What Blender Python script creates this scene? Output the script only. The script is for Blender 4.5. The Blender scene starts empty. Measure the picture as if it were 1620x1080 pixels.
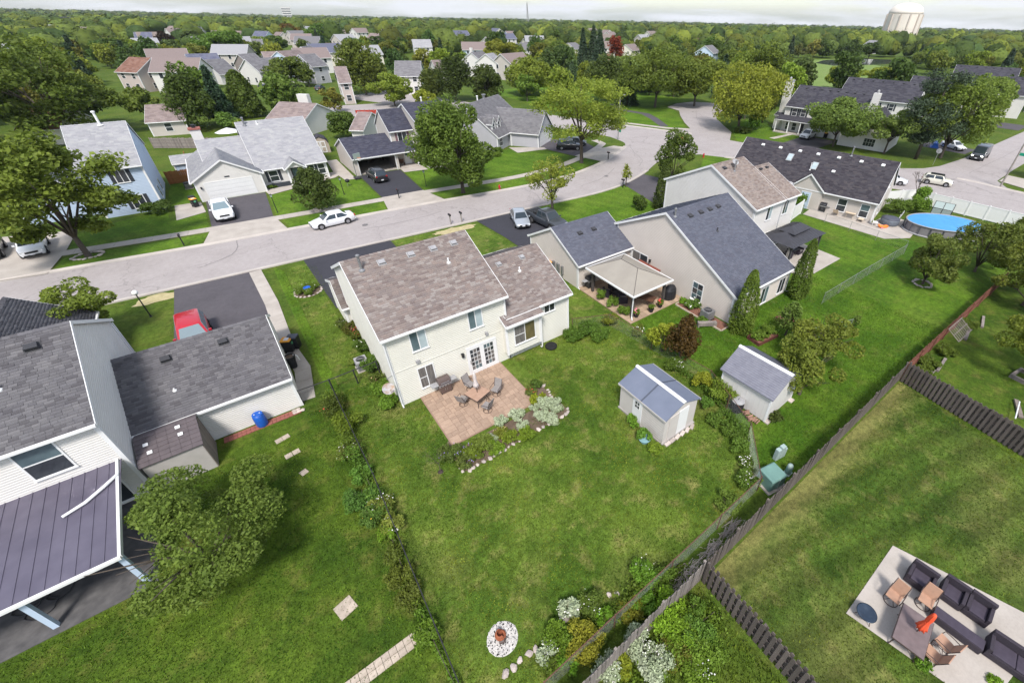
import bpy, math, random
import numpy as np
from mathutils import Vector, Matrix
S = bpy.context.scene
R = math.radians
# ---------------------------------------------------------------- camera
CAM_H, F_PX, PPX, PPY = 20.0, 687.8, 930.9, 511.0
YAW, PITCH, ROLL = R(39.11), R(35.32), R(1.12)
_f = Vector((math.sin(YAW)*math.cos(PITCH), math.cos(YAW)*math.cos(PITCH), -math.sin(PITCH)))
_r = Vector((math.cos(YAW), -math.sin(YAW), 0)); _u = _r.cross(_f)
C_R = _r*math.cos(ROLL) + _u*math.sin(ROLL); C_U = -_r*math.sin(ROLL) + _u*math.cos(ROLL); C_F = _f
cam = bpy.data.cameras.new('camera'); camo = bpy.data.objects.new('camera', cam)
S.collection.objects.link(camo)
cam.sensor_width = 36.0; cam.lens = 36.0*F_PX/1620
cam.shift_x = 0.5 - PPX/1620; cam.shift_y = (PPY-540)/1620
cam.clip_start = 0.5; cam.clip_end = 20000
M = Matrix((C_R, C_U, -C_F)).transposed().to_4x4(); M.translation = (0, 0, CAM_H)
camo.matrix_world = M
S.camera = camo
# ---------------------------------------------------------------- sky, sun, exposure
SUN_EL, SUN_AZ = R(54), R(214)          # azimuth: compass angle from +Y towards +X where the sun stands
W = bpy.data.worlds.new('World'); S.world = W; W.use_nodes = True
nt = W.node_tree; nt.nodes.clear()
def N_(t, typ, **kw):
    n = t.nodes.new(typ)
    for k, v in kw.items():
        if k in n.inputs.keys() if hasattr(n.inputs, 'keys') else False: n.inputs[k].default_value = v
        else: setattr(n, k, v)
    return n
wo = nt.nodes.new('ShaderNodeOutputWorld'); bg = nt.nodes.new('ShaderNodeBackground')
sky = nt.nodes.new('ShaderNodeTexSky'); sky.sky_type = 'NISHITA'; sky.sun_disc = False
sky.sun_elevation = SUN_EL; sky.sun_rotation = SUN_AZ; sky.altitude = 200; sky.dust_density = 1.6; sky.air_density = 1.0
tc = nt.nodes.new('ShaderNodeTexCoord')
mp = nt.nodes.new('ShaderNodeMapping'); mp.inputs['Scale'].default_value = (2.2, 2.2, 22.0)
no = nt.nodes.new('ShaderNodeTexNoise'); no.inputs['Scale'].default_value = 1.7; no.inputs['Detail'].default_value = 7; no.inputs['Roughness'].default_value = 0.55
no.inputs['Distortion'].default_value = 0.4
cr = nt.nodes.new('ShaderNodeValToRGB'); cr.color_ramp.elements[0].position = 0.43; cr.color_ramp.elements[1].position = 0.60
cr.color_ramp.elements[0].color = (0.12, 0.12, 0.12, 1); cr.color_ramp.elements[1].color = (1, 1, 1, 1)
mx = nt.nodes.new('ShaderNodeMix'); mx.data_type = 'RGBA'
mx.inputs[7].default_value = (3.6, 3.68, 3.85, 1)      # bright overcast cloud
nt.links.new(tc.outputs['Generated'], mp.inputs['Vector']); nt.links.new(mp.outputs[0], no.inputs['Vector'])
nt.links.new(no.outputs['Fac'], cr.inputs[0]); nt.links.new(cr.outputs[0], mx.inputs[0])
nt.links.new(sky.outputs[0], mx.inputs[6]); nt.links.new(mx.outputs[2], bg.inputs[0])
bg.inputs[1].default_value = 0.085
nt.links.new(bg.outputs[0], wo.inputs[0])
sl = bpy.data.lights.new('sun', 'SUN'); sl.energy = 1.5; sl.angle = R(12); sl.color = (1, 0.955, 0.9)
so = bpy.data.objects.new('sun', sl); S.collection.objects.link(so)
so.rotation_euler = (R(90)-SUN_EL, 0, -SUN_AZ+math.pi)
S.view_settings.view_transform = 'Standard'; S.view_settings.look = 'None'
S.view_settings.exposure = 1.64; S.view_settings.gamma = 1.0
S.render.engine = 'CYCLES'
# ---------------------------------------------------------------- survey helper: where a sight line from the drone meets height z
def site(x, y, z=0.0):
    d = (x-PPX)/F_PX*C_R - (y-PPY)/F_PX*C_U + C_F
    t = (z-CAM_H)/d.z
    return Vector((d.x*t, d.y*t, z))
def rise(xb, yb, xt, yt):
    b = site(xb, yb); d = (xt-PPX)/F_PX*C_R - (yt-PPY)/F_PX*C_U + C_F
    return CAM_H + d.z*math.hypot(b.x, b.y)/math.hypot(d.x, d.y)
# ================================================================ materials
MATS = {}
def srgb(r, g, b):
    f = lambda c: ((c/255+0.055)/1.055)**2.4 if c/255 > 0.04045 else c/255/12.92
    return (f(r), f(g), f(b), 1)
def mat(name, col, rough=0.75, col2=None, scale=3.0, detail=4, bump=0.0, bscale=40.0, metallic=0.0, spec=0.3,
        island=0.0, objcol=False, world=False, fine=0.0, fscale=60.0, stretch=None, transl=0.0, coat=0.0, ramp=None, objrand=0.0, tint=False):
    m = bpy.data.materials.new(name); m.use_nodes = True
    t = m.node_tree; L = t.links; P = t.nodes['Principled BSDF']
    P.inputs['Roughness'].default_value = rough; P.inputs['Metallic'].default_value = metallic
    P.inputs['Specular IOR Level'].default_value = spec
    if coat: P.inputs['Coat Weight'].default_value = coat; P.inputs['Coat Roughness'].default_value = 0.08
    if len(col) == 3: col = (*col, 1)
    src = None
    if world:
        g = t.nodes.new('ShaderNodeNewGeometry'); vec = g.outputs['Position']
    else:
        g = t.nodes.new('ShaderNodeTexCoord'); vec = g.outputs['Object']
    if stretch:
        mpn = t.nodes.new('ShaderNodeMapping'); mpn.inputs['Scale'].default_value = stretch; L.new(vec, mpn.inputs['Vector']); vec = mpn.outputs[0]
    rgb = t.nodes.new('ShaderNodeRGB'); rgb.outputs[0].default_value = col; cur = rgb.outputs[0]
    if col2 is not None:
        if len(col2) == 3: col2 = (*col2, 1)
        n = t.nodes.new('ShaderNodeTexNoise'); n.inputs['Scale'].default_value = scale; n.inputs['Detail'].default_value = detail
        L.new(vec, n.inputs['Vector'])
        r = t.nodes.new('ShaderNodeMapRange'); r.inputs[1].default_value = 0.32; r.inputs[2].default_value = 0.68; L.new(n.outputs['Fac'], r.inputs[0])
        x = t.nodes.new('ShaderNodeMix'); x.data_type = 'RGBA'; x.inputs[7].default_value = col2
        L.new(r.outputs[0], x.inputs[0]); L.new(cur, x.inputs[6]); cur = x.outputs[2]
    def vary(fac, amt, cur):
        r = t.nodes.new('ShaderNodeMapRange'); r.inputs[3].default_value = 1-amt; r.inputs[4].default_value = 1+amt; L.new(fac, r.inputs[0])
        x = t.nodes.new('ShaderNodeVectorMath'); x.operation = 'SCALE'; L.new(cur, x.inputs[0]); L.new(r.outputs[0], x.inputs['Scale'])
        return x.outputs[0]
    if ramp or island:
        gi = t.nodes.new('ShaderNodeNewGeometry')
    if ramp:   # list of colours picked per loose piece
        c = t.nodes.new('ShaderNodeValToRGB'); c.color_ramp.interpolation = 'CONSTANT'
        els = c.color_ramp.elements
        while len(els) < len(ramp): els.new(0.5)
        for i, k in enumerate(ramp): els[i].position = i/len(ramp); els[i].color = k if len(k) == 4 else (*k, 1)
        L.new(gi.outputs['Random Per Island'], c.inputs[0])
        if col2 is not None:
            x = t.nodes.new('ShaderNodeMix'); x.data_type = 'RGBA'; x.blend_type = 'MULTIPLY'; x.inputs[0].default_value = 1
            L.new(c.outputs[0], x.inputs[6]); L.new(cur, x.inputs[7]); cur = x.outputs[2]
        else: cur = c.outputs[0]
    if island: cur = vary(gi.outputs['Random Per Island'], island, cur)
    if objrand:
        oi0 = t.nodes.new('ShaderNodeObjectInfo'); cur = vary(oi0.outputs['Random'], objrand, cur)
    if fine:
        n2 = t.nodes.new('ShaderNodeTexNoise'); n2.inputs['Scale'].default_value = fscale; n2.inputs['Detail'].default_value = 3; L.new(vec, n2.inputs['Vector'])
        cur = vary(n2.outputs['Fac'], fine, cur)
    if objcol:
        oi = t.nodes.new('ShaderNodeObjectInfo'); x = t.nodes.new('ShaderNodeMix'); x.data_type = 'RGBA'; x.blend_type = 'MULTIPLY'; x.inputs[0].default_value = 1
        L.new(cur, x.inputs[6]); L.new(oi.outputs['Color'], x.inputs[7]); cur = x.outputs[2]
    if tint:
        at = t.nodes.new('ShaderNodeAttribute'); at.attribute_name = 'tint'; x = t.nodes.new('ShaderNodeMix'); x.data_type = 'RGBA'; x.blend_type = 'MULTIPLY'; x.inputs[0].default_value = 1
        L.new(cur, x.inputs[6]); L.new(at.outputs['Color'], x.inputs[7]); cur = x.outputs[2]
    L.new(cur, P.inputs['Base Color'])
    if bump:
        n3 = t.nodes.new('ShaderNodeTexNoise'); n3.inputs['Scale'].default_value = bscale; n3.inputs['Detail'].default_value = 4; L.new(vec, n3.inputs['Vector'])
        b = t.nodes.new('ShaderNodeBump'); b.inputs['Strength'].default_value = bump; b.inputs['Distance'].default_value = 0.02
        L.new(n3.outputs['Fac'], b.inputs['Height']); L.new(b.outputs[0], P.inputs['Normal'])
    if transl:
        tr = t.nodes.new('ShaderNodeBsdfTranslucent'); L.new(cur, tr.inputs[0]); ms = t.nodes.new('ShaderNodeMixShader'); ms.inputs[0].default_value = transl
        L.new(P.outputs[0], ms.inputs[1]); L.new(tr.outputs[0], ms.inputs[2]); L.new(ms.outputs[0], t.nodes['Material Output'].inputs[0])
    MATS[name] = m
    return m
def M_(n): return MATS[n] if isinstance(n, str) else n

def grass(name, a, b, dry, dryamt=0.5, stripe=0.0, sdir=(1, 0), swid=1.1, big=0.22, wear=None):
    m = bpy.data.materials.new(name); m.use_nodes = True; t = m.node_tree; L = t.links; P = t.nodes['Principled BSDF']
    P.inputs['Roughness'].default_value = 0.9; P.inputs['Specular IOR Level'].default_value = 0.12
    g = t.nodes.new('ShaderNodeNewGeometry')
    def noise(sc, det, rough=0.55):
        n = t.nodes.new('ShaderNodeTexNoise'); n.inputs['Scale'].default_value = sc; n.inputs['Detail'].default_value = det; n.inputs['Roughness'].default_value = rough
        L.new(g.outputs['Position'], n.inputs['Vector']); return n.outputs['Fac']
    def rng(f, a0, a1, b0=0.0, b1=1.0):
        r = t.nodes.new('ShaderNodeMapRange'); r.inputs[1].default_value = a0; r.inputs[2].default_value = a1; r.inputs[3].default_value = b0; r.inputs[4].default_value = b1
        L.new(f, r.inputs[0]); return r.outputs[0]
    def mixc(f, c1, c2):
        x = t.nodes.new('ShaderNodeMix'); x.data_type = 'RGBA'; L.new(f, x.inputs[0])
        for c, i in ((c1, 6), (c2, 7)):
            if isinstance(c, tuple): x.inputs[i].default_value = (*c[:3], 1)
            else: L.new(c, x.inputs[i])
        return x.outputs[2]
    def scale(c, f):
        x = t.nodes.new('ShaderNodeVectorMath'); x.operation = 'SCALE'; L.new(c, x.inputs[0]); L.new(f, x.inputs['Scale']); return x.outputs[0]
    c = mixc(rng(noise(big, 6, 0.65), 0.41, 0.59), a, b)
    c = mixc(rng(noise(0.9, 5, 0.62), 0.52, 0.72, 0, dryamt), c, dry)
    c = mixc(rng(noise(0.13, 3), 0.54, 0.70, 0, dryamt*0.6), c, dry)
    if wear:      # strip worn bare along a fence: (y where it starts, y where it is full)
        sp = t.nodes.new('ShaderNodeSeparateXYZ'); L.new(g.outputs['Position'], sp.inputs[0]); ad = t.nodes.new('ShaderNodeMath'); ad.operation = 'MULTIPLY_ADD'; ad.inputs[1].default_value = 2.6
        L.new(noise(0.8, 5, 0.6), ad.inputs[0]); L.new(sp.outputs[1], ad.inputs[2]); c = mixc(rng(ad.outputs[0], wear[0]+1.3, wear[1]+1.3, 0, 0.85), c, dry)
    c = scale(c, rng(noise(3.2, 4, 0.7), 0.3, 0.7, 0.62, 1.38))
    c = scale(c, rng(noise(16, 3, 0.75), 0.3, 0.7, 0.60, 1.42))
    if stripe:
        dt = t.nodes.new('ShaderNodeVectorMath'); dt.operation = 'DOT_PRODUCT'; dt.inputs[1].default_value = (sdir[0]*math.pi/swid, sdir[1]*math.pi/swid, 0)
        L.new(g.outputs['Position'], dt.inputs[0]); s = t.nodes.new('ShaderNodeMath'); s.operation = 'SINE'; L.new(dt.outputs['Value'], s.inputs[0])
        c = scale(c, rng(s.outputs[0], -0.5, 0.5, 1-stripe, 1+stripe))
    L.new(c, P.inputs['Base Color'])
    bn = t.nodes.new('ShaderNodeBump'); bn.inputs['Strength'].default_value = 0.9; bn.inputs['Distance'].default_value = 0.05
    L.new(noise(11, 5, 0.8), bn.inputs['Height']); L.new(bn.outputs[0], P.inputs['Normal'])
    MATS[name] = m; return m

def pavement(name, base, dark, patch=0.5, crack=0.0, spec=0.2):
    m = bpy.data.materials.new(name); m.use_nodes = True; t = m.node_tree; L = t.links; P = t.nodes['Principled BSDF']
    P.inputs['Roughness'].default_value = 0.88; P.inputs['Specular IOR Level'].default_value = spec
    g = t.nodes.new('ShaderNodeNewGeometry')
    def noise(sc, det):
        n = t.nodes.new('ShaderNodeTexNoise'); n.inputs['Scale'].default_value = sc; n.inputs['Detail'].default_value = det; n.inputs['Roughness'].default_value = 0.62
        L.new(g.outputs['Position'], n.inputs['Vector']); return n.outputs['Fac']
    def rng(f, a0, a1, b0, b1):
        r = t.nodes.new('ShaderNodeMapRange'); r.inputs[1].default_value = a0; r.inputs[2].default_value = a1; r.inputs[3].default_value = b0; r.inputs[4].default_value = b1; L.new(f, r.inputs[0]); return r.outputs[0]
    x = t.nodes.new('ShaderNodeMix'); x.data_type = 'RGBA'; x.inputs[6].default_value = (*base[:3], 1); x.inputs[7].default_value = (*dark[:3], 1)
    L.new(rng(noise(0.35, 6), 0.42, 0.66, 0, patch), x.inputs[0]); c = x.outputs[2]
    def scale(c, f):
        v = t.nodes.new('ShaderNodeVectorMath'); v.operation = 'SCALE'; L.new(c, v.inputs[0]); L.new(f, v.inputs['Scale']); return v.outputs[0]
    c = scale(c, rng(noise(2.5, 5), 0.3, 0.7, 0.92, 1.08)); c = scale(c, rng(noise(45, 2), 0.3, 0.7, 0.9, 1.1))
    if crack:
        v = t.nodes.new('ShaderNodeTexVoronoi'); v.feature = 'DISTANCE_TO_EDGE'; v.inputs['Scale'].default_value = crack
        nn = t.nodes.new('ShaderNodeTexNoise'); nn.inputs['Scale'].default_value = 1.2; nn.inputs['Detail'].default_value = 5
        L.new(g.outputs['Position'], nn.inputs['Vector']); ad = t.nodes.new('ShaderNodeVectorMath'); ad.operation = 'MULTIPLY_ADD'; ad.inputs[1].default_value = (2.2, 2.2, 0)
        L.new(nn.outputs['Color'], ad.inputs[0]); L.new(g.outputs['Position'], ad.inputs[2]); L.new(ad.outputs[0], v.inputs['Vector'])
        c = scale(c, rng(v.outputs['Distance'], 0.0, 0.008, 0.76, 1.0))
    L.new(c, P.inputs['Base Color'])
    bn = t.nodes.new('ShaderNodeBump'); bn.inputs['Strength'].default_value = 0.25; bn.inputs['Distance'].default_value = 0.01
    L.new(noise(60, 3), bn.inputs['Height']); L.new(bn.outputs[0], P.inputs['Normal'])
    MATS[name] = m; return m

# ================================================================ mesh building
COL = S.collection
def link(o, parent=None):
    COL.objects.link(o)
    if parent is not None: o.parent = parent
    return o
def tag(o, label=None, cat=None, group=None, kind=None):
    if label: o['label'] = label
    if cat: o['category'] = cat
    if group: o['group'] = group
    if kind: o['kind'] = kind
    return o
def thing(name, loc, rz=0.0, label=None, cat=None, group=None):
    o = bpy.data.objects.new(name, None); o.empty_display_size = 0.3
    o.location = loc if len(loc) == 3 else (loc[0], loc[1], 0); o.rotation_euler = (0, 0, rz)
    COL.objects.link(o); return tag(o, label, cat, group)
def copy_tree(o, parent=None):
    c = o.copy(); COL.objects.link(c); c.parent = parent
    for ch in o.children: copy_tree(ch, c)
    return c
class MB:
    def __init__(s): s.v = []; s.f = []; s.m = []; s.mi = 0
    def add(s, vs, fs):
        b = len(s.v); s.v += [tuple(v) for v in vs]; s.f += [tuple(i+b for i in f) for f in fs]; s.m += [s.mi]*len(fs); return s
    def box(s, x0, x1, y0, y1, z0, z1):
        return s.add([(x0,y0,z0),(x1,y0,z0),(x1,y1,z0),(x0,y1,z0),(x0,y0,z1),(x1,y0,z1),(x1,y1,z1),(x0,y1,z1)],
                     [(0,3,2,1),(4,5,6,7),(0,1,5,4),(1,2,6,5),(2,3,7,6),(3,0,4,7)])
    def cbox(s, c, d, rz=0.0, taper=1.0):
        cx, cy, cz = c; dx, dy, dz = d[0]/2, d[1]/2, d[2]/2; ca, sa = math.cos(rz), math.sin(rz); vs = []
        for z, k in ((-dz, 1), (dz, taper)):
            for x, y in ((-dx,-dy),(dx,-dy),(dx,dy),(-dx,dy)):
                vs.append((cx+(x*ca-y*sa)*k, cy+(x*sa+y*ca)*k, cz+z))
        return s.add(vs, [(0,3,2,1),(4,5,6,7),(0,1,5,4),(1,2,6,5),(2,3,7,6),(3,0,4,7)])
    def hexa(s, p):   # 8 corners, bottom 4 then top 4
        return s.add(p, [(0,3,2,1),(4,5,6,7),(0,1,5,4),(1,2,6,5),(2,3,7,6),(3,0,4,7)])
    def prism(s, poly, z0, z1):
        n = len(poly)
        return s.add([(x,y,z0) for x,y in poly]+[(x,y,z1) for x,y in poly], [tuple(range(n-1,-1,-1)), tuple(range(n,2*n))]+[(i,(i+1)%n,n+(i+1)%n,n+i) for i in range(n)])
    def tube(s, pts, r, n=6, caps=True):
        pts = [Vector(p) for p in pts]; rs = r if isinstance(r, (list, tuple)) else [r]*len(pts); vs = []; fs = []
        for i, p in enumerate(pts):
            d = (pts[min(i+1, len(pts)-1)]-pts[max(i-1, 0)]).normalized()
            a = Vector((0,0,1)) if abs(d.z) < 0.9 else Vector((1,0,0))
            x = d.cross(a).normalized(); y = d.cross(x)
            for k in range(n):
                t = 2*math.pi*k/n; vs.append(p+(x*math.cos(t)+y*math.sin(t))*rs[i])
        for i in range(len(pts)-1):
            for k in range(n):
                k2 = (k+1)%n; fs.append((i*n+k, i*n+k2, (i+1)*n+k2, (i+1)*n+k))
        if caps: fs += [tuple(range(n-1,-1,-1)), tuple(range((len(pts)-1)*n, len(pts)*n))]
        return s.add(vs, fs)
    def lathe(s, prof, c=(0,0,0), n=16):   # prof: (r,z)
        vs = []; fs = []
        for r, z in prof:
            for k in range(n):
                t = 2*math.pi*k/n; vs.append((c[0]+r*math.cos(t), c[1]+r*math.sin(t), c[2]+z))
        for i in range(len(prof)-1):
            for k in range(n):
                k2 = (k+1)%n; fs.append((i*n+k, i*n+k2, (i+1)*n+k2, (i+1)*n+k))
        fs += [tuple(range(n-1,-1,-1)), tuple(range((len(prof)-1)*n, len(prof)*n))]
        return s.add(vs, fs)
    def xform(s, mtx, start=0):
        for i in range(start, len(s.v)): s.v[i] = tuple(mtx @ Vector(s.v[i]))
        return s
    def build(s, name, mats, parent=None, kind=None, smooth=False, bevel=0.0):
        me = bpy.data.meshes.new(name); me.from_pydata(s.v, [], s.f)
        for m in (mats if isinstance(mats, (list, tuple)) else [mats]): me.materials.append(M_(m))
        if len(me.materials) > 1: me.polygons.foreach_set('material_index', s.m)
        if smooth: me.polygons.foreach_set('use_smooth', [True]*len(me.polygons))
        me.update()
        o = bpy.data.objects.new(name, me); link(o, parent)
        if kind: o['kind'] = kind
        if bevel:
            bm = o.modifiers.new('bevel', 'BEVEL'); bm.width = bevel; bm.segments = 2; bm.limit_method = 'ANGLE'
        return o
def np_mesh(name, V, F, mats, parent=None, tint=None, smooth=False):   # V (n,3), F (m,k) arrays
    me = bpy.data.meshes.new(name); n, k = F.shape
    me.vertices.add(len(V)); me.vertices.foreach_set('co', np.ascontiguousarray(V, dtype=np.float32).ravel())
    me.loops.add(n*k); me.loops.foreach_set('vertex_index', np.ascontiguousarray(F, dtype=np.int32).ravel())
    me.polygons.add(n); me.polygons.foreach_set('loop_start', np.arange(0, n*k, k, dtype=np.int32))
    if smooth: me.polygons.foreach_set('use_smooth', np.ones(n, dtype=bool))
    me.materials.append(M_(mats)); me.update(calc_edges=True)
    if tint is not None:
        a = me.attributes.new('tint', 'FLOAT_COLOR', 'POINT'); a.data.foreach_set('color', np.ascontiguousarray(tint, dtype=np.float32).ravel())
    o = bpy.data.objects.new(name, me); link(o, parent); return o
_lawn = [0]
def sheet(name, pts, z, m, kind='structure', th=0.0):
    if name == 'lawn': _lawn[0] += 1; z += .0006*_lawn[0]
    b = MB(); n = len(pts)
    b.add([(p[0], p[1], z) for p in pts], [tuple(range(n))])
    o = b.build(name, m)
    if o.data.polygons[0].normal.z < 0: o.data.flip_normals()
    if kind: o['kind'] = kind
    return o
def tz(d): t = min(1, max(0, (d-480)/1500)); return -15*t*t*(3-2*t)      # land falls away gently beyond the town
def px(pts, z=0.0): return [tuple(site(x, y, z))[:2] for x, y in pts]
def smooth_poly(pts, n=6):   # Catmull-Rom through open points
    P = [Vector((p[0], p[1])) for p in pts]; out = []
    for i in range(len(P)-1):
        p0 = P[max(i-1,0)]; p1 = P[i]; p2 = P[i+1]; p3 = P[min(i+2,len(P)-1)]
        for k in range(n):
            t = k/n; out.append(0.5*((2*p1)+(p2-p0)*t+(2*p0-5*p1+4*p2-p3)*t*t+(3*p1-p0-3*p2+p3)*t**3))
    out.append(P[-1]); return [(v.x, v.y) for v in out]
def offset_line(pts, d):
    out = []
    for i, p in enumerate(pts):
        a = Vector(pts[max(i-1,0)]); b = Vector(pts[min(i+1,len(pts)-1)]); t = (b-a).normalized(); out.append((p[0]-t.y*d, p[1]+t.x*d))
    return out
# ================================================================ colours
def shing(name, cols, k=1.0):
    mat(name, (1,1,1), 0.92, col2=(0.86,0.86,0.88), scale=0.9, ramp=[tuple(c*k for c in q) for q in cols], fine=0.16, fscale=45, spec=0.15, bump=0.3, bscale=90)
    a = np.mean(np.array(cols), axis=0)*k
    mat(name+'_deck', tuple(a*0.9), 0.95, col2=tuple(a*0.7), scale=6, spec=0.1)
shing('shingle_brown', [(.195,.163,.150),(.232,.198,.182),(.163,.131,.122),(.205,.168,.153),(.258,.228,.212),(.186,.156,.147),(.218,.175,.158)],1.05)
shing('shingle_grey', [(.112,.108,.115),(.122,.118,.126),(.086,.082,.088),(.116,.112,.118),(.135,.13,.136),(.104,.10,.107)],1.12)
shing('shingle_slate', [(.094,.100,.128),(.100,.107,.136),(.086,.092,.118),(.108,.114,.143),(.094,.097,.122)],1.12)
shing('shingle_tan', [(.25,.205,.18),(.29,.24,.215),(.21,.165,.145),(.27,.225,.20),(.235,.20,.185)])
shing('shingle_plum', [(.062,.056,.066),(.074,.068,.078),(.050,.045,.054),(.085,.076,.082),(.065,.060,.070)])
shing('shingle_silver', [(.335,.335,.35),(.355,.355,.368),(.31,.31,.328),(.345,.342,.36),(.375,.375,.38)])
shing('shingle_navy', [(.058,.060,.085),(.066,.068,.095),(.050,.051,.072),(.075,.076,.10),(.060,.060,.08)])
shing('shingle_ash', [(.19,.185,.195),(.215,.21,.22),(.17,.165,.175),(.20,.195,.205)])
shing('shingle_char', [(.062,.060,.074),(.072,.070,.085),(.053,.051,.063),(.08,.078,.09)])
shing('shingle_rust', [(.22,.12,.09),(.25,.14,.105),(.19,.10,.075),(.24,.15,.12)])
shing('shingle_mauve', [(.25,.20,.19),(.28,.225,.21),(.22,.175,.165),(.26,.21,.205)])
shing('shingle_blue', [(.13,.14,.20),(.15,.16,.22),(.12,.125,.18),(.16,.165,.21)])
def paint(name, c, dirt=0.93, r=0.6): mat(name, c, r, col2=tuple(x*dirt for x in c), scale=0.7, detail=6, fine=0.03, fscale=20, spec=0.3)
paint('siding_cream', (.635,.62,.555)); paint('siding_white', (.65,.63,.60)); paint('siding_beige', (.57,.515,.465)); paint('siding_sand', (.49,.45,.41))
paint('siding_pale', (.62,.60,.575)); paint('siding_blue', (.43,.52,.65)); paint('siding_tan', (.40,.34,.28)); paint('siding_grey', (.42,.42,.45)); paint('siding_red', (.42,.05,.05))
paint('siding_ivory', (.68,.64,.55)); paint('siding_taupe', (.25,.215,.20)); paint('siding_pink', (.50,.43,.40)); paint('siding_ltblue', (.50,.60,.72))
paint('trim_white', (.72,.72,.72), 0.94, 0.45); paint('trim_blue', (.48,.58,.72)); paint('door_black', (.035,.035,.04)); paint('shutter_dark', (.04,.045,.055)); paint('shutter_mauve', (.20,.12,.13))
mat('glass_dark', (.045,.052,.06), 0.06, spec=0.6, col2=(.02,.024,.03), scale=1.3)
mat('glass_teal', (.12,.17,.185), 0.08, spec=0.6, col2=(.06,.09,.105), scale=1.2)
mat('curtain_pale', (.40,.47,.49), 0.25, col2=(.30,.37,.40), scale=2.0, spec=0.5)
mat('curtain_gold', (.16,.135,.06), 0.35, col2=(.075,.06,.03), scale=4, stretch=(9,1,0.4), spec=0.5)
mat('blind_grey', (.20,.185,.175), 0.35, col2=(.07,.065,.065), scale=5, stretch=(8,8,0.3), spec=0.5)
mat('metal_grey', (.33,.33,.34), 0.45, metallic=0.6, col2=(.25,.25,.26), scale=4)
mat('vent_grey', (.34,.335,.34), 0.6, col2=(.27,.27,.28), scale=5)
mat('vent_dark', (.045,.045,.05), 0.6); mat('pvc_white', (.72,.72,.72), 0.5)
mat('black_metal', (.022,.022,.025), 0.45, spec=0.4); mat('iron_brown', (.07,.05,.045), 0.5)
mat('concrete', (.43,.39,.35), 0.9, col2=(.35,.315,.28), scale=0.8, world=True, fine=0.12, fscale=14, bump=0.2)
mat('concrete_old', (.40,.37,.33), 0.9, col2=(.29,.265,.235), scale=1.3, world=True, fine=0.15, fscale=10, bump=0.3)
mat('foundation', (.36,.34,.32), 0.9, col2=(.27,.25,.24), scale=2)
mat('brick_red', (.30,.11,.085), 0.85, col2=(.23,.085,.07), scale=8, fine=0.2)
# ================================================================ house kit (local coordinates under the house's Empty)
def gp3(axis, s, t, z): return (s, t, z) if axis == 'x' else (t, s, z)
def tabs(parent, P0, U, V, Nn, m, tw=0.36, ex=0.17, seed=0, clip=None):
    """overlapping asphalt tabs: P0 eave corner, U along eave, V up the slope, N outward"""
    rnd = np.random.default_rng(seed); L = U.length; Wd = V.length; u = np.array(U.normalized()); v = np.array(V.normalized()); n = np.array(Nn); p0 = np.array(P0)
    nv = max(1, int(round(Wd/ex))); e = Wd/nv; A = []
    for j in range(nv):
        x = -rnd.random()*tw
        while x < L:
            w = tw*(0.7+0.6*rnd.random()); a = max(0, x); b = min(L, x+w); x += w
            if b-a > 0.03: A.append((a, b, j*e, min(Wd, j*e+e*1.12), rnd.choice([0.016, 0.022, 0.032])))
    A = np.array(A)
    if clip is not None: A = A[clip((A[:,0]+A[:,1])/2, A[:,2]+e/2)]
    if len(A) == 0: return
    g = 0.004; lo = A[:,2]; hi = A[:,3]; th = A[:,4]
    def pt(a, b, h): return p0+np.outer(a, u)+np.outer(b, v)+np.outer(h, n)
    V_ = np.stack([pt(A[:,0]+g, lo, th), pt(A[:,1]-g, lo, th), pt(A[:,1]-g, hi, th*0+0.004), pt(A[:,0]+g, hi, th*0+0.004), pt(A[:,0]+g, lo, th*0-0.005), pt(A[:,1]-g, lo, th*0-0.005)], 1).reshape(-1, 3)
    b = np.arange(len(A))[:,None]*6
    F = np.concatenate([b+np.array([0,1,2,3]), b+np.array([4,5,1,0])])
    o = np_mesh('shingles', V_, F, m, parent); o['kind'] = 'stuff'; return o
def laps(parent, axis, side, at, fl, fr, z0, z1, m, e=0.13, skip=()):
    """horizontal lap siding on a wall plane; fl/fr give left/right extent at height z; skip holds (u0,u1,z0,z1) openings that trim covers"""
    b = MB(); z = z0
    while z < z1-0.02:
        zt = min(z+e, z1); l0, r0, l1, r1 = fl(z), fr(z), fl(zt), fr(zt)
        if r1-l1 < 0.02: r1 = l1 = (l1+r1)/2
        if r0-l0 > 0.04:
            def q(u, d, zz): return (u, at+side*d, zz) if axis == 'x' else (at+side*d, u, zz)
            za = z+(zt-z)*.58; zc = z+(zt-z)*.80; mix = lambda p0, p1, k: p0+(p1-p0)*k
            L = [l0, mix(l0, l1, .58), mix(l0, l1, .8), l1]; Rr = [r0, mix(r0, r1, .58), mix(r0, r1, .8), r1]
            b.add([q(l0, .003, z), q(r0, .003, z)]+[q(u, d, zz) for k, (d, zz) in enumerate(((.027, z), (.027, za), (.006, zc), (.006, zt))) for u in (L[k], Rr[k])], [(0,1,3,2), (2,3,5,4), (4,5,7,6), (6,7,9,8)])
        z = zt
    o = b.build('siding', m, parent, kind='stuff'); return o
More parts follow.
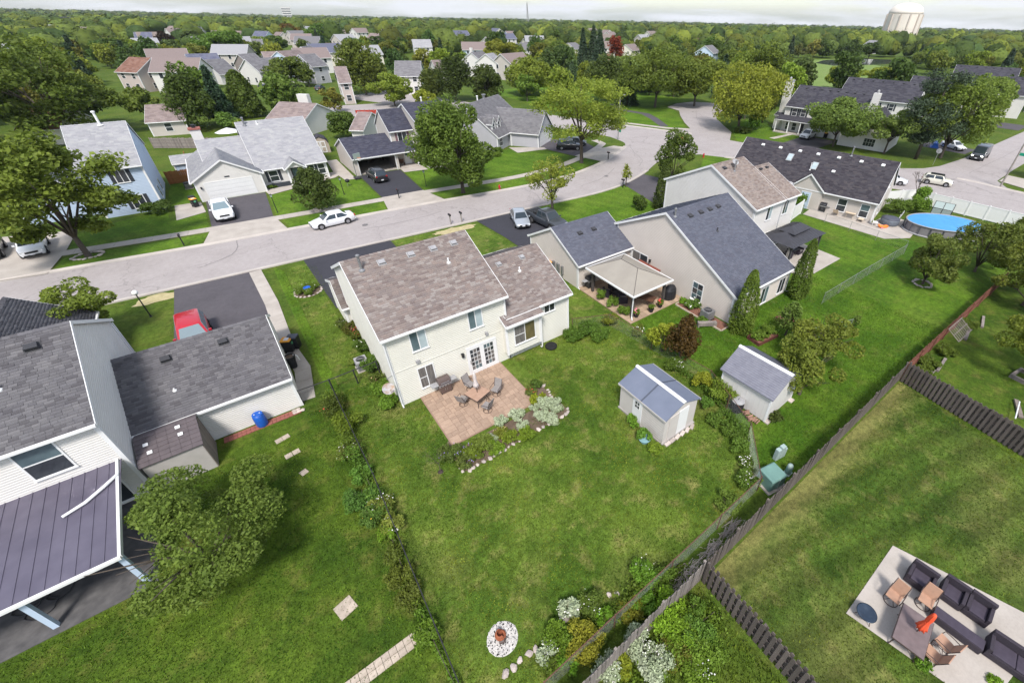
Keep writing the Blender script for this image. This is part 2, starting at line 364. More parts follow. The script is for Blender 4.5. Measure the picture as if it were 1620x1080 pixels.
def gable(root, x0, x1, y0, y1, ez, rz, axis='x', wall='siding_white', roof='shingle_grey', ez2=None, rp=None, ov=0.3, ovr=0.2, z0=0.0,
          lap=0.13, tw=0.31, ex=0.15, trim='trim_white', faces='', corners=True, th=0.10, seed=1, slopes='ab', open_wall=False):
    """gabled block; faces = which of the sides S N W E get lap siding"""
    ez2 = ez if ez2 is None else ez2
    s0, s1, t0, t1 = (x0, x1, y0, y1) if axis == 'x' else (y0, y1, x0, x1)
    tr = (t0+t1)/2 if rp is None else rp
    b = MB(); prof = [(t0, z0), (t1, z0), (t1, ez2), (tr, rz), (t0, ez)]
    b.add([gp3(axis, s0, t, z) for t, z in prof]+[gp3(axis, s1, t, z) for t, z in prof], [(0,1,2,3,4), (9,8,7,6,5)]+[(i,(i+1)%5,5+(i+1)%5,5+i) for i in range(5)])
    w = b.build('wall', wall, root) if not open_wall else None
    def top(t): return ez+(rz-ez)*(t-t0)/(tr-t0) if t < tr else ez2+(rz-ez2)*(t1-t)/(t1-tr)
    if lap and w:
        tl = lambda z: t0 if z <= ez else t0+(tr-t0)*(z-ez)/(rz-ez)
        tr_ = lambda z: t1 if z <= ez2 else t1-(t1-tr)*(z-ez2)/(rz-ez2)
        lowt, hight = ('S','N') if axis == 'x' else ('W','E'); lows, highs = ('W','E') if axis == 'x' else ('S','N')
        o_ax = 'y' if axis == 'x' else 'x'
        if lowt in faces: laps(w, axis, -1, t0, lambda z: s0, lambda z: s1, z0, ez, wall, lap)
        if hight in faces: laps(w, axis, 1, t1, lambda z: s0, lambda z: s1, z0, ez2, wall, lap)
        if lows in faces: laps(w, o_ax, -1, s0, tl, tr_, z0, rz, wall, lap)
        if highs in faces: laps(w, o_ax, 1, s1, tl, tr_, z0, rz, wall, lap)
    ka = (rz-ez)/(tr-t0); kb = (rz-ez2)/(t1-tr)
    ea = (t0-ov, ez-ka*ov); eb = (t1+ov, ez2-kb*ov); a0, a1 = s0-ovr, s1+ovr
    b = MB()
    for (te, ze) in (ea, eb):
        b.hexa([gp3(axis, a0, te, ze+.01), gp3(axis, a1, te, ze+.01), gp3(axis, a1, tr, rz+.01), gp3(axis, a0, tr, rz+.01),
                gp3(axis, a0, te, ze+th), gp3(axis, a1, te, ze+th), gp3(axis, a1, tr, rz+th), gp3(axis, a0, tr, rz+th)])
    rf = b.build('roof', roof+'_deck', root)
    if tw:
        for q, (te, ze) in (('a', ea), ('b', eb)):
            if q not in slopes: continue
            P0 = Vector(gp3(axis, a0, te, ze+th)); U = Vector(gp3(axis, a1-a0, 0, 0)); V = Vector(gp3(axis, 0, tr-te, rz-ze))
            n = U.cross(V).normalized(); n = n if n.z > 0 else -n
            tabs(rf, P0, U, V, n, roof, tw, ex, seed+(7 if q == 'b' else 0))
        b = MB(); k = int((a1-a0)/(ex*1.6)); d = (a1-a0)/k
        for i in range(k):
            s = a0+i*d; h = rz+th+.015
            b.add([gp3(axis, s, tr, h+.035), gp3(axis, s+d, tr, h+.015), gp3(axis, s+d, tr-.16, h-ka*.16+.015), gp3(axis, s, tr-.16, h-ka*.16+.035), gp3(axis, s+d, tr+.16, h-kb*.16+.015), gp3(axis, s, tr+.16, h-kb*.16+.035)], [(0,1,2,3),(0,5,4,1)])
        c = b.build('ridge_cap', roof, rf); c['kind'] = 'stuff'
    # trim: fascia with gutter, rake boards, corner boards
    for (te, ze), sg in ((ea, -1), (eb, 1)):
        b = MB(); zt = ze+th
        for (da, db, zb, zz) in ((0.0, .03, -.17, -.01), (.032, .12, -.13, -.02)):
            c0, c1 = te+sg*da, te+sg*db
            p = [gp3(axis, a0+.003, min(c0,c1), zt+zb), gp3(axis, a1-.003, max(c0,c1), zt+zz)]
            b.box(min(p[0][0],p[1][0]), max(p[0][0],p[1][0]), min(p[0][1],p[1][1]), max(p[0][1],p[1][1]), zt+zb, zt+zz)
        b.build('gutter', trim, root)
    for s, sg in ((a0, -1), (a1, 1)):
        for (te, ze) in (ea, eb):
            c0, c1 = min(s, s+sg*.03), max(s, s+sg*.03); b = MB()
            b.hexa([gp3(axis, c0, te, ze-.08), gp3(axis, c1, te, ze-.08), gp3(axis, c1, tr, rz-.08), gp3(axis, c0, tr, rz-.08),
                    gp3(axis, c0, te, ze+th+.02), gp3(axis, c1, te, ze+th+.02), gp3(axis, c1, tr, rz+th+.02), gp3(axis, c0, tr, rz+th+.02)])
            b.build('rake_board', trim, root)
    if corners:
        for s, sg in ((s0, -1), (s1, 1)):
            for t, tg in ((t0, -1), (t1, 1)):
                b = MB(); zt = (ez if tg < 0 else ez2)-.02; d = .048
                sa, sb = sorted((s+sg*d, s-sg*.11)); ta, tb = sorted((t+tg*d, t+tg*.0)); ta2, tb2 = sorted((t+tg*d*1.0, t-tg*.11)); 
                p0 = gp3(axis, sa, ta, z0); p1 = gp3(axis, sb, tb, zt); b.box(min(p0[0],p1[0]), max(p0[0],p1[0]), min(p0[1],p1[1]), max(p0[1],p1[1]), z0, zt)
                sa, sb = sorted((s+sg*d*.98, s)); p0 = gp3(axis, sa, min(t, t-tg*.11), z0); p1 = gp3(axis, sb, max(t, t-tg*.11), zt-.004)
                b.box(min(p0[0],p1[0]), max(p0[0],p1[0]), min(p0[1],p1[1]), max(p0[1],p1[1]), z0, zt-.004)
                b.build('corner_board', trim, root)
    return w, rf
def wallbox(b, face, at, u0, u1, d0, d1, z0, z1):
    sg = -1 if face in 'SW' else 1; c0, c1 = sorted((at+sg*d0, at+sg*d1))
    if face in 'SN': b.box(u0, u1, c0, c1, z0, z1)
    else: b.box(c0, c1, u0, u1, z0, z1)
def window(root, face, at, u0, u1, z0, z1, kind='double', glass=('glass_dark','glass_dark'), frame='trim_white', fw=.07, name='window', shutters=None, sill=True, mull=None):
    b = MB(); B = lambda *a: wallbox(b, face, at, *a)
    B(u0-fw, u0, .0, .055, z0-fw, z1+fw); B(u1, u1+fw, .0, .055, z0-fw, z1+fw); B(u0, u1, .0, .055, z1, z1+fw); B(u0, u1, .0, .055, z0-fw, z0)
    um, zm = (u0+u1)/2, (z0+z1)/2; m = .028
    if kind == 'slider': B(um-m, um+m, .0, .053, z0, z1)
    if kind == 'double': B(u0, u1, .0, .053, zm-m, zm+m)
    if kind == 'picture': B(um-m, um+m, .0, .053, z0, z1); B(u0, um-m, .0, .051, zm-m*.8, zm+m*.8)
    w = b.build(name, frame, root)
    def pane(a0, a1, c0, c1, g):
        b = MB(); wallbox(b, face, at, a0, a1, .002, .042, c0, c1); b.build('pane', g, w)
    if kind == 'slider': pane(u0, um-m, z0, z1, glass[0]); pane(um+m, u1, z0, z1, glass[1])
    elif kind == 'double': pane(u0, u1, zm+m, z1, glass[0]); pane(u0, u1, z0, zm-m, glass[1])
    elif kind == 'picture': pane(u0, um-m, zm+m, z1, glass[0]); pane(u0, um-m, z0, zm-m, glass[0]); pane(um+m, u1, z0, z1, glass[1])
    elif kind == 'grid':
        nx, nz = mull; du = (u1-u0)/nx; dz = (z1-z0)/nz; b = MB()
        for i in range(1, nx): wallbox(b, face, at, u0+i*du-.012, u0+i*du+.012, .042, .056, z0, z1)
        for j in range(1, nz): wallbox(b, face, at, u0, u1, .042, .055, z0+j*dz-.012, z0+j*dz+.012)
        b.build('muntin', frame, w)
        for i in range(nx):
            for j in range(nz): pane(u0+i*du+.004, u0+(i+1)*du-.004, z0+j*dz+.004, z0+(j+1)*dz-.004, glass[(i+j)%2])
    else: pane(u0, u1, z0, z1, glass[0])
    if sill:
        b = MB(); wallbox(b, face, at, u0-fw-.02, u1+fw+.02, .056, .10, z0-fw-.02, z0-fw+.025); b.build('sill', frame, w)
    if shutters:
        for a, c in ((u0-fw-.36, u0-fw-.02), (u1+fw+.02, u1+fw+.36)):
            b = MB(); wallbox(b, face, at, a, c, .0, .04, z0-.05, z1+.05)
            k = 9
            for i in range(k): wallbox(b, face, at, a+.04, c-.04, .04, .052, z0+(z1-z0)*(i+.1)/k, z0+(z1-z0)*(i+.7)/k)
            b.build('shutter', shutters, root)
    return w
def downspout(root, x, y, z0, z1, dx=0, dy=-.35, m='trim_white'):
    b = MB(); b.tube([(x, y, z1), (x, y, z0+.25), (x+dx*.3, y+dy*.3, z0+.1), (x+dx, y+dy, z0+.06)], .045, 6); return b.build('downspout', m, root)
def roofvent(root, x, y, z, sx=.38, sy=.36, h=.16, m='vent_grey', rz=0.0, slope=0.0):
    b = MB(); b.cbox((0, 0, 0), (sx*1.25, sy*1.3, .03)); b.hexa([(-sx/2,-sy/2,.0),(sx/2,-sy/2,.0),(sx/2,sy/2,.0),(-sx/2,sy/2,.0),(-sx/2,-sy/2,h),(sx/2,-sy/2,h),(sx*.42,sy*.42,h*.62),(-sx*.42,sy*.42,h*.62)])
    b.xform(Matrix.Translation((x,y,z)) @ Matrix.Rotation(rz,4,'Z') @ Matrix.Rotation(slope,4,'X'))
    return b.build('roof_vent', m, root)
def pipe(root, x, y, z, h=.35, r=.05, m='pvc_white', cap=False):
    b = MB(); b.lathe([(r*2.6,-.06),(r*2.4,.01),(r*1.15,.06),(r,.08),(r,h)], (x,y,z), 12)
    if cap: b.lathe([(r,h-.02),(r*1.6,h+.0),(r*1.6,h+.12),(r*.5,h+.17)], (x,y,z), 12)
    return b.build('vent_pipe', m, root, smooth=False)
def door(root, face, at, u0, u1, z0, z1, m='trim_white', glass=None, frame='trim_white'):
    b = MB(); wallbox(b, face, at, u0-.08, u0, 0, .06, z0, z1+.08); wallbox(b, face, at, u1, u1+.08, 0, .06, z0, z1+.08); wallbox(b, face, at, u0, u1, 0, .06, z1, z1+.08)
    f = b.build('door_frame', frame, root)
    b = MB(); wallbox(b, face, at, u0, u1, .002, .045, z0, z1)
    w, h = u1-u0, z1-z0
    if not glass:
        for i in (0,1):
            for (c0, c1) in ((.08,.42),(.5,.92)):
                wallbox(b, face, at, u0+w*(.12+.44*i), u0+w*(.44+.44*i), .045, .055, z0+h*c0, z0+h*c1)
    d = b.build('door', m, root)
    if glass:
        b = MB(); wallbox(b, face, at, u0+w*.15, u1-w*.15, .045, .052, z0+h*glass[0], z0+h*glass[1]); b.build('pane', glass[2] if len(glass)>2 else 'glass_teal', d)
    b = MB(); wallbox(b, face, at, u0+w*.06, u0+w*.12, .035, .09, z0+h*.45, z0+h*.48); b.build('handle', 'metal_grey', d)
    return d
def garage_door(root, face, at, u0, u1, z0, z1, m='trim_white', rows=4):
    b = MB(); wallbox(b, face, at, u0-.12, u0, 0, .06, z0, z1+.14); wallbox(b, face, at, u1, u1+.12, 0, .06, z0, z1+.14); wallbox(b, face, at, u0, u1, 0, .06, z1, z1+.14)
    f = b.build('garage_door', 'trim_white', root); dz = (z1-z0)/rows
    for j in range(rows):
        b = MB(); wallbox(b, face, at, u0, u1, .002, .042, z0+j*dz+.008, z0+(j+1)*dz-.008); n = max(2, int((u1-u0)/.6)); du = (u1-u0)/n
        for i in range(n): wallbox(b, face, at, u0+i*du+.07, u0+(i+1)*du-.07, .042, .052, z0+j*dz+.09, z0+(j+1)*dz-.09)
        b.build('panel', m, f)
    return f
def walllamp(root, face, at, u, z):
    b = MB(); wallbox(b, face, at, u-.05, u+.05, .02, .05, z-.1, z+.1); wallbox(b, face, at, u-.07, u+.07, .06, .2, z-.16, z+.08); wallbox(b, face, at, u-.09, u+.09, .05, .22, z+.08, z+.12)
    return b.build('wall_lamp', 'black_metal', root)
def slopez(e, k, t, th=.10): return e+k*t+th+.02
# ================================================================ ground
grass('lawn_base',(0.0521,0.0902,0.0109),(0.0781,0.1176,0.0153),(0.1368,0.1317,0.0344),.4)
grass('lawn_main',(0.0501,0.0947,0.0104),(0.1009,0.1522,0.0207),(0.2035,0.1909,0.0606),.85,stripe=.05,sdir=(.8,.6),swid=1.0)
grass('lawn_left',(0.0367,0.0729,0.0069),(0.0780,0.1243,0.0127),(0.1638,0.1480,0.0394),.5)
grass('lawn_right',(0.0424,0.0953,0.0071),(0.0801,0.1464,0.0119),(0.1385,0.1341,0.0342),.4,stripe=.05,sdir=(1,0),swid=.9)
grass('lawn_bright',(0.0556,0.1147,0.0087),(0.0913,0.1631,0.0137),(0.1458,0.1599,0.0328),.3,stripe=.06,sdir=(.9,.4),swid=.9)
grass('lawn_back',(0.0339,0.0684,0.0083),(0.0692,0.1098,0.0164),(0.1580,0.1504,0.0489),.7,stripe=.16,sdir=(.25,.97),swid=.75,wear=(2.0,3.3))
pavement('road',(.335,.305,.298),(.285,.257,.25),.6,crack=.11); pavement('asphalt_new',(.045,.045,.055),(.035,.035,.042),.5); pavement('asphalt_old',(.090,.083,.092),(.070,.065,.073),.6,crack=.35)
b=MB(); rr_=[480,630,780,930,1100,1300,1550,2000,2600,3000]; n_=72
b.add([(r*math.sin(2*math.pi*k/n_),r*math.cos(2*math.pi*k/n_),tz(r)) for r in rr_ for k in range(n_)],[tuple(range(n_-1,-1,-1))]+[(i*n_+k,i*n_+(k+1)%n_,(i+1)*n_+(k+1)%n_,(i+1)*n_+k) for i in range(len(rr_)-1) for k in range(n_)]); gr=b.build('ground','lawn_base',kind='structure')
for p_ in gr.data.polygons:
    if p_.normal.z<0: gr.data.flip_normals(); break
FAR = smooth_poly([(-90,64),(-50,60.6),(-19.7,58.4),(-4.35,56.7),(13.3,55.4),(19.6,54.9),(31.8,53.7),(40,54.3),(45.9,55.9),(50.5,57.8),(57,61.4),(60.6,64.6),(61.6,70)],5)
NEAR = smooth_poly([(-90,53.5),(-50,50.2),(-20,48.4),(-7.8,47.7),(2.45,47.2),(11,46.7),(28.3,45.8),(37.4,45.3),(43.5,46),(50,48.3),(56.5,51.6),(61.5,52.6),(66,50.6)],5)
COLL_W = smooth_poly([(30,150),(45,115),(58,82),(61.6,70),(62.6,62),(66,50.6),(68.8,44.8),(72,32),(74.5,20.9),(76.3,11),(77.3,3),(78,-20),(78,-80)],5)
COLL_E = smooth_poly([(46,156),(60,112),(68,86),(72,76),(76,66.5),(78.7,60),(79.8,53),(83.5,38),(87,25),(88.4,16),(88,8),(88.2,-20),(88,-80)],5)
def strip(name, la, lb, z, m):
    b = MB(); n = min(len(la), len(lb)); b.add([(x,y,z) for x,y in la[:n]]+[(x,y,z) for x,y in lb[:n]], [(i, i+1, n+i+1, n+i) for i in range(n-1)])
    o = b.build(name, m, kind='structure')
    if o.data.polygons[0].normal.z < 0: o.data.flip_normals()
    return o
strip('road', NEAR, FAR, .008, 'road'); strip('road', COLL_W, COLL_E, .012, 'road')
# side streets off the collector
sheet('road', [(76.5,66),(81.5,66.2),(85.2,71),(91,77.5),(96,82.4),(97.3,87.8),(104,90.5),(110,90),(114,85),(111,79),(103,74.5),(96,70.5),(90,63.5),(86,58.6),(78.5,53.5)], .016, 'road')
sheet('road', [(86.5,25.5),(90,23),(94,21.9),(103,21.2),(150,20.9),(320,20.9),(320,13.2),(150,13.4),(102,13.6),(92,13.4),(89,11.5),(87,7)], .016, 'road')
# concrete kerbs and gutters
def kerb(name, line, inner, w=.45, h=.10):
    b = MB(); o1 = offset_line(line, inner*w); n = len(line)
    o0 = offset_line(line, inner*(-.15)); 
    prof = [(o1, .018), (offset_line(line, inner*.08), .022), (line, .02+h), (o0, .02+h), (o0, 0.0)]
    vs = [(p[0], p[1], z) for l, z in prof for p in l]; fs = []
    for k in range(len(prof)-1):
        for i in range(n-1): fs.append((k*n+i, k*n+i+1, (k+1)*n+i+1, (k+1)*n+i))
    b.add(vs, fs); return b.build(name, 'concrete', kind='structure')
mat('kerb_concrete',(.46,.42,.385),.9,col2=(.38,.345,.315),scale=.5,world=True,fine=.12,fscale=9)
for ln, inn in ((NEAR[:-14], 1), (FAR[:-8], -1), (COLL_W[30:], 1), (COLL_E[12:24], -1), (COLL_E[44:], -1)):
    kerb('kerb', ln, inn).data.materials[0] = MATS['kerb_concrete']
# sidewalk slabs on the far side (each slab a piece)
SW_A = offset_line(FAR, 3.7); 
def slabs(line, w, name='sidewalk', m='concrete', z=.05, L=1.5, label=None):
    root = MB(); P = [Vector(p) for p in line]; acc = []; cum = [0]
    for i in range(len(P)-1): cum.append(cum[-1]+(P[i+1]-P[i]).length)
    tot = cum[-1]; n = int(tot/L); base = strip(name, line, offset_line(line, w), .02, 'concrete_old')
    def at(s):
        i = 0
        while i < len(P)-2 and cum[i+1] < s: i += 1
        t = (s-cum[i])/(cum[i+1]-cum[i]); d = (P[i+1]-P[i]).normalized(); return P[i]+(P[i+1]-P[i])*t, Vector((-d.y, d.x))
    for k in range(n):
        a, na = at(k*L+.012); c, nc = at((k+1)*L-.012); b = MB()
        b.prism([tuple(a), tuple(c), tuple(c+nc*w), tuple(a+na*w)], .0, z)
        b.build('slab', m, base)
    return base
slabs(SW_A[5:60], 1.35)
slabs([(81,66.2),(78,69.5),(74.8,77),(70.5,87)], 1.3, z=.06); slabs([(68.9,47.0),(71.5,39),(74.2,28)], -1.2, z=.06)
sheet('path', [(77.5,71.3),(79.2,70.4),(84,78.5),(86.5,84),(85,92),(89,99),(87.2,100),(83,92.5),(84.3,84.5),(82,79.3)], .014, 'asphalt_old')
# driveways and aprons
def drive(pts, m, z=.03, name='driveway'): return sheet(name, pts, z, m)
drive([(-4.2,71.7),(2.2,71.5),(1.7,61.3),(-4.2,61.5)],'asphalt_old'); drive([(-4.2,61.5),(1.75,61.3),(2.4,56.3),(-5.2,56.9)],'concrete',.058)
drive([(14.2,71.8),(20.1,71.6),(19.3,60.2),(13.9,60.5)],'asphalt_new'); drive([(13.9,60.5),(19.3,60.2),(20.2,54.9),(13.1,55.5)],'concrete',.058)
drive([(-24,72),(-15.6,69),(-15.9,62.8),(-16.6,57.6),(-24,59)],'concrete',.058)
drive([(-7.7,47.8),(-1.4,47.4),(-1.55,33.5),(-7.9,33.5)],'asphalt_old'); drive([(2.2,47.3),(10.4,46.8),(10.4,36),(2.6,36)],'asphalt_new'); 
drive([(20.2,46.2),(28.4,45.8),(27.2,43),(26.6,38),(26.6,34.2),(20.6,34.2),(20.6,40)],'asphalt_new'); drive([(43.5,46.0),(49.3,48.0),(50.5,43),(47,36),(41,36)],'asphalt_old')
drive([(45.2,70.6),(50.6,75.2),(54.5,68.5),(53.3,63.9),(47,62.5)],'asphalt_old'); drive([(47,62.5),(53.3,63.9),(57.3,64.0),(58.4,62.0),(50.5,58.0),(48.6,57.0)],'concrete',.058)
drive([(82,46.5),(96,47.5),(97,41),(83,40)],'asphalt_old'); drive([(107,22),(113,22),(113,30),(107,30)],'asphalt_old')
drive([(143,22),(152,22),(152,30),(143,30)],'asphalt_old',name='driveway'); drive([(92,13.2),(97,13.2),(96,5),(88.6,5)],'concrete',.06)
# concrete walk beside the left neighbour's drive, front walks
def walk(line, w, name='path', m='concrete', L=1.2, z=.05):
    return slabs(line, w, name, m, z, L)
walk([(-1.3,47.2),(-.95,40),(-1.0,33),(-.6,29.5),(-1.0,26)],-.95)
sheet("path",[(-7.3,72.2),(-4.7,72.0),(-4.4,67.5),(-7.2,66.3)],.04,"concrete"); sheet('path',[(2.3,71.5),(2.5,69.9),(11.2,73.0),(12.4,74.3),(12.4,76),(2.4,75.2)],.045,'concrete')
sheet('path',[(20.2,71.4),(20.1,69.8),(23.6,69.2),(23.6,73),(20.2,73)],.045,'concrete'); sheet('path',[(12.2,83),(13.7,83),(13.4,70.6),(12.0,70.9),(11.6,76)],.04,'concrete')
sheet('path',[(40.0,69.8),(45.6,69.0),(45.9,70.3),(40.6,74)],.045,'concrete'); sheet('path',[(88,50.8),(95,50.5),(95,49.6),(88,49.6)],.04,'concrete')
# yards: lawns as their own sheets
sheet('lawn',[(0.05,4.75),(0.05,25.3),(.4,25.4),(.4,45.5),(2.3,46.9),(2.4,34),(11,34),(10.6,46.3),(20,45.7),(20.4,34),(20.35,20),(20.2,11.8),(18.1,7.3),(15.5,4.75)],.004,'lawn_main')
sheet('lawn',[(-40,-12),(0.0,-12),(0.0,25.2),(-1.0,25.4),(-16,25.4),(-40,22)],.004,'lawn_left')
sheet('lawn',[(-.35,47.0),(-.3,25.4),(.36,25.4),(.36,45.6)],.0045,'lawn_bright'); 
sheet('lawn',[(18.2,7.3),(20.3,11.8),(20.45,19.8),(26.7,19.8),(26.7,15),(35,15),(35,12),(56.5,12),(58,3.95),(15.5,3.95),(15.6,4.9)],.004,'lawn_right')
sheet('lawn',[(35,12.04),(56.5,12.04),(57.5,27),(35.2,28),(35.1,15)],.004,'lawn_right')
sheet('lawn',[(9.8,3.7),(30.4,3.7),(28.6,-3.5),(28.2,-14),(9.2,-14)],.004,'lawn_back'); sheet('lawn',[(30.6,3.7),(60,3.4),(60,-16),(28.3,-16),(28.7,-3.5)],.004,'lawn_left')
sheet('lawn',[(28.6,45.6),(37.4,45.1),(43.3,45.8),(46.5,37),(40,34.5),(27.2,34.5)],.004,'lawn_bright')
for pts in ([(2.4,69.8),(2.0,61.4),(13.7,60.7),(13.9,70.4),(11.5,72.4)],[(20.2,69.6),(19.5,60.2),(32,58.8),(40.2,60),(46.5,62.6),(45.0,68.8),(40,73),(24,74)],[(-15.4,68),(-15.8,62.6),(-4.4,61.5),(-4.5,67.4),(-7.8,66.4),(-8.0,72)],
            [(-8,72.2),(-7.4,88),(-3,96),(12,96),(12,85),(-4.6,84),(-4.6,72)],[(-15.9,61.0),(-16.3,58.4),(-5.4,57.2),(-4.5,60)],[(2.3,59.6),(2.7,56.6),(12.9,55.8),(13.8,59)],[(19.6,58.7),(20.5,55.2),(31.8,54.1),(40,54.7),(48,57.3),(49.2,60.5),(41,58.0),(32,57.2)]):
    sheet('lawn', pts, .004, 'lawn_bright')
sheet('lawn',[(75.6,70.5),(81.0,66.8),(95,82.8),(97,88.5),(104,91.5),(112,91),(114,140),(70,140),(69,88)],.003,'lawn_bright'); sheet('lawn',[(66.3,49.8),(69.0,45.0),(70.5,39.5),(63,39),(58,44)],.004,'lawn_bright')
sheet('lawn',[(80,52.8),(87,59),(92,63),(101,65),(104,62),(97,56),(94,46),(84,46.6)],.004,'lawn_bright')
grass('meadow',(.13,.20,.05),(.16,.22,.06),(.2,.2,.08),.4)
sheet('meadow',[(150,85),(200,62),(280,100),(320,150),(250,165),(190,130)],.005,'meadow'); sheet('meadow',[(100,118),(135,128),(200,210),(190,240),(140,190)],.005,'meadow')
mat('pond_water',(.03,.045,.05),.08,col2=(.12,.13,.10),scale=.15,world=True,spec=.6)
mat('bare_soil',(.10,.07,.05),.95,col2=(.15,.11,.08),scale=3,world=True,fine=.25,fscale=20,bump=.6)
mat('dry_grass',(.16,.155,.07),.95,col2=(.085,.115,.036),scale=2.2,world=True,fine=.3,fscale=14)
sheet('pond',[(268,128),(300,118),(335,116),(350,128),(330,146),(300,150),(275,142)],.01,'pond_water')
# worn strips: dead grass inside the back fence, tan mulch at the kerb
def blotch(c, rx, ry, n=26, seed=0, rot=0.0):
    r = random.Random(seed); out = []
    for i in range(n):
        a = 2*math.pi*i/n; k = .75+.4*r.random(); x, y = rx*k*math.cos(a), ry*k*math.sin(a); out.append((c[0]+x*math.cos(rot)-y*math.sin(rot), c[1]+x*math.sin(rot)+y*math.cos(rot)))
    return out
mat('straw',(.44,.38,.22),.95,col2=(.34,.29,.15),scale=2.5,world=True,fine=.3,fscale=18)
sheet('straw_patch',blotch((17.3,45.2),2.6,.75,seed=3,rot=-.05),.012,'straw'); sheet('straw_patch',blotch((-8.8,46.6),1.7,.8,seed=4),.012,'straw'); sheet('straw_patch',blotch((29.8,54.6),1.3,.5,seed=5),.012,'straw')


mat('tar',(.12,.11,.11),.6,col2=(.16,.15,.15),scale=6,world=True)
rt=random.Random(21)
def seam(pts,w=.05,z=.019):
    P=[(x+rt.uniform(-.12,.12),y+rt.uniform(-.12,.12)) for x,y in smooth_poly(pts,4)]; strip('tar_seam',P,offset_line(P,w),z,'tar')
for pts in ([(52,51.5),(55,54),(57,58),(60,62.5)],[(66,60),(70,57),(73,54)],[(68,66),(73,63.5),(77,60)],[(74,50),(76.5,46),(79,41)],[(76,33),(80,31.5)],[(80,18),(82,12),(83.5,6)],[(93,17.4),(105,17.2),(130,17.1)],[(85,66),(92,73),(100,80)],[(-30,54),(-24,53.6),(-20,53.9)],[(9,51.2),(14,50.8),(18,51.4)],[(30,47.5),(31,50),(30.6,53)],[(38,49),(43,50.2),(48,53)],[(-6,51),(-3,52.5),(-2.4,56)]): seam(pts)
for x,y in ((9.5,52.5),(66.5,56.5),(98,79.5),(-22,52.5),(44,50.5)): sheet('manhole',[(x+.33*math.cos(k*math.pi/8),y+.33*math.sin(k*math.pi/8)) for k in range(16)],.021,'tar')
# ================================================================ house with the brown roof and stamped patio (centre)
A = thing('house', (3.1, 21.95, 0), 0, 'cream two-storey house with brown mottled shingle roof and white patio doors', 'house')
gable(A, 0, 7.65, 0, 10.2, 5.3, 7.75, 'x', 'siding_cream', 'shingle_brown', faces='SWE', seed=3, ov=.28, ovr=.16)
ka = 2.45/5.1
gable(A, 7.66, 12.75, 0, 8.6, 3.6, 5.65, 'x', 'siding_cream', 'shingle_brown', faces='SE', seed=9, ov=.28, ovr=.2)
kw = 2.05/4.3
# box bay under the run-down roof of the wing
b = MB(); b.box(7.3, 9.95, -.5, -.01, .72, 3.2); bay = b.build('bay', 'siding_cream', A)
laps(bay, 'x', -1, -.5, lambda z: 7.3, lambda z: 9.95, .72, 3.1, 'siding_cream', .13); laps(bay, 'y', -1, 7.3, lambda z: -.5, lambda z: 0, .72, 3.2, 'siding_cream', .13)
b = MB(); e = -.8; z_e = 3.6+kw*e
b.hexa([(7.15,e,z_e+.02),(10.1,e,z_e+.02),(10.1,-.26,3.6-kw*.26+.02),(7.15,-.26,3.6-kw*.26+.02),(7.15,e,z_e+.1),(10.1,e,z_e+.1),(10.1,-.26,3.6-kw*.26+.1),(7.15,-.26,3.6-kw*.26+.1)])
br = b.build('bay_roof', 'shingle_brown_deck', A); V = Vector((0, .9, kw*.9)); tabs(br, Vector((7.15,e,z_e+.1)), Vector((2.95,0,0)), V, Vector((1,0,0)).cross(V).normalized(), 'shingle_brown', seed=5)
b = MB(); b.box(7.15,10.1,e-.12,e,z_e-.05,z_e+.09); b.build('gutter', 'trim_white', A)
b = MB(); b.hexa([(7.12,e,z_e-.1),(7.15,e,z_e-.1),(7.15,-.02,3.5),(7.12,-.02,3.5),(7.12,e,z_e+.1),(7.15,e,z_e+.1),(7.15,-.02,3.7),(7.12,-.02,3.7)]); b.build('rake_board', 'trim_white', A)
for x in (7.27, 9.86):
    b = MB(); b.box(x,x+.12,-.55,-.50,.70,3.15); b.build('corner_board','trim_white',A)
b = MB(); b.box(7.245,7.298,-.5,-.39,.70,3.15); b.build('corner_board','trim_white',A)
window(A,'S',0,1.44,2.32,3.62,5.08,'slider',('glass_teal','curtain_pale')); window(A,'S',0,5.08,5.95,3.62,5.08,'slider',('glass_teal','curtain_pale'))
window(A,'S',0,1.40,2.30,.72,2.24,'picture',('blind_grey','blind_grey')); window(A,'S',-.5,7.9,9.47,1.38,2.82,'picture',('blind_grey','curtain_gold'))
window(A,'S',0,10.68,11.5,2.62,3.34,'slider',('glass_dark','glass_dark'))
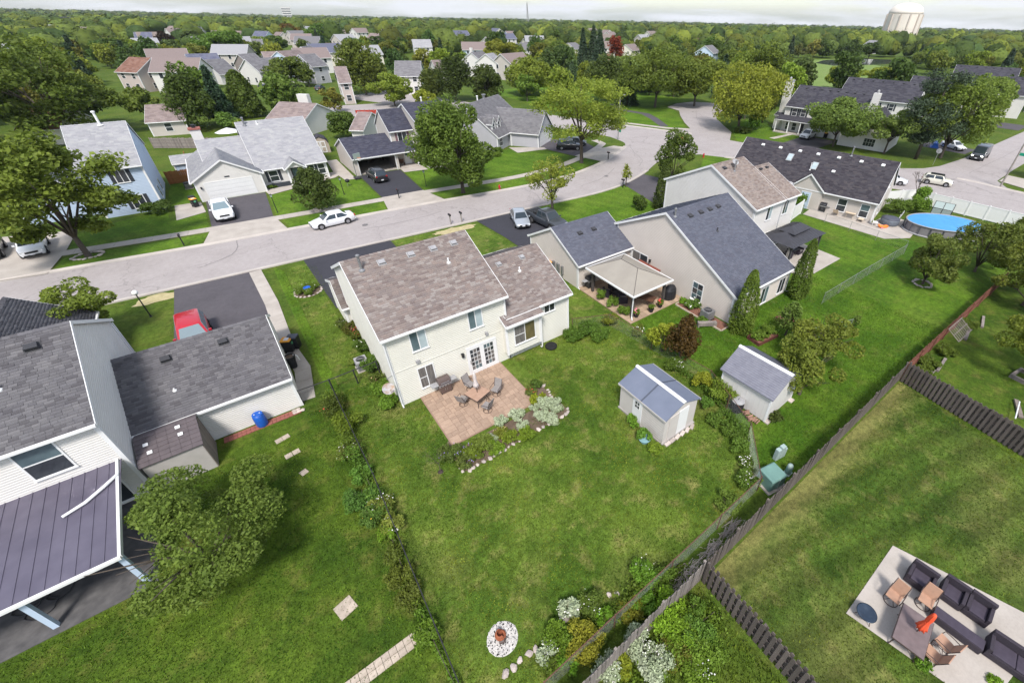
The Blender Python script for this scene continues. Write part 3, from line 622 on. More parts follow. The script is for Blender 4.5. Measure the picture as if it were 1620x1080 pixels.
# patio doors: two leaves with muntins
b = MB(); wallbox(b,'S',0,4.53,4.63,0,.08,.05,2.32); wallbox(b,'S',0,6.60,6.70,0,.08,.05,2.32); wallbox(b,'S',0,4.63,6.60,0,.08,2.2,2.32); wallbox(b,'S',0,4.55,6.68,0,.14,.0,.05)
pd = b.build('patio_door','trim_white',A)
for i,(u0,u1) in enumerate(((4.63,5.62),(5.62,6.60))):
    b = MB(); f=.15; d=.06 if i else .075
    wallbox(b,'S',0,u0,u0+f,.0,d,.05,2.2); wallbox(b,'S',0,u1-f,u1,.0,d,.05,2.2); wallbox(b,'S',0,u0+f,u1-f,.0,d,2.06,2.2); wallbox(b,'S',0,u0+f,u1-f,.0,d,.05,.36)
    for k in range(1,3): x=u0+f+(u1-u0-2*f)*k/3; wallbox(b,'S',0,x-.014,x+.014,.042,.056,.36,2.06)
    for k in range(1,5): z=.36+1.7*k/5; wallbox(b,'S',0,u0+f,u1-f,.042,.055,z-.014,z+.014)
    b.build('door_leaf','trim_white',pd)
    for kx in range(3):
        for kz in range(5):
            b=MB(); wx=(u1-u0-2*f)/3; wallbox(b,'S',0,u0+f+wx*kx+.004,u0+f+wx*(kx+1)-.004,.003,.041,.36+.34*kz+.004,.36+.34*(kz+1)-.004); b.build('pane',random.Random(kx*5+kz+i).choice(['glass_dark','blind_grey','glass_teal']),pd)
b=MB(); wallbox(b,'S',0,4.70,4.74,.065,.11,.95,1.25); b.build('handle','metal_grey',pd)
walllamp(A,'S',0,4.26,1.96)
b=MB(); wallbox(b,'S',0,.12,7.15,.012,.05,2.60,2.655); b.build('belt_board','siding_cream',A)
for u,z,w in ((2.05-.65,2.74,.22),(6.0,2.78,.18)): 
    b=MB(); wallbox(b,'S',0,u,u+w,.03,.16,z,z+.2); b.build('junction_box','vent_grey',A)
downspout(A,-.02,-.1,0,5.15,dy=-.2); downspout(A,9.98,-.62,0.05,3.1,dx=.05,dy=.3); downspout(A,7.62,-.08,3.3,5.1,dy=-.05)
downspout(A,12.7,-.1,0.05,3.45,dx=.2,dy=-.1)
b=MB(); b.box(.0,12.75,-.012,.2,-.02,.07); b.build('foundation_course','foundation',A)
for x in (1.95, 3.75, 5.2, 6.6): 
    y=5.1-.75; roofvent(A,x,y,slopez(5.3,ka,y),slope=math.atan(ka))
for x,y in ((9.3,3.55),(11.2,3.55)): roofvent(A,x,y,slopez(3.6,kw,y),slope=math.atan(kw),sx=.33,sy=.32)
pipe(A,.75,4.2,slopez(5.3,ka,4.2),.85,.075,'metal_grey',True); pipe(A,5.6,3.1,slopez(5.3,ka,3.1),.3); pipe(A,10.4,2.6,slopez(3.6,kw,2.6),.28)
# front: garage and porch, seen only past the gable
gable(A,-.35,5.4,10.3,14.2,2.55,3.9,'x','siding_cream','shingle_brown',faces='W',seed=14,ov=.3,ovr=.15,rp=11.0)
b=MB(); b.tube([(-.08,-.05,2.55),(-.42,-.25,2.62)],.025); b.build('dish_arm','metal_grey',A)
# satellite dish on the corner
def dish(parent, c, tilt, az, m='vent_grey', r=.34):
    b=MB(); b.lathe([(0.001,-.07),(r*.4,-.062),(r*.75,-.035),(r,.0),(r*1.02,.005),(r*.97,.006),(r*.7,-.025),(r*.35,-.05),(0.001,-.058)],n=20); b.tube([(0,-r*.9,-.02),(0,-r*.5,.32)],.014); b.cbox((0,-r*.5,.34),(.09,.07,.12)); b.tube([(0,0,-.07),(0,0,-.16),(0,-.05,-.5)],.022)
    b.xform(Matrix.Translation(c)@Matrix.Rotation(az,4,'Z')@Matrix.Rotation(tilt,4,'X')); return b.build('satellite_dish',m,parent,smooth=False)
mat('dish_grey',(.42,.42,.44),.5,col2=(.30,.20,.13),scale=5,detail=5)
dish(A,(-.5,-.3,1.95),R(42),R(10),'dish_grey')
# ================================================================ left neighbour with grey roofs
Bh = thing('house', (-8.75, 25.7, 0), 0, 'white-sided house with mottled grey shingle roofs and purple porch roof', 'house')
gable(Bh,-6.5,0,-2.05,7.5,5.15,7.65,'x','siding_white','shingle_grey',faces='SE',seed=21,ov=.25,ovr=.12)
gable(Bh,.02,7.0,0.05,7.85,2.4,4.45,'x','siding_white','shingle_grey',faces='SE',seed=27,ov=.25,ovr=.12)
gable(Bh,-8.5,-2.6,9.0,15.5,2.5,4.7,'y','siding_white','shingle_grey',faces='',seed=33,ov=.25,ovr=.15)
kb=2.05/3.9
window(Bh,'S',-2.05,-2.62,-1.42,3.24,4.82,'double',('glass_teal','glass_dark'))
roofvent(Bh,2.15,3.1,slopez(2.4,kb,3.05),.42,.36,.2,'vent_dark',slope=math.atan(kb)); roofvent(Bh,4.75,3.1,slopez(2.4,kb,3.05),.42,.36,.2,'vent_dark',slope=math.atan(kb))
kb2=2.5/4.775
roofvent(Bh,-1.2,1.9,slopez(5.15,kb2,3.95),.46,.38,.22,'vent_dark',slope=math.atan(kb2)); roofvent(Bh,-3.6,2.2,slopez(5.15,kb2,4.25),.46,.38,.22,'vent_dark',slope=math.atan(kb2))
pipe(Bh,2.1,1.3,slopez(2.4,kb,1.25),.12,.04); pipe(Bh,-2.4,.4,slopez(5.15,kb2,2.45),.3)
downspout(Bh,.06,7.62,2.6,4.95,dy=.1)
mat('slate_floor',(.12,.115,.115),.85,col2=(.07,.068,.07),scale=2.5,fine=.2)
# attached porch: metal roof on blue-white posts
mat('metal_purple',(.145,.132,.175),.42,metallic=.3,col2=(.115,.104,.142),scale=1.1,fine=.06,fscale=3,spec=.4)
b=MB(); 
b.hexa([(-6.5,-7.55,2.28),(-.12,-7.55,2.28),(-.3,-2.06,2.62),(-6.5,-2.06,2.62),(-6.5,-7.55,2.33),(-.12,-7.55,2.33),(-.3,-2.06,2.67),(-6.5,-2.06,2.67)]); pr_=b.build('porch_roof','metal_purple',Bh)
for i in range(16):
    x=-6.3+i*.41; b=MB(); b.hexa([(x-.025,-7.53,2.33),(x+.025,-7.53,2.33),(x+.025,-2.08,2.67),(x-.025,-2.08,2.67),(x-.02,-7.53,2.352),(x+.02,-7.53,2.352),(x+.02,-2.08,2.692),(x-.02,-2.08,2.692)]); b.build('roof_seam','metal_purple',pr_)
b=MB(); b.box(-6.5,-.08,-7.68,-7.56,2.2,2.33); b.build('gutter','trim_white',Bh)
b=MB(); b.hexa([(-.14,-7.6,2.2),(-.04,-7.6,2.2),(-.22,-2.06,2.54),(-.32,-2.06,2.54),(-.14,-7.6,2.39),(-.04,-7.6,2.39),(-.22,-2.06,2.74),(-.32,-2.06,2.74)]); b.build('rake_board','trim_white',Bh)
for x in (-3.0,-.25,-5.8):
    b=MB(); b.box(x-.09,x+.09,-7.4,-7.22,.0,2.26); b.build('porch_post','trim_blue',Bh)
b=MB(); b.box(-6.5,-.2,-7.38,-7.28,2.06,2.26); b.build('porch_beam','trim_blue',Bh)
b=MB(); b.tube([(-.2,-3.1,2.7),(-.6,-3.55,2.69),(-1.2,-4.05,2.64),(-1.9,-4.35,2.62)],[.06,.07,.07,.06],6); b.build('downspout','trim_white',Bh)
b=MB(); b.box(-6.5,.1,-7.7,-2.06,.0,.035); b.build('porch_slab','slate_floor',Bh)
for u in (-2.2,-4.2): window(Bh,'S',-2.05,u,u+1.5,.25,2.0,'slider',('glass_dark','glass_dark'))
# lean-to shed against the wall
Ls=thing('lean_to_shed',(-7.35,24.5,0),0,'beige lean-to garden shed with dark plank roof tucked against the white wall','shed')
mat('resin_brown',(.115,.095,.10),.6,col2=(.09,.075,.08),scale=3); mat('resin_putty',(.43,.405,.385),.6,col2=(.38,.36,.34),scale=2)
b=MB(); b.add([(-1.2,-1.0,0),(1.15,-1.0,0),(1.15,1.15,0),(-1.2,1.15,0),(-1.2,-1.0,1.85),(1.15,-1.0,1.85),(1.15,.6,2.4),(-1.2,.6,2.4),(1.15,1.15,2.2),(-1.2,1.15,2.2)],[(0,1,5,4),(1,2,8,6,5),(2,3,9,8),(3,0,4,7,9),(4,5,6,7),(7,6,8,9)]); b.build('wall','resin_putty',Ls)
for j in range(7):
    for i in range(6):
        u0=-1.28+i*.42+(.21 if j%2 else 0)*0; v0=j/7; v1=(j+1)/7; yz=lambda v:(-1.1+1.75*v,1.83+.62*v); (ya,za),(yb,zb)=yz(v0),yz(v1); b=MB()
        b.hexa([(u0+.005,ya,za+.02),(u0+.415,ya,za+.02),(u0+.415,yb,zb+.005),(u0+.005,yb,zb+.005),(u0+.005,ya,za+.055),(u0+.415,ya,za+.055),(u0+.415,yb,zb+.03),(u0+.005,yb,zb+.03)]); b.build('roof_plank','resin_brown',Ls)
b=MB(); b.hexa([(-1.28,.6,2.44),(1.25,.6,2.44),(1.25,1.2,2.22),(-1.28,1.2,2.22),(-1.28,.6,2.48),(1.25,.6,2.48),(1.25,1.2,2.26),(-1.28,1.2,2.26)]); b.build('roof_back','resin_brown',Ls)
for x,v in ((-.85,.62),(-.75,.35),(.45,.8),(.5,.55)):
    y=-1.1+1.75*v; z=1.83+.62*v; b=MB(); b.hexa([(x-.1,y-.08,z+.05),(x+.1,y-.08,z+.05),(x+.1,y+.08,z+.1),(x-.1,y+.08,z+.1),(x-.1,y-.08,z+.075),(x+.1,y-.08,z+.075),(x+.1,y+.08,z+.13),(x-.1,y+.08,z+.13)]); b.build('skylight','trim_white',Ls)
mat('fence_weathered',(.22,.185,.16),.85,col2=(.15,.125,.11),scale=4,stretch=(1,1,.2),objrand=.12)
for i in range(5):
    b=MB(); b.box(1.16,1.19,-1.0+i*.4,-1.0+i*.4+.38,0,1.75+.1*i); b.build('side_board','fence_weathered',Ls)
# ================================================================ right neighbour with slate roof
Ch = thing('house',(26.75,15.1,0),0,'beige-sided house with long slate-blue shingle roof behind the tan gazebo','house')
gable(Ch,0,7.9,0,13.6,2.6,6.75,'x','siding_beige','shingle_slate',ez2=3.95,rp=7.75,faces='SWE',seed=41,ov=.3,ovr=.18)
gable(Ch,-6.35,-.02,11.6,19.2,2.4,4.4,'x','siding_beige','shingle_slate',faces='SW',seed=47,ov=.28,ovr=.15)
kc=4.15/7.75; kg=2.0/3.8
for x in (1.9,3.25,4.45,5.6): y=7.75-.9; roofvent(Ch,x,y,slopez(2.6,kc,y),.42,.34,.13,'vent_dark',slope=math.atan(kc))
for x in (-4.2,-2.6): y=11.6+2.5; roofvent(Ch,x,y,slopez(2.4,kg,2.5),.42,.34,.15,'vent_dark',slope=math.atan(kg))
pipe(Ch,.35,7.2,slopez(2.6,kc,7.2),.55,.07,'metal_grey',True); pipe(Ch,3.3,4.9,slopez(2.6,kc,4.9),.3,.05,'vent_dark')
window(Ch,'W',0,2.95,3.95,.52,2.05,'grid',('glass_dark','glass_teal'),mull=(2,3)); window(Ch,'W',0,9.4,11.3,.1,2.1,'slider',('glass_dark','blind_grey'),name='patio_door')
window(Ch,'S',0,4.0,4.95,.25,1.75,'slider',('glass_dark','glass_teal')); window(Ch,'S',0,6.6,7.5,.35,1.72,'slider',('glass_dark','glass_dark'))
window(Ch,'S',11.6,-2.0,-.9,1.5,2.25,'slider',('curtain_pale','curtain_pale')); walllamp(Ch,'W',0,9.0,1.9)
downspout(Ch,-6.4,11.5,0,2.3,dy=-.25); downspout(Ch,7.95,-.1,0,2.4,dx=.75,dy=-.25); downspout(Ch,-.15,11.35,.1,2.3,dy=-.1)
mat('awning_red',(.23,.075,.05),.6,col2=(.17,.055,.04),scale=5,stretch=(1,6,1))
b=MB()
for i in range(9):
    y0=7.65+i*.3; b.hexa([(-.75,y0,1.2),(-.03,y0,1.45),(-.03,y0+.29,1.45),(-.75,y0+.29,1.2),(-.75,y0,1.24),(-.03,y0,1.5),(-.03,y0+.29,1.5),(-.75,y0+.29,1.24)])
b.build('awning','awning_red',Ch)
for y,w in ((15.0,.3),(14.3,.34),(13.7,.22)):
    b=MB(); b.box(-6.55,-6.36,y,y+w,.5,1.3); b.tube([(-6.45,y+.1,.5),(-6.45,y+.1,.02)],.03); b.build('meter_box','metal_grey',Ch)
# ================================================================ D: tan-roofed house next door but one
D=thing('house',(37.3,21.2,0),0,'pale-sided two-storey house with tan shingle roof behind the slate-roofed house','house')
gable(D,0,4.95,0,11.3,5.3,8.0,'x','siding_pale','shingle_tan',faces='SW',seed=51,ov=.28,ovr=.16)
gable(D,4.97,7.6,0,8.4,5.3,7.3,'x','siding_pale','shingle_tan',faces='SE',seed=55,ov=.28,ovr=.16)
window(D,'S',0,2.3,3.15,3.6,4.95,'slider',('glass_dark','curtain_pale')); window(D,'S',0,5.3,6.1,3.55,4.9,'slider',('glass_dark','glass_teal')); window(D,'S',0,5.9,6.9,.5,1.2,'slider'); window(D,'S',0,2.0,3.8,.1,2.05,'slider',name='patio_door')
kd=2.7/5.65; roofvent(D,1.0,4.9,slopez(5.3,kd,4.9),.4,.34,.14,'vent_dark',slope=math.atan(kd)); roofvent(D,5.6,3.7,slopez(5.3,kd,3.7),.35,.3,.14,'vent_dark'); roofvent(D,6.7,3.7,slopez(5.3,kd,3.7),.35,.3,.14,'vent_dark')
pipe(D,1.9,4.3,slopez(5.3,kd,4.3),.9,.06,'metal_grey',True); dish(D,(2.4,4.7,8.2),R(35),R(-20)); dish(D,(7.75,1.1,5.9),R(35),R(-20)); downspout(D,0,-.1,0,5.1)
# ================================================================ E: corner house with skylights
Eh=thing('house',(57.96,17.66,0),R(12),'beige corner house with dark plum shingle roof and two skylights','house')
gable(Eh,0,9.2,0,18.8,2.6,6.15,'y','siding_sand','shingle_plum',faces='WS',seed=61,ov=.3,ovr=.16,tw=.42,ex=.2)
gable(Eh,-.35,3.2,6.1,9.9,2.6,4.3,'x','siding_sand','shingle_plum',faces='W',seed=65,ov=.22,ovr=.2,corners=False)
window(Eh,'W',0,3.2,4.15,.6,2.05,'double'); window(Eh,'W',0,.65,1.55,.5,1.98,'double',('glass_teal','glass_dark')); window(Eh,'S',0,2.1,2.9,.6,2.0,'double',('glass_teal','glass_teal')); window(Eh,'S',0,4.2,5.0,3.3,4.6,'double',('curtain_pale','glass_teal'))
door(Eh,'W',-.35,7.4,8.5,.05,2.1,'trim_blue')
ke=3.55/4.6
def onW(x,y,th=.10): return (x,y,2.6+ke*x+th+.03)
for y,x in ((16.2,3.9),(13.8,3.9),(11.2,3.9),(8.9,3.9),(6.4,3.9),(3.8,3.9),(1.4,3.9),(6.2,2.2)):
    v=onW(x,y); b=MB(); b.hexa([(-.2,-.2,0),(.2,-.2,0),(.2,.2,0),(-.2,.2,0),(-.2,-.2,.17),(.12,-.17,.14),(.12,.17,.14),(-.2,.2,.17)]); b.xform(Matrix.Translation(v)@Matrix.Rotation(-math.atan(ke),4,'Y')); b.build('roof_vent','pvc_white',Eh)
for y,x in ((12.0,2.9),(8.6,2.4)):
    v=onW(x,y); b=MB(); b.cbox((0,0,.06),(1.15,.72,.12)); b.xform(Matrix.Translation(v)@Matrix.Rotation(-math.atan(ke),4,'Y')); sk=b.build('skylight','vent_grey',Eh)
    b=MB(); b.cbox((0,0,.125),(1.0,.58,.03)); b.xform(Matrix.Translation(v)@Matrix.Rotation(-math.atan(ke),4,'Y')); b.build('pane','curtain_pale',sk)
pipe(Eh,4.4,5.2,6.1,1.0,.08,'metal_grey',True); pipe(Eh,1.9,8.9,onW(1.9,8.9)[2],.9,.04,'pvc_white')
# ================================================================ F: pale blue two-storey across the street
F=thing('house',(-13.4,71.7,0),0,'pale blue two-storey house with lavender-grey roof behind the big street tree','house')
gable(F,0,5.2,0,11.8,5.3,8.8,'x','siding_blue','shingle_silver',faces='SE',seed=71,ov=.3,ovr=.12,tw=.5,ex=.22,lap=.16)
window(F,'S',0,2.6,3.6,3.6,4.9,'slider',shutters='shutter_dark'); window(F,'S',0,2.8,3.9,.6,2.0,'slider',shutters='shutter_dark'); window(F,'E',5.2,3.0,3.9,.6,1.9,'double'); window(F,'E',5.2,6.3,7.2,.6,1.9,'double')
pipe(F,3.1,5.6,8.75,1.3,.12,'pvc_white',True); downspout(F,5.25,-.1,0,5.1)
gable(F,-6.5,-.02,2.0,9.0,2.6,4.8,'y','siding_blue','shingle_silver',faces='S',seed=75,tw=.5,ex=.22)
# ================================================================ G: grey-roofed ranch
Gh=thing('house',(-4.5,71.8,0),0,'white ranch house with light grey roof, garage gable and small porch gable','house')
gable(Gh,7.0,15.1,1.8,18.6,2.45,6.85,'x','siding_white','shingle_silver',faces='SE',seed=81,ov=.35,ovr=.2,tw=.5,ex=.22)
gable(Gh,1.8,7.0,2.8,14.6,2.6,5.4,'x','siding_white','shingle_silver',faces='',seed=84,ov=.2,ovr=.15,tw=.5,ex=.22,corners=False)
gable(Gh,0,7.0,0,13.0,2.55,4.6,'y','siding_white','shingle_silver',faces='SW',seed=87,ov=.3,ovr=.25,tw=.5,ex=.22)
garage_door(Gh,'S',0,.95,5.85,.02,2.1); b=MB(); wallbox(b,'S',0,3.2,3.75,.0,.03,2.5,2.68); b.build('house_number','shutter_dark',Gh); walllamp(Gh,'S',0,.5,1.7)
window(Gh,'S',1.8,8.0,8.95,.7,2.0,'double',shutters='shutter_dark'); window(Gh,'S',1.8,12.6,13.5,.75,2.05,'double',shutters='shutter_dark'); window(Gh,'S',1.8,14.0,14.8,.75,2.05,'double')
door(Gh,'S',1.8,10.6,11.6,.05,2.1,'door_black',(.42,.92)); 
gable(Gh,10.0,12.2,.55,4.4,2.35,3.15,'y','siding_white','shingle_silver',seed=90,tw=.5,ex=.22,open_wall=True,corners=False,ov=.2)
b=MB(); b.add([(10.0,.6,2.35),(12.2,.6,2.35),(11.1,.6,3.15),(10.0,.7,2.35),(12.2,.7,2.35),(11.1,.7,3.15)],[(0,1,2),(5,4,3),(0,3,4,1),(1,4,5,2),(2,5,3,0)]); b.build('porch_gable','siding_white',Gh)
for x in (10.1,12.1):
    b=MB(); b.box(x-.1,x+.1,.6,.8,0,2.35); b.build('porch_post','trim_white',Gh)
b=MB(); b.box(7.8,10.0,.9,1.3,.05,.55); b.build('planter_bench','shutter_dark',Gh)
b=MB(); b.box(1.5,2.7,12.6,13.8,2.5,6.1); ch=b.build('chimney','siding_white',Gh); b=MB(); b.box(1.4,2.8,12.5,13.9,6.1,6.3); b.build('chimney_cap','brick_red',ch); b=MB(); b.lathe([(.22,6.3),(.22,6.6),(.3,6.65),(.1,6.75)],(2.1,13.2,0)); b.build('chimney_pot','black_metal',ch)
pipe(Gh,7.8,9.5,6.6,.9,.11,'metal_grey',True); pipe(Gh,9.3,9.6,6.6,.4,.08)
# ================================================================ H: navy-roofed house with open garage
Hh=thing('house',(13.9,71.9,0),0,'beige house with navy shingle roofs, open garage and upstairs window','house')
gable(Hh,0,9.5,0,9.4,2.5,4.3,'x','siding_sand','shingle_navy',seed=91,ov=.35,ovr=.15,tw=.5,ex=.22,open_wall=True,corners=False)
b=MB(); b.add([(0,0,0),(0,9.4,0),(0,9.4,2.5),(0,4.7,4.3),(0,0,2.5),(.12,0,0),(.12,9.4,0),(.12,9.4,2.5),(.12,4.7,4.3),(.12,0,2.5)],[(0,1,2,3,4),(9,8,7,6,5)]+[(i,(i+1)%5,5+(i+1)%5,5+i) for i in range(5)]); wl=b.build('wall','siding_sand',Hh)
laps(wl,'y',-1,0,lambda z:0 if z<2.5 else 4.7*(z-2.5)/1.8,lambda z:9.4 if z<2.5 else 9.4-4.7*(z-2.5)/1.8,0,4.3,'siding_sand',.16)
b=MB(); b.box(0.12,.6,0,.14,0,2.5); b.box(5.9,6.35,0,.14,0,2.5); b.box(.6,5.9,0,.14,2.12,2.5); b.build('wall','siding_sand',Hh)
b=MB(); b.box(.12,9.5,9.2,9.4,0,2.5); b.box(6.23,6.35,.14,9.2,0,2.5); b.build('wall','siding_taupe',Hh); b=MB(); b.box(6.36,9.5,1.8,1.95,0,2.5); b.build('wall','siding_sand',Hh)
b=MB(); b.box(.5,.6,-.06,0,0,2.12); b.box(5.9,6.0,-.06,0,0,2.12); b.box(.5,6.0,-.06,0,2.12,2.24); b.build('garage_door_frame','trim_white',Hh)
b=MB(); b.box(.6,5.9,.35,2.9,2.2,2.25); b.build('garage_door','trim_white',Hh); b=MB(); b.box(.12,6.3,.1,9.2,.02,.06); b.build('garage_floor','concrete_old',Hh)
for x in (9.35,): 
    b=MB(); b.box(x-.1,x+.1,.0,.2,0,2.5); b.build('porch_post','trim_white',Hh)
door(Hh,'S',1.8,7.9,8.8,.15,2.2,'trim_white',(.6,.9)); b=MB(); b.box(6.4,9.3,-.1,1.8,.0,.15); b.build('porch_slab','concrete',Hh)
gable(Hh,6.6,10.2,2.4,9.0,5.1,7.45,'x','siding_sand','shingle_navy',faces='SW',seed=95,ov=.3,ovr=.15,tw=.5,ex=.22,z0=2.6,lap=.16)
gable(Hh,10.2,16.4,-2.5,12.5,5.2,8.15,'x','siding_sand','shingle_navy',faces='SW',seed=99,ov=.25,ovr=.15,tw=.5,ex=.22,lap=.16,rp=4.9)
window(Hh,'S',2.4,7.75,9.05,3.5,4.7,'slider',shutters='shutter_mauve'); window(Hh,'S',-2.5,12.5,14.2,.8,2.1,'slider',shutters='shutter_mauve'); window(Hh,'S',-2.5,12.5,14.2,3.6,4.9,'slider',shutters='shutter_mauve')
pipe(Hh,13.4,5.2,7.95,.8,.1,'pvc_white',True)
# clutter inside the open garage
mat('wood_brown',(.13,.065,.04),.6,col2=(.09,.045,.03),scale=4,stretch=(1,1,.2))
for nm,(x,y,w,d,h),m in (('storage_shelf',(5.0,6.5,1.6,.5,1.6),'wood_brown'),('storage_cabinet',(1.2,7.6,1.2,.5,1.7),'vent_grey'),('cardboard_box',(3.6,6.0,.6,.6,.5),'fence_weathered'),('workbench',(3.0,8.4,1.8,.6,.9),'wood_brown')):
    t=thing(nm,(13.9+x,71.9+y,.06),0,{'storage_shelf':'brown storage shelf inside the open garage','storage_cabinet':'grey cabinet at the back of the open garage','cardboard_box':'cardboard box on the floor of the open garage','workbench':'wooden workbench along the rear of the open garage'}[nm],nm.replace('_',' '))
    for sx in (-1,1):
        b=MB(); b.box(sx*w/2-.03,sx*w/2+.03,-d/2,d/2,0,h); b.build('side',m,t)
    for k in range(3):
        b=MB(); b.box(-w/2+.031,w/2-.031,-d/2,d/2,h*(k+.5)/3-.03,h*(k+.5)/3); b.build('shelf',m,t)
    b=MB(); b.box(-w/2,w/2,-d/2,d/2,h,h+.04); b.build('top',m,t)
# ================================================================ I: grey house with dormers, turned to the bend
I=thing('house',(41.6,75.4,0),R(35),'grey house with steep roof, twin white dormers and side garage','house')
gable(I,-4.6,8.3,0,11.4,2.5,7.0,'x','siding_grey','shingle_ash',faces='SW',seed=101,ov=.4,ovr=.2,tw=.55,ex=.24,lap=.16)
gable(I,0,7.0,-5.8,5.0,2.5,5.6,'y','siding_grey','shingle_ash',faces='SW',seed=105,ov=.3,ovr=.25,tw=.55,ex=.24,lap=.16)
garage_door(I,'S',-5.8,.9,6.1,.02,2.15)
for x in (-3.6,-1.6):
    gable(I,x-.6,x+.6,1.0,4.6,4.35,5.2,'y','siding_grey','shingle_ash',faces='S',seed=108+int(x),ov=.15,ovr=.15,z0=3.0,tw=.5,ex=.24,corners=True); window(I,'S',1.0,x-.3,x+.3,3.3,4.3,'double',sill=False)
window(I,'S',0,-3.9,-2.7,.7,2.0,'double'); b=MB(); b.box(-.2,.0,-.6,-.4,0,2.4); b.build('porch_post','trim_white',I)
pipe(I,0.6,5.9,6.9,.8,.12,'pvc_white',True); pipe(I,3.4,6.1,6.9,.7,.25,'metal_grey',True)
# ================================================================ K: white townhouses with dark roofs
K=thing('townhouse',(96.4,53.4,0),R(10),'white townhouse with dark roof, paired shuttered windows and tall white chimney','townhouse')
gable(K,0,11.6,-14.5,0,5.0,8.3,'y','siding_white','shingle_char',faces='WN',seed=111,ov=.3,ovr=.2,tw=.6,ex=.26,lap=.16)
gable(K,-4.5,4.5,-21.5,-13.0,2.8,6.2,'x','siding_white','shingle_char',faces='WS',seed=115,ov=.3,ovr=.2,tw=.6,ex=.26,lap=.16)
for y0 in (-2.4,-4.2): window(K,'W',0,y0,y0+.9,3.3,4.6,'double',shutters='shutter_dark')
window(K,'W',0,-7.2,-6.3,3.3,4.6,'double',shutters='shutter_dark'); window(K,'W',0,-1.6,-.8,.5,1.9,'double'); door(K,'W',0,-4.6,-3.6,.1,2.2,'door_black'); window(K,'W',0,-3.0,-2.2,.5,1.9,'double'); window(K,'W',-4.5,-19.3,-17.4,.6,1.9,'grid',mull=(4,2)); garage_door(K,'W',0,-12,-7.4,.02,2.2)
b=MB(); b.hexa([(-2.1,-6.8,2.55),(0,-6.8,3.15),(0,.9,3.15),(-2.1,.9,2.55),(-2.1,-6.8,2.68),(0,-6.8,3.28),(0,.9,3.28),(-2.1,.9,2.68)]); b.build('porch_roof','shingle_char_deck',K)
for y in (.7,-2.0,-4.4): 
    b=MB(); b.box(-2.0,-1.82,y-.1,y+.08,.0,2.6); b.build('porch_post','trim_white',K)
b=MB(); b.box(-2.2,0,-6.8,.9,.0,.2); b.build('porch_slab','concrete',K); b=MB(); b.box(-2.1,-1.98,-6.8,.9,2.42,2.56); b.build('porch_beam','trim_white',K)
gable(K,1.2,8.5,0.02,2.3,2.8,3.9,'y','siding_white','shingle_char',seed=118,tw=.6,ex=.26)
b=MB(); b.box(2.2,3.5,.8,2.2,0,9.3); c_=b.build('chimney','siding_white',K); b=MB(); b.box(2.1,3.6,.7,2.3,9.3,9.45); b.lathe([(.25,9.45),(.25,9.8),(.1,10.0)],(2.85,1.5,0)); b.build('chimney_cap','vent_grey',c_)
b=MB(); b.box(2.2,3.3,-16.2,-15.0,2.8,8.6); c_=b.build('chimney','siding_white',K); b=MB(); b.lathe([(.25,8.6),(.25,9.0),(.1,9.2)],(2.75,-15.6,0)); b.build('chimney_cap','vent_grey',c_)
kk=3.3/5.8
for i in range(8): 
    x=5.0; v=(x,-1.6-i*1.6,5.0+kk*x+.13); b=MB(); b.cbox((0,0,.08),(.4,.36,.16)); b.xform(Matrix.Translation(v)@Matrix.Rotation(-math.atan(kk),4,'Y')); b.build('roof_vent','vent_dark',K)
def townrow(loc,rz,label,L=16,hw=6,seed=121,ez=5.2,rz_=8.6):
    t=thing('townhouse',loc,rz,label,'townhouse'); gable(t,0,2*hw,-L,0,ez,rz_,'y','siding_white','shingle_char',faces='W',seed=seed,tw=.7,ex=.3,lap=.2)
    for y in range(3,L-2,3): window(t,'W',0,-y,-y+.9,3.3,4.6,'double',shutters='shutter_dark'); window(t,'W',0,-y,-y+.9,.6,2.0,'double')
    for i in range(int(L/2.2)):
        x=hw-.8; v=(x,-1.2-i*2.1,ez+(rz_-ez)/hw*x+.15); b=MB(); b.cbox((0,0,.08),(.4,.36,.16)); b.xform(Matrix.Translation(v)); b.build('roof_vent','vent_dark',t)
    return t
townrow((119,53.5,0),R(12),'long white townhouse row with dark roof behind the first townhouse'); townrow((138,46,0),R(14),'white townhouse with dark roof half hidden by the dark pine',12,6,131)
townrow((158,40,0),R(14),'dark-roofed townhouse beyond the pine and the maple',14,6,141); townrow((176,16,0),R(90),'white townhouse with porch at the end of the side street',14,6,151); townrow((190,52,0),R(14),'farthest dark-roofed townhouse above the pale green trees',16,6,161)
# ================================================================ houses of the streets behind
def far_house(p0,p1,zr,ez,hw,wall,roof,label,win=True,ext=0.0,chim=None,group=None,shut=None):
    a=site(*p0,zr); c=site(*p1,zr); d=c-a; L=d.length; rz=math.atan2(d.y,d.x)
    t=thing('house',(a.x,a.y,0),rz,label,'house',group); gable(t,0,L,-hw,hw,ez,zr,'x',wall,roof,seed=int(p0[0]),tw=.8 if L<40 else 0,ex=.36,lap=0,ov=.35,ovr=.25)
    if win:
        rows=[(.8,2.1)]+([(3.4,4.6)] if ez>4 else [])
        for z0,z1 in rows:
            n=max(1,int(L/3.2))
            for k in range(n): u=L*(k+.5)/n; window(t,'S',-hw,u-.5,u+.5,z0,z1,'double',shutters=shut,sill=False)
            for fc,at in (('W',0),('E',L)):
                for v in (-hw*.4,hw*.4): window(t,fc,at,v-.45,v+.45,z0,z1,'double',sill=False)
    if chim:
        b=MB(); b.box(chim[0]*L-chim[1]/2,chim[0]*L+chim[1]/2,.4,1.3,ez,zr+chim[2]); b.build('chimney',wall,t)
    return t
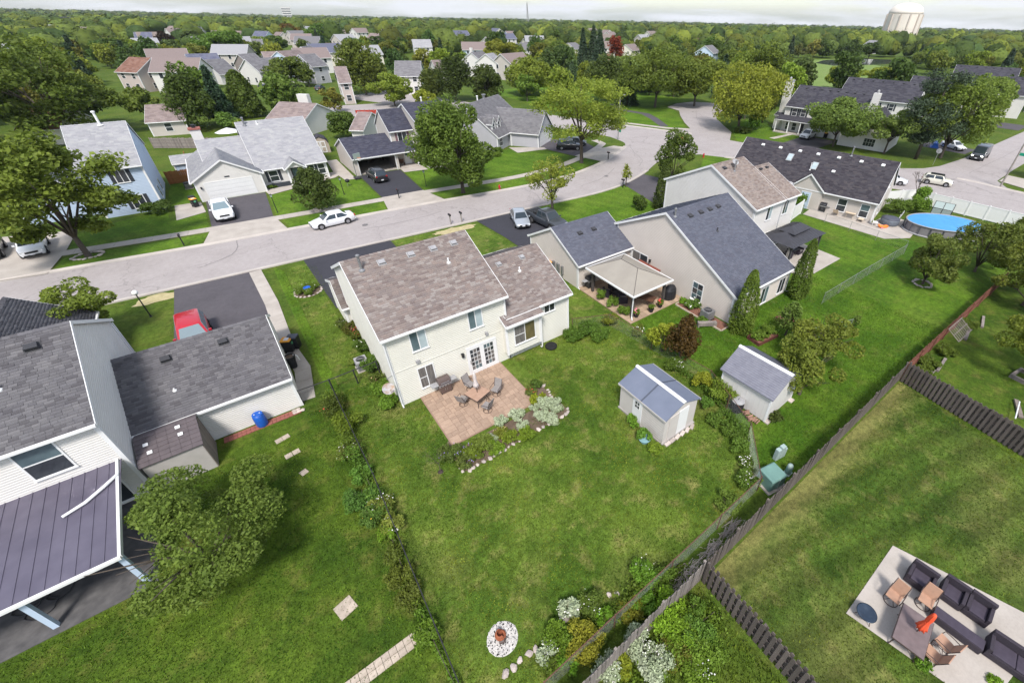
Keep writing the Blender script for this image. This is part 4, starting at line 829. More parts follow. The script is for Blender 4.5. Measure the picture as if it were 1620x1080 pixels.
FH=[((443.8,162),(499.6,164.6),4.9,2.6,5.0,'siding_pale','shingle_mauve','pale house with mauve-brown roof and wide white chimney',False,(.62,2.2,1.5)),
 ((205.6,91),(238,92.3),8,5,5.5,'siding_pink','shingle_rust','tall beige-gabled house with rust roof beyond the grey-roofed ranch',True,None),
 ((206.9,61),(247,60.5),7,4.4,6,'siding_ivory','shingle_silver','house with broad pale silver roof beside the purple-leaved tree',True,None),
 ((212,51.4),(239,51.4),8,5,5,'siding_pale','shingle_blue','house with blue-violet roof behind the silver-roofed house',True,None),
 ((302.8,58.5),(330,58.5),8,5,5,'siding_taupe','shingle_ash','taupe house with white-trimmed gables beside the purple-leaved tree',True,None),
 ((293.8,86.4),(341.8,85),7.8,5,4.5,'siding_ltblue','shingle_blue','light blue house with blue metal roof',True,None),
 ((322,95.5),(352,93.5),6.5,3,5,'siding_pale','shingle_ash','pale low house with ash-grey roof in front of the light blue house',True,None),
 ((376.8,86.4),(402,85),6,2.8,5,'siding_taupe','shingle_ash','brown-gabled low house behind the yellow-green shrub',True,None),
 ((387.8,94.2),(437,91),7,4,5,'siding_white','shingle_ash','white house with slate-grey roof and small porch gable',True,None),
 ((398,62.4),(413.7,62.4),8,5,4.5,'siding_ivory','shingle_ash','peach-ivory gabled house beside the dense dark tree',True,None),
 ((414.4,82.5),(437,82),7,4.2,5,'siding_pale','shingle_mauve','house with plain mauve roof beside the light blue gable',False,None),
 ((438.3,81.9),(473,79),7.6,5,4.5,'siding_ltblue','shingle_mauve','light blue gabled house with dark solar panels on its roof',True,None),
 ((472.7,87),(497,85.5),8,5,4.8,'siding_grey','shingle_ash','grey two-storey house below the red house',True,None),
 ((476,74.7),(490,72.8),8,5,4.5,'siding_red','shingle_ash','bright red two-storey house',True,None),
 ((515.5,69),(531,69),7.5,5,4.8,'siding_ivory','shingle_rust','ivory gabled house with rust roof beyond the red house',True,None),
 ((529,106.5),(546,106),8,5,4.6,'siding_pink','shingle_mauve','pinkish-beige gabled house with mauve roof at the cul-de-sac',True,None),
 ((626,97),(664.6,97),8,4.8,6,'siding_white','shingle_ash','white house with ash-grey cross-gabled roof among the dark trees',True,None),
 ((586,53),(614,54),8,5,5,'siding_white','shingle_mauve','white house with pinkish roof far beyond the street trees',True,None),
 ((652,63),(680,63),8,5,5,'siding_white','shingle_silver','white house with pale roof between distant trees',True,None),
 ((683,96),(696,95.5),6,3,4,'siding_pale','shingle_mauve','small house with pinkish roof behind the dark round tree',False,None),
 ((745,83.5),(763,81.6),7.8,5,4.5,'siding_white','shingle_ash','white two-storey house with grey roof left of the yellowing trees',True,(.2,.8,1.4)),
 ((768,86),(790,83),7.8,5,4.5,'siding_white','shingle_silver','white two-storey house with pale roof behind the yellowing trees',True,None),
 ((40,171),(104,169),5.2,2.6,5.0,'siding_ivory','shingle_rust','low ivory house with rust roof behind the big street tree',True,None),
 ((232,167),(290,164),4.6,2.5,5.0,'siding_sand','shingle_mauve','low house with brown roof behind the wooden fence and patio umbrella',True,None),
 ((568,178),(586,178.5),4.6,2.5,4.2,'siding_pale','shingle_mauve','low pale house with brown roof squeezed behind the navy-roofed house',False,None),
 ((0,68),(16,69),7.5,5,5,'siding_white','shingle_silver','house with pale grey roof at the edge of the left tree crown',True,None),
 ((127,43),(152,43),8,5,5,'siding_sand','shingle_tan','house with bare orange-tan roof far beyond the big tree',True,None),
 ((86,27),(110,27),9,5,6,'siding_pale','shingle_char','far dark-roofed house on the left skyline',True,None),
 ((335,49),(385,49.5),7,4,5,'siding_pale','shingle_tan','long house with orange-tan roof behind the broad round tree',True,None),
 ((268,41.5),(285,42),7,4.4,5,'siding_ivory','shingle_mauve','ivory house with pinkish roof in the distance beyond the purple-leaved tree',True,None),
 ((300,43),(318,43.2),8,5,4.5,'siding_white','shingle_blue','distant white house with blue-grey roof',True,None),
 ((404,49.5),(424,50),8,5,4.5,'siding_ltblue','shingle_blue','distant blue house with white-trimmed gable behind the peach house',True,None),
 ((474,41),(490,42.5),7,4,5,'siding_white','shingle_silver','distant white-roofed house right of the bronze tree',True,None),
 ((437,51),(447,51.5),7,4,4.5,'siding_ivory','shingle_mauve','distant ivory house left of the bronze tree',True,None),
 ((1376,64),(1392,65),8,5,5,'siding_white','shingle_silver','pale-roofed house among the trees below the water tower',True,None),
 ((1463,61),(1478,61.5),7,4.4,6,'siding_white','shingle_silver','white building right of the water tower among trees',False,None),
 ((1592,64),(1619,67),6,3,6,'siding_taupe','shingle_mauve','long low mauve-roofed building at the far right',False,None),
 ((1100,61),(1112,61.5),7,4.4,5,'siding_white','shingle_rust','far white house with reddish roof beyond the park',True,None),
 ((949,85),(966,85.5),5,2.6,4,'siding_pink','shingle_rust','low pinkish house under the red tree beyond the park',True,None)]
rf_=random.Random(12); k_=0; HP=[(o.location.x,o.location.y) for o in bpy.data.objects if o.get('category') in('house','townhouse')]
while k_<52:
    d=rf_.uniform(170,600); az=R(rf_.uniform(-16,52)); x,y=d*math.sin(az),d*math.cos(az)
    if any(math.hypot(x-a,y-b_)<19 for a,b_ in HP): continue
    HP.append((x,y)); L=rf_.uniform(9,13); th=rf_.choice([0,0,R(90),R(20),R(-25)]); two=rf_.random()<.7; wl,wn=rf_.choice([('siding_white','white'),('siding_ivory','ivory'),('siding_pale','pale grey'),('siding_ltblue','light blue'),('siding_sand','beige'),('siding_pink','pinkish')]); rfm,rn=rf_.choice([('shingle_silver','silver'),('shingle_ash','ash-grey'),('shingle_mauve','mauve'),('shingle_blue','blue-grey'),('shingle_tan','tan')])
    t=thing('house',(x,y,0),th,wn+' house with '+rn+' roof in the wooded streets far beyond','house','houses in the far streets: '+wn+' with '+rn+' roof'); ez=5.2 if two else 2.8; gable(t,0,L,-4.6,4.6,ez,ez+2.9,'x',wl,rfm,seed=k_,tw=0,lap=0,ov=.4,ovr=.3,corners=False)
    for fc,at,us in (('S',-4.6,(L*.2,L*.5,L*.8)),('W',0,(-2,2)),('E',L,(-2,2))):
        for u in us:
            for z in ((.9,3.5) if two else (.9,)):
                b=MB(); wallbox(b,fc,at,u-.55,u+.55,.0,.06,z-.08,z+1.38); w_=b.build('window','trim_white',t); b=MB(); wallbox(b,fc,at,u-.45,u+.45,.06,.075,z,z+1.3); b.build('pane','glass_dark',w_)
    k_+=1
for f in FH: far_house(f[0],f[1],f[2],f[3],f[4],f[5],f[6],f[7],f[8],chim=f[9])
# ================================================================ vehicles
def carpaint(name, c, metallic=0.0): mat(name, c, .28, metallic=metallic, spec=.5, coat=.6, col2=tuple(x*.94 for x in c), scale=1.5)
carpaint('car_white',(.74,.75,.77)); carpaint('car_black',(.018,.018,.022)); carpaint('car_silver',(.40,.43,.47),.4); carpaint('car_red',(.42,.012,.025)); carpaint('car_cream',(.66,.64,.55)); carpaint('car_teal',(.12,.38,.36)); carpaint('car_grey',(.10,.10,.12),.3); carpaint('car_charcoal',(.045,.05,.06))
mat('car_glass',(.025,.035,.042),.04,spec=.7); mat('car_glass_pale',(.16,.22,.25),.05,spec=.7); mat('rubber',(.016,.016,.017),.85); mat('alloy',(.38,.38,.40),.35,metallic=.7); mat('lamp_clear',(.70,.72,.74),.1,spec=.6); mat('lamp_red',(.38,.012,.01),.15,spec=.6); mat('plastic_black',(.02,.02,.022),.6); mat('plate_white',(.62,.63,.66),.5)
m=bpy.data.materials.new('headlight_on'); m.use_nodes=True; P=m.node_tree.nodes['Principled BSDF']; P.inputs['Emission Color'].default_value=(1,.97,.9,1); P.inputs['Emission Strength'].default_value=3; MATS['headlight_on']=m
def loft(b, rings, close=True):
    n=len(rings[0]); vs=[v for r in rings for v in r]; fs=[]
    for i in range(len(rings)-1):
        for k in range(n if close else n-1):
            k2=(k+1)%n; fs.append((i*n+k,i*n+k2,(i+1)*n+k2,(i+1)*n+k))
    fs+=[tuple(range(n-1,-1,-1)),tuple(range((len(rings)-1)*n,len(rings)*n))]; b.add(vs,fs)
CARS = { # L, W, stations (x/L, z_low, z_belt, halfwidth factor), cabin base x0,x1, roof x0,x1 (fractions), belt z, roof z, wheel r
 'sedan':(4.55,1.78,[(0,.34,.56,.72),(.03,.24,.66,.88),(.12,.2,.76,.97),(.27,.2,.90,1),(.34,.2,.93,1),(.72,.2,.96,1),(.86,.2,1.0,.98),(.96,.26,.97,.92),(1,.40,.86,.80)],(.26,.88),(.42,.74),.93,1.43,.32),
 'suv':(4.65,1.86,[(0,.38,.66,.76),(.03,.28,.82,.90),(.12,.25,.98,.98),(.26,.25,1.06,1),(.34,.25,1.08,1),(.72,.25,1.10,1),(.92,.25,1.12,.98),(.985,.3,1.08,.93),(1,.42,.98,.88)],(.24,.985),(.38,.90),1.07,1.70,.36),
 'hatch':(3.9,1.72,[(0,.34,.62,.76),(.03,.24,.74,.90),(.12,.2,.88,.98),(.26,.2,.97,1),(.34,.2,.98,1),(.72,.2,1.0,1),(.92,.2,1.02,.98),(.985,.26,.98,.93),(1,.38,.9,.88)],(.27,.97),(.36,.90),.97,1.45,.32),
 'van':(5.6,2.02,[(0,.40,.80,.82),(.03,.3,.95,.94),(.10,.26,1.12,.99),(.2,.26,1.2,1),(.34,.26,1.22,1),(.72,.26,1.22,1),(.95,.26,1.22,1),(.99,.3,1.2,.97),(1,.4,1.15,.94)],(.14,.99),(.27,.965),1.2,2.25,.37),
 'pickup':(5.5,1.94,[(0,.46,.80,.80),(.03,.36,.95,.93),(.10,.32,1.08,.99),(.22,.32,1.14,1),(.34,.32,1.16,1),(.62,.32,1.16,1),(.66,.32,1.16,1),(.97,.32,1.16,1),(1,.42,1.14,.98)],(.24,.66),(.36,.62),1.14,1.86,.41)}
def car(kind, paint, loc, rz, label, group=None, cat=None, name=None, glass='car_glass', rails=False, lights=False, sunroof=False):
    L,W,st,cb,crf,zb,zr,wr = CARS[kind]; hw=W/2
    root=thing(name or {'sedan':'parked_car','suv':'parked_suv','hatch':'parked_car','van':'parked_van','pickup':'pickup_truck'}[kind],loc,rz,label,cat or {'sedan':'car','suv':'suv','hatch':'car','van':'van','pickup':'pickup truck'}[kind],group)
    X=lambda f: L/2-f*L      # front at +x
    b=MB(); rings=[]
    for f,z0,z1,k in st:
        h=hw*k; zm=z0+(z1-z0)*.45
        rings.append([(X(f),-h*.9,z0),(X(f),-h,zm),(X(f),-h*.965,z1-.05),(X(f),-h*.80,z1),(X(f),0,z1+.025),(X(f),h*.80,z1),(X(f),h*.965,z1-.05),(X(f),h,zm),(X(f),h*.9,z0)])
    loft(b,rings)
    def ring(x0,x1,w,z,c): return [(x0-c,-w,z),(x0,-w+c*1.2,z),(x0,w-c*1.2,z),(x0-c,w,z),(x1+c,w,z),(x1,w-c*1.2,z),(x1,-w+c*1.2,z),(x1+c,-w,z)]
    wb,wt=hw*.93,hw*.74 if kind!='van' else hw*.86
    B0=ring(X(cb[0]),X(cb[1]),wb,zb-.03,.06); B1=ring(X(crf[0])+.02,X(crf[1])-.02,wt+.02,zr-.06,.1); B2=ring(X(crf[0])-.10,X(crf[1])+.10,wt-.08,zr,.12)
    n=8; b.add(B0+B1+B2,[(i,(i+1)%n,n+(i+1)%n,n+i) for i in range(n)]+[(n+i,n+(i+1)%n,2*n+(i+1)%n,2*n+i) for i in range(n)]+[tuple(range(2*n,3*n))])
    if kind=='pickup':   # open bed: floor well with walls on top of the body
        x0,x1=X(.67),X(.985); b.box(x1,x0,-hw*.96,-hw*.86,1.12,1.20); b.box(x1,x0,hw*.86,hw*.96,1.12,1.20); b.box(x1-.04,x1+.05,-hw*.96,hw*.96,1.12,1.20)
    body=b.build('body',paint,root,smooth=False,bevel=.03)
    for p in body.data.polygons: p.use_smooth=True
    if kind=='pickup':
        b=MB(); b.box(X(.985)+.06,X(.67)-.02,-hw*.85,hw*.85,1.17,1.185); b.build('bed_liner','plastic_black',root)
    # glass: quads between belt ring and roof ring, pushed out slightly
    def pane(nm,p,q,r,s,ins=.08,g=glass):
        P=[Vector(v) for v in (p,q,r,s)]; c=sum(P,Vector())/4; nn=(P[1]-P[0]).cross(P[3]-P[0]).normalized()
        if nn.dot(c-Vector((0,0,.9)))<0: nn=-nn
        V=[c+(v-c)*(1-ins)+nn*.012 for v in P]; V2=[v-nn*.02 for v in V]
        b=MB(); b.add(V+V2,[(0,1,2,3),(7,6,5,4)]+[(i,4+i,4+(i+1)%4,(i+1)%4) for i in range(4)]); return b.build(nm,g,root)
    pane('windshield',B0[1],B0[2],B1[2],B1[1],.06); pane('rear_window',B0[5],B0[6],B1[6],B1[5],.10)
    def mix(a,c,t): return tuple(a[i]+(c[i]-a[i])*t for i in range(3))
    nside=3 if kind in('suv','van') else 2
    for (lo0,lo1,hi0,hi1) in ((B0[0],B0[7],B1[0],B1[7]),(B0[3],B0[4],B1[3],B1[4])):
        for k in range(nside if kind!='van' else 1):
            t0,t1=(k+.03)/nside,(k+.97)/nside; pane('side_window',mix(lo0,lo1,t0),mix(lo0,lo1,t1),mix(hi0,hi1,t1),mix(hi0,hi1,t0),.07)
    # wheels
    xs=(L/2-L*.185,-L/2+L*.205)
    for x in xs:
        for s in (-1,1):
            b=MB(); b.lathe([(wr*1.16,0),(wr*1.16,.02)],n=20); b.xform(Matrix.Translation((x,s*(hw*.985),wr+.04))@Matrix.Rotation(R(-90)*s,4,'X')); b.build('wheel_arch','plastic_black',root)
            w=MB(); w.lathe([(wr*.6,0),(wr*.97,.0),(wr,.03),(wr,.19),(wr*.97,.215),(wr*.68,.225),(wr*.66,.20)],n=20); mt=Matrix.Translation((x,s*(hw-.19),wr))@Matrix.Rotation(R(-90)*s,4,'X'); w.xform(mt); wo=w.build('wheel','rubber',root)
            r=MB(); r.lathe([(wr*.66,.19),(wr*.62,.215),(wr*.2,.205),(wr*.12,.222)],n=16)
            r.xform(mt); r.build('rim','alloy',wo)
            d=MB()
            for k in range(5):
                a=2*math.pi*k/5; d.cbox((wr*.4*math.cos(a),wr*.4*math.sin(a),.208),(wr*.24,wr*.10,.012),a)
            d.xform(mt); d.build('wheel_gap','plastic_black',wo)
    # lights, grille, bumpers, plates, mirrors
    zf=st[1][2]; zt=st[-2][2]
    for s in (-1,1):
        b=MB(); b.cbox((L/2-.10,s*hw*.66,zf-.10),(.16,.34,.13),-s*.25); b.build('headlight','headlight_on' if lights else 'lamp_clear',root)
        b=MB(); b.cbox((-L/2+.05,s*hw*.70,zt-.14),(.12,.28,.18),s*.2); b.build('taillight','lamp_red',root)
        xm=X(cb[0])-.25; b=MB(); b.cbox((xm,s*(hw+.07),zb+.05),(.12,.18,.13)); b.build('mirror',paint,root)
    b=MB(); b.cbox((L/2+.01,0,zf-.16),(.06,hw*.95,.16)); b.cbox((L/2+.0,0,.38),(.08,hw*1.3,.12)); b.build('grille','plastic_black',root)
    b=MB(); b.cbox((-L/2-.005,0,.42),(.08,hw*1.6,.16)); b.build('rear_bumper','plastic_black' if kind!='sedan' else paint,root)
    for x in (L/2+.055,-L/2-.055):
        b=MB(); b.cbox((x,0,.50),(.012,.32,.15)); b.build('number_plate','plate_white',root)
    if rails:
        for s in (-1,1):
            b=MB(); b.tube([(X(crf[0])-.15,s*wt*.86,zr+.05),(X(crf[1])+.15,s*wt*.86,zr+.05)],.02,5); b.build('roof_rail','plastic_black',root)
    if sunroof:
        b=MB(); b.cbox(((X(crf[0])+X(crf[1]))/2+.15,0,zr+.008),(.8,wt*1.2,.012)); b.build('sunroof','car_glass',root)
    return root
WEST,EAST,NORTH,SOUTH = math.pi,0.0,math.pi/2,-math.pi/2
car('pickup','car_white',(-2.75,65.1,.03),SOUTH+.03,'white pickup truck on the dark drive of the grey-roofed ranch house',glass='car_glass_pale')
car('sedan','car_white',(6.75,54.75,.01),WEST+.06,'white sedan standing on the street at the kerb')
car('suv','car_black',(15.85,68.6,.03),NORTH+.02,'black suv nosed up to the open garage',rails=True)
car('sedan','car_silver',(24.1,42.7,.03),SOUTH-.35,'silver sedan on the dark drive beside the black pickup')
car('pickup','car_charcoal',(26.2,40.2,.03),SOUTH+.1,'black pickup truck with ladder rack beside the silver sedan',rails=True)
car('suv','car_red',(-6.4,37.4,.03),SOUTH+.05,'red suv on the drive behind the grey garage roof',glass='car_glass_pale')
car('suv','car_white',(-18.1,64.6,.06),SOUTH+.1,'white suv on the concrete drive under the big spreading tree',glass='car_glass')
car('suv','car_black',(-21.3,66.0,.06),SOUTH+.1,'black car on the concrete drive beyond the white suv')
car('suv','car_black',(49.0,66.7,.03),R(-38),'black suv on the drive of the dormer house',rails=True); car('hatch','car_charcoal',(51.7,68.4,.03),R(-38),'dark car behind the black suv at the dormer house')
car('suv','car_white',(94.6,46.2,.03),WEST+.1,'white suv by the porch of the white townhouse')
car('van','car_charcoal',(105.8,19.6,.016),WEST+.06,'dark van with headlights on parked in the side street',lights=True)
car('hatch','car_cream',(82.0,18.6,.012),R(-76),'cream two-tone small car with black roof crossing the junction'); car('sedan','car_white',(77.0,23.2,.012),R(-74),'white sedan on the road behind the house with skylights')
car('sedan','car_white',(110,25.0,.03),SOUTH-.5,'white car on the drive under the maple by the side street')
b=MB(); b.cbox((-.25,0,1.452),(1.75,1.2,.03)); blk=[o for o in bpy.data.objects if o.get('label','').startswith('cream two-tone')][0]; b.build('roof_panel','car_black',blk)
b=MB(); b.cbox((-.9,0,1.30),(1.1,1.6,.25)); b.build('ladder_rack','plastic_black',[o for o in bpy.data.objects if o.get('label','').startswith('black pickup')][0])
# ================================================================ trees and plants
for nm,c,c2,tl in (('leaf',(.180,.218,.046),(.128,.168,.035),.42),('needle',(.060,.090,.046),(.042,.066,.036),.15),('leaf_white',(.48,.52,.38),(.22,.30,.12),.2)):
    mat(nm,c,.62,col2=c2,scale=.55,detail=3,island=.27,objcol=True,spec=.25,transl=tl)
mat('bark',(.105,.085,.068),.95,col2=(.065,.052,.042),scale=3,stretch=(1,1,.25),fine=.3,fscale=14,bump=.8,bscale=20)
mat('bark_dark',(.035,.026,.022),.95,col2=(.06,.045,.04),scale=3)
def quads(rng, C, leaf, up=.5, asp=.55, out=None, jit=.35, rand=1.0):
    """diamond leaf faces at centres C"""
    n=len(C); nv=rng.normal(size=(n,3)); nv*=rand/np.linalg.norm(nv,axis=1)[:,None]; nv[:,2]+=up
    if out is not None: nv+=out*.6
    nv/=np.linalg.norm(nv,axis=1)[:,None]+1e-9
    t=np.cross(nv,rng.normal(size=(n,3))); t/=np.linalg.norm(t,axis=1)[:,None]+1e-9; bb=np.cross(nv,t)
    l=(leaf*(1+jit*rng.normal(size=n)).clip(.45,1.9))[:,None]
    V=np.stack([C+t*l*.5,C+bb*l*.5*asp+nv*l*.06,C-t*l*.5,C-bb*l*.5*asp+nv*l*.06],1).reshape(-1,3)
    return V, np.arange(n*4).reshape(n,4)
def crown_points(rng, kind, Rc, Hc, zc, n):
    """points through a crown of radius Rc and height Hc centred at height zc, and outward directions"""
    if kind in ('round','oval','airy'):
        lob=rng.normal(size=(34 if kind!='airy' else 22,3)); lob/=np.linalg.norm(lob,axis=1)[:,None]; lob[:,2]=np.where(lob[:,2]<-.82,-lob[:,2],lob[:,2])
        lob*=rng.uniform(.45,.86,size=(len(lob),1)); lr=rng.uniform(.22,.42,size=len(lob))
        if kind=='airy': lr*=.78
        k=rng.integers(0,len(lob),n); d=rng.normal(size=(n,3)); d/=np.linalg.norm(d,axis=1)[:,None]
        p=lob[k]+d*(lr[k]*rng.uniform(.55,1,n)**.6)[:,None]
        if kind=='oval': p[:,:2]*=(1.0-.38*np.clip(p[:,2],-1,1))[:,None]*.92
        P=p*np.array([Rc,Rc,Hc/2])
    elif kind=='spread':   # layered, flat-topped, wide
        m=64; a=rng.uniform(0,2*np.pi,m); r=np.sqrt(rng.uniform(.02,1,m)); lz=rng.uniform(-.85,.9,m)*(1-.45*r**2); lr=rng.uniform(.17,.30,m)
        c=np.stack([r*np.cos(a)*.84,r*np.sin(a)*.84,lz],1); k=rng.integers(0,m,n); d=rng.normal(size=(n,3)); d/=np.linalg.norm(d,axis=1)[:,None]
        p=c[k]+d*(lr[k]*rng.uniform(.3,1,n))[:,None]*np.array([1,1,.72]); P=p*np.array([Rc,Rc,Hc/2]); d=d*.4+np.array([0,0,.8])
        return P+np.array([0,0,zc]), d
    elif kind=='cone':     # spruce tiers
        z=rng.uniform(0,1,n)**1.25; tier=np.floor(z*13)/13; rr=(1-tier)*(.95-.35*(z*13-np.floor(z*13)))+.03; a=rng.uniform(0,2*np.pi,n); arm=np.round(a/(2*np.pi)*11)/11*2*np.pi; a=a*.45+arm*.55
        q=rr*np.sqrt(rng.uniform(.2,1,n)); P=np.stack([q*np.cos(a)*Rc,q*np.sin(a)*Rc,(z-.5)*Hc-.10*q*Rc],1); d=np.stack([np.cos(a),np.sin(a),.3*np.ones(n)],1)
    elif kind=='column':   # arborvitae
        z=rng.uniform(0,1,n); prof=np.clip(1.15*np.sqrt(np.clip(1-z,0,1))*(.75+.5*np.clip(z*4,0,.5)),0,1); a=rng.uniform(0,2*np.pi,n); bump_=1+.12*np.sin(a*3+z*9)+.08*np.sin(a*7-z*17)
        q=prof*np.sqrt(rng.uniform(.55,1,n))*bump_; P=np.stack([q*np.cos(a)*Rc,q*np.sin(a)*Rc,(z-.5)*Hc],1); d=np.stack([np.cos(a),np.sin(a),.7*np.ones(n)],1)
    elif kind=='pine':
        m=30; h=rng.uniform(-.75,.95,m); a=rng.uniform(0,2*np.pi,m); r=rng.uniform(.1,.75,m)*(1-.45*np.abs(h-.0)); c=np.stack([r*np.cos(a),r*np.sin(a),h],1); k=rng.integers(0,m,n); d=rng.normal(size=(n,3)); d/=np.linalg.norm(d,axis=1)[:,None]
        p=c[k]+d*rng.uniform(.06,.26,n)[:,None]*np.array([1.15,1.15,.7]); P=p*np.array([Rc,Rc,Hc/2])
    else:                  # shrub dome
        m=14; a=rng.uniform(0,2*np.pi,m); r=np.sqrt(rng.uniform(0,1,m))*.72; c=np.stack([r*np.cos(a),r*np.sin(a),rng.uniform(-.5,.5,m)*(1-.4*r)],1); k=rng.integers(0,m,n); d=rng.normal(size=(n,3)); d/=np.linalg.norm(d,axis=1)[:,None]
        p=c[k]+d*rng.uniform(.12,.38,n)[:,None]; P=p*np.array([Rc,Rc,Hc/2])
    return P+np.array([0,0,zc]), d
def crown(name, rng, kind, Rc, Hc, zc, n, leaf, m='leaf', parent=None, asp=.55, up=.5):
    P,d=crown_points(rng,kind,Rc,Hc,zc,n); P[:,2]=np.maximum(P[:,2],leaf*.3)
    V,F=quads(rng,P,leaf,up,asp,d); return np_mesh(name,V,F,m,parent)
def trunk(rnd, H, Rc, Hc, zc, r0, kind, parent, m='bark'):
    b=MB(); lean=rnd.uniform(-.03,.03)*H
    if kind in('cone','column','pine'):
        b.tube([(0,0,-.02),(0,0,H*.5),(0,0,H*.93)],[r0,r0*.6,r0*.12],8)
    else:
        fork=max(.6,zc-Hc*.46); b.tube([(0,0,-.03),(0,0,.08),(lean*.2,0,fork*.5),(lean*.5,.0,fork)],[r0*1.5,r0*1.08,r0*.95,r0*.85],9)
        n=6 if kind!='spread' else 8
        for k in range(n):
            a=2*math.pi*(k+rnd.random()*.6)/n; e=rnd.uniform(.45,.8)*Rc; ze=zc+rnd.uniform(-.25,.35)*Hc; x,y=math.cos(a),math.sin(a)
            p1=(lean*.5+x*e*.38,y*e*.38,fork+(ze-fork)*.55); p2=(x*e,y*e,ze)
            b.tube([(lean*.5,0,fork*.93),p1,p2],[r0*.55,r0*.36,r0*.1],6)
            for q in range(2):
                a2=a+rnd.uniform(-.8,.8); b.tube([p1,(p1[0]+math.cos(a2)*e*.45,p1[1]+math.sin(a2)*e*.45,p1[2]+rnd.uniform(.05,.3)*Hc)],[r0*.28,r0*.07],5)
        b.tube([(lean*.5,0,fork*.93),(lean,0,zc),(lean*.8,0,zc+Hc*.32)],[r0*.6,r0*.4,r0*.1],6)
    return b.build('trunk',m,parent,smooth=True)
GREEN=(1,1,1)
TREES=[]
def tree(name, loc, H, Rc, kind='round', col=GREEN, label='', cat='tree', group=None, m='leaf', n=None, leaf=None, base=.22, r0=None, seed=None, bark='bark', up=.5):
    seed=seed if seed is not None else int(abs(loc[0]*31+loc[1]*17))+7; rng=np.random.default_rng(seed); rnd=random.Random(seed)
    d=math.sqrt(loc[0]**2+loc[1]**2+(CAM_H-H/2)**2); leaf=leaf or min(1.3,max(.10,.0040*d)); Hc=H*(1-base); zc=H-Hc/2
    if n is None:
        area=4*math.pi*Rc*max(Rc,Hc/2)*.8; n=int(min(17000,max(700,area*2.5/(leaf*leaf*.30))))
        if kind in('airy',): n=int(n*.62)
        if kind=='spread': n=int(n*.95)
        if kind in('cone','column','pine'): n=int(n*1.1)
    t=thing(name,(loc[0],loc[1],0),rnd.uniform(0,6.28),label,cat,group)
    trunk(rnd,H,Rc,Hc,zc,r0 or max(.07,H*.022),kind,t,bark)
    c=crown('crown',rng,kind,Rc,Hc,zc,n,leaf,m,t,asp=.55 if m!='needle' else .35,up=up); c.color=(*col,1); TREES.append((loc[0],loc[1],Rc)); return t
def ptree(name, bx, by, tx, ty, hwpx, kind, col, label, **kw):
    b=site(bx,by); H=rise(bx,by,tx,ty); dep=(b+Vector((0,0,H*.6))-Vector((0,0,CAM_H))).dot(C_F); Rc=hwpx*dep/F_PX*1.1
    # sideways stretch of a wide lens away from its axis
    k=math.sqrt(1+((tx-PPX)/F_PX)**2); return tree(name,(b.x,b.y),H,Rc/(.65+.35*k),kind,col,label,**kw)
DK=(.55,.62,.62); MD=(.85,.9,.85); YG=(1.55,1.45,.9); LG=(1.15,1.22,1.0); OL=(1.1,.98,.75); BG=(.62,.78,.95); PUR=(.30,.16,.42); BRZ=(.95,.42,.38); RED=(1.5,.22,.38); SIL=(1.35,1.4,1.75); YEL=(2.0,1.65,.8)
# --- trees along the street
tree('apple_tree',(-6.6,17.3),4.4,3.75,'airy',(.95,1.08,.85),'wide leafy apple tree hanging over the lawn beside the purple porch roof',base=.12,n=24000,leaf=.13,seed=5,r0=.12)
ptree('street_tree',140,405,75,188,128,'spread',(1.1,1.15,.8),'huge spreading tree in a stone ring on the grass strip before the blue house',base=.14,n=27000,leaf=.36,r0=.24,seed=11)
ptree('tree',112,222,118,52,112,'spread',(.82,.9,.65),'very large dark spreading tree towering behind the blue house',base=.08,n=18000,leaf=.58,seed=12); tree('tree',(-36,118),15,10,'round',(.75,.8,.6),'large tree right behind the very large dark spreading tree',base=.2,n=14000,leaf=.6,seed=13)
tree('young_tree',(-12.3,41.9),4.6,2.7,'airy',(1.25,1.3,.9),'loose light green young tree in front of the left house by the street',base=.14,seed=14,n=7500,leaf=.2)
ptree('pear_tree',505,332,497,263,31,'oval',DK,'dense dark egg-shaped tree on the strip behind the white sedan',base=.05,seed=15,n=9000,leaf=.26)
ptree('maple_tree',733,305,738,153,62,'round',(.82,.98,.72),'dense deep green maple on the strip in front of the navy-roofed house',base=.07,seed=16,n=25000,leaf=.34)
ptree('locust_tree',920,258,918,112,78,'spread',(1.5,1.5,.9),'flat-topped yellow-green locust tree at the bend of the street',base=.26,seed=17,n=20000)
ptree('young_tree',874,340,876,248,38,'airy',(1.65,1.5,1.0),'small yellowish tree beside the silver sedan',base=.26,seed=18,n=4200)
ptree('tree',1063,292,1063,205,37,'airy',(.68,.78,.6),'dark open-crowned tree at the corner by the stop sign',base=.08,seed=19,n=6500)
for k,(x,y,ty) in enumerate(((1046,330,262),(1064,326,268))): ptree('arborvitae',x,y,x,ty,13,'column',DK,('darker','lighter')[k]+' of two tall arborvitae by the white gable' if k==0 else 'shorter of two tall arborvitae by the white gable',m='leaf',base=.02,n=4500)
tree('round_bush',(38.6,37.4),2.1,1.25,'shrub',(.6,.75,.6),'clipped round bush on the lawn beside the two tall arborvitae',cat='bush',base=.0,r0=.08,n=3500)
ptree('sapling',990,296,992,258,8,'oval',YG,'thin bright sapling beside the black mailbox at the kerb',base=.3,n=420)
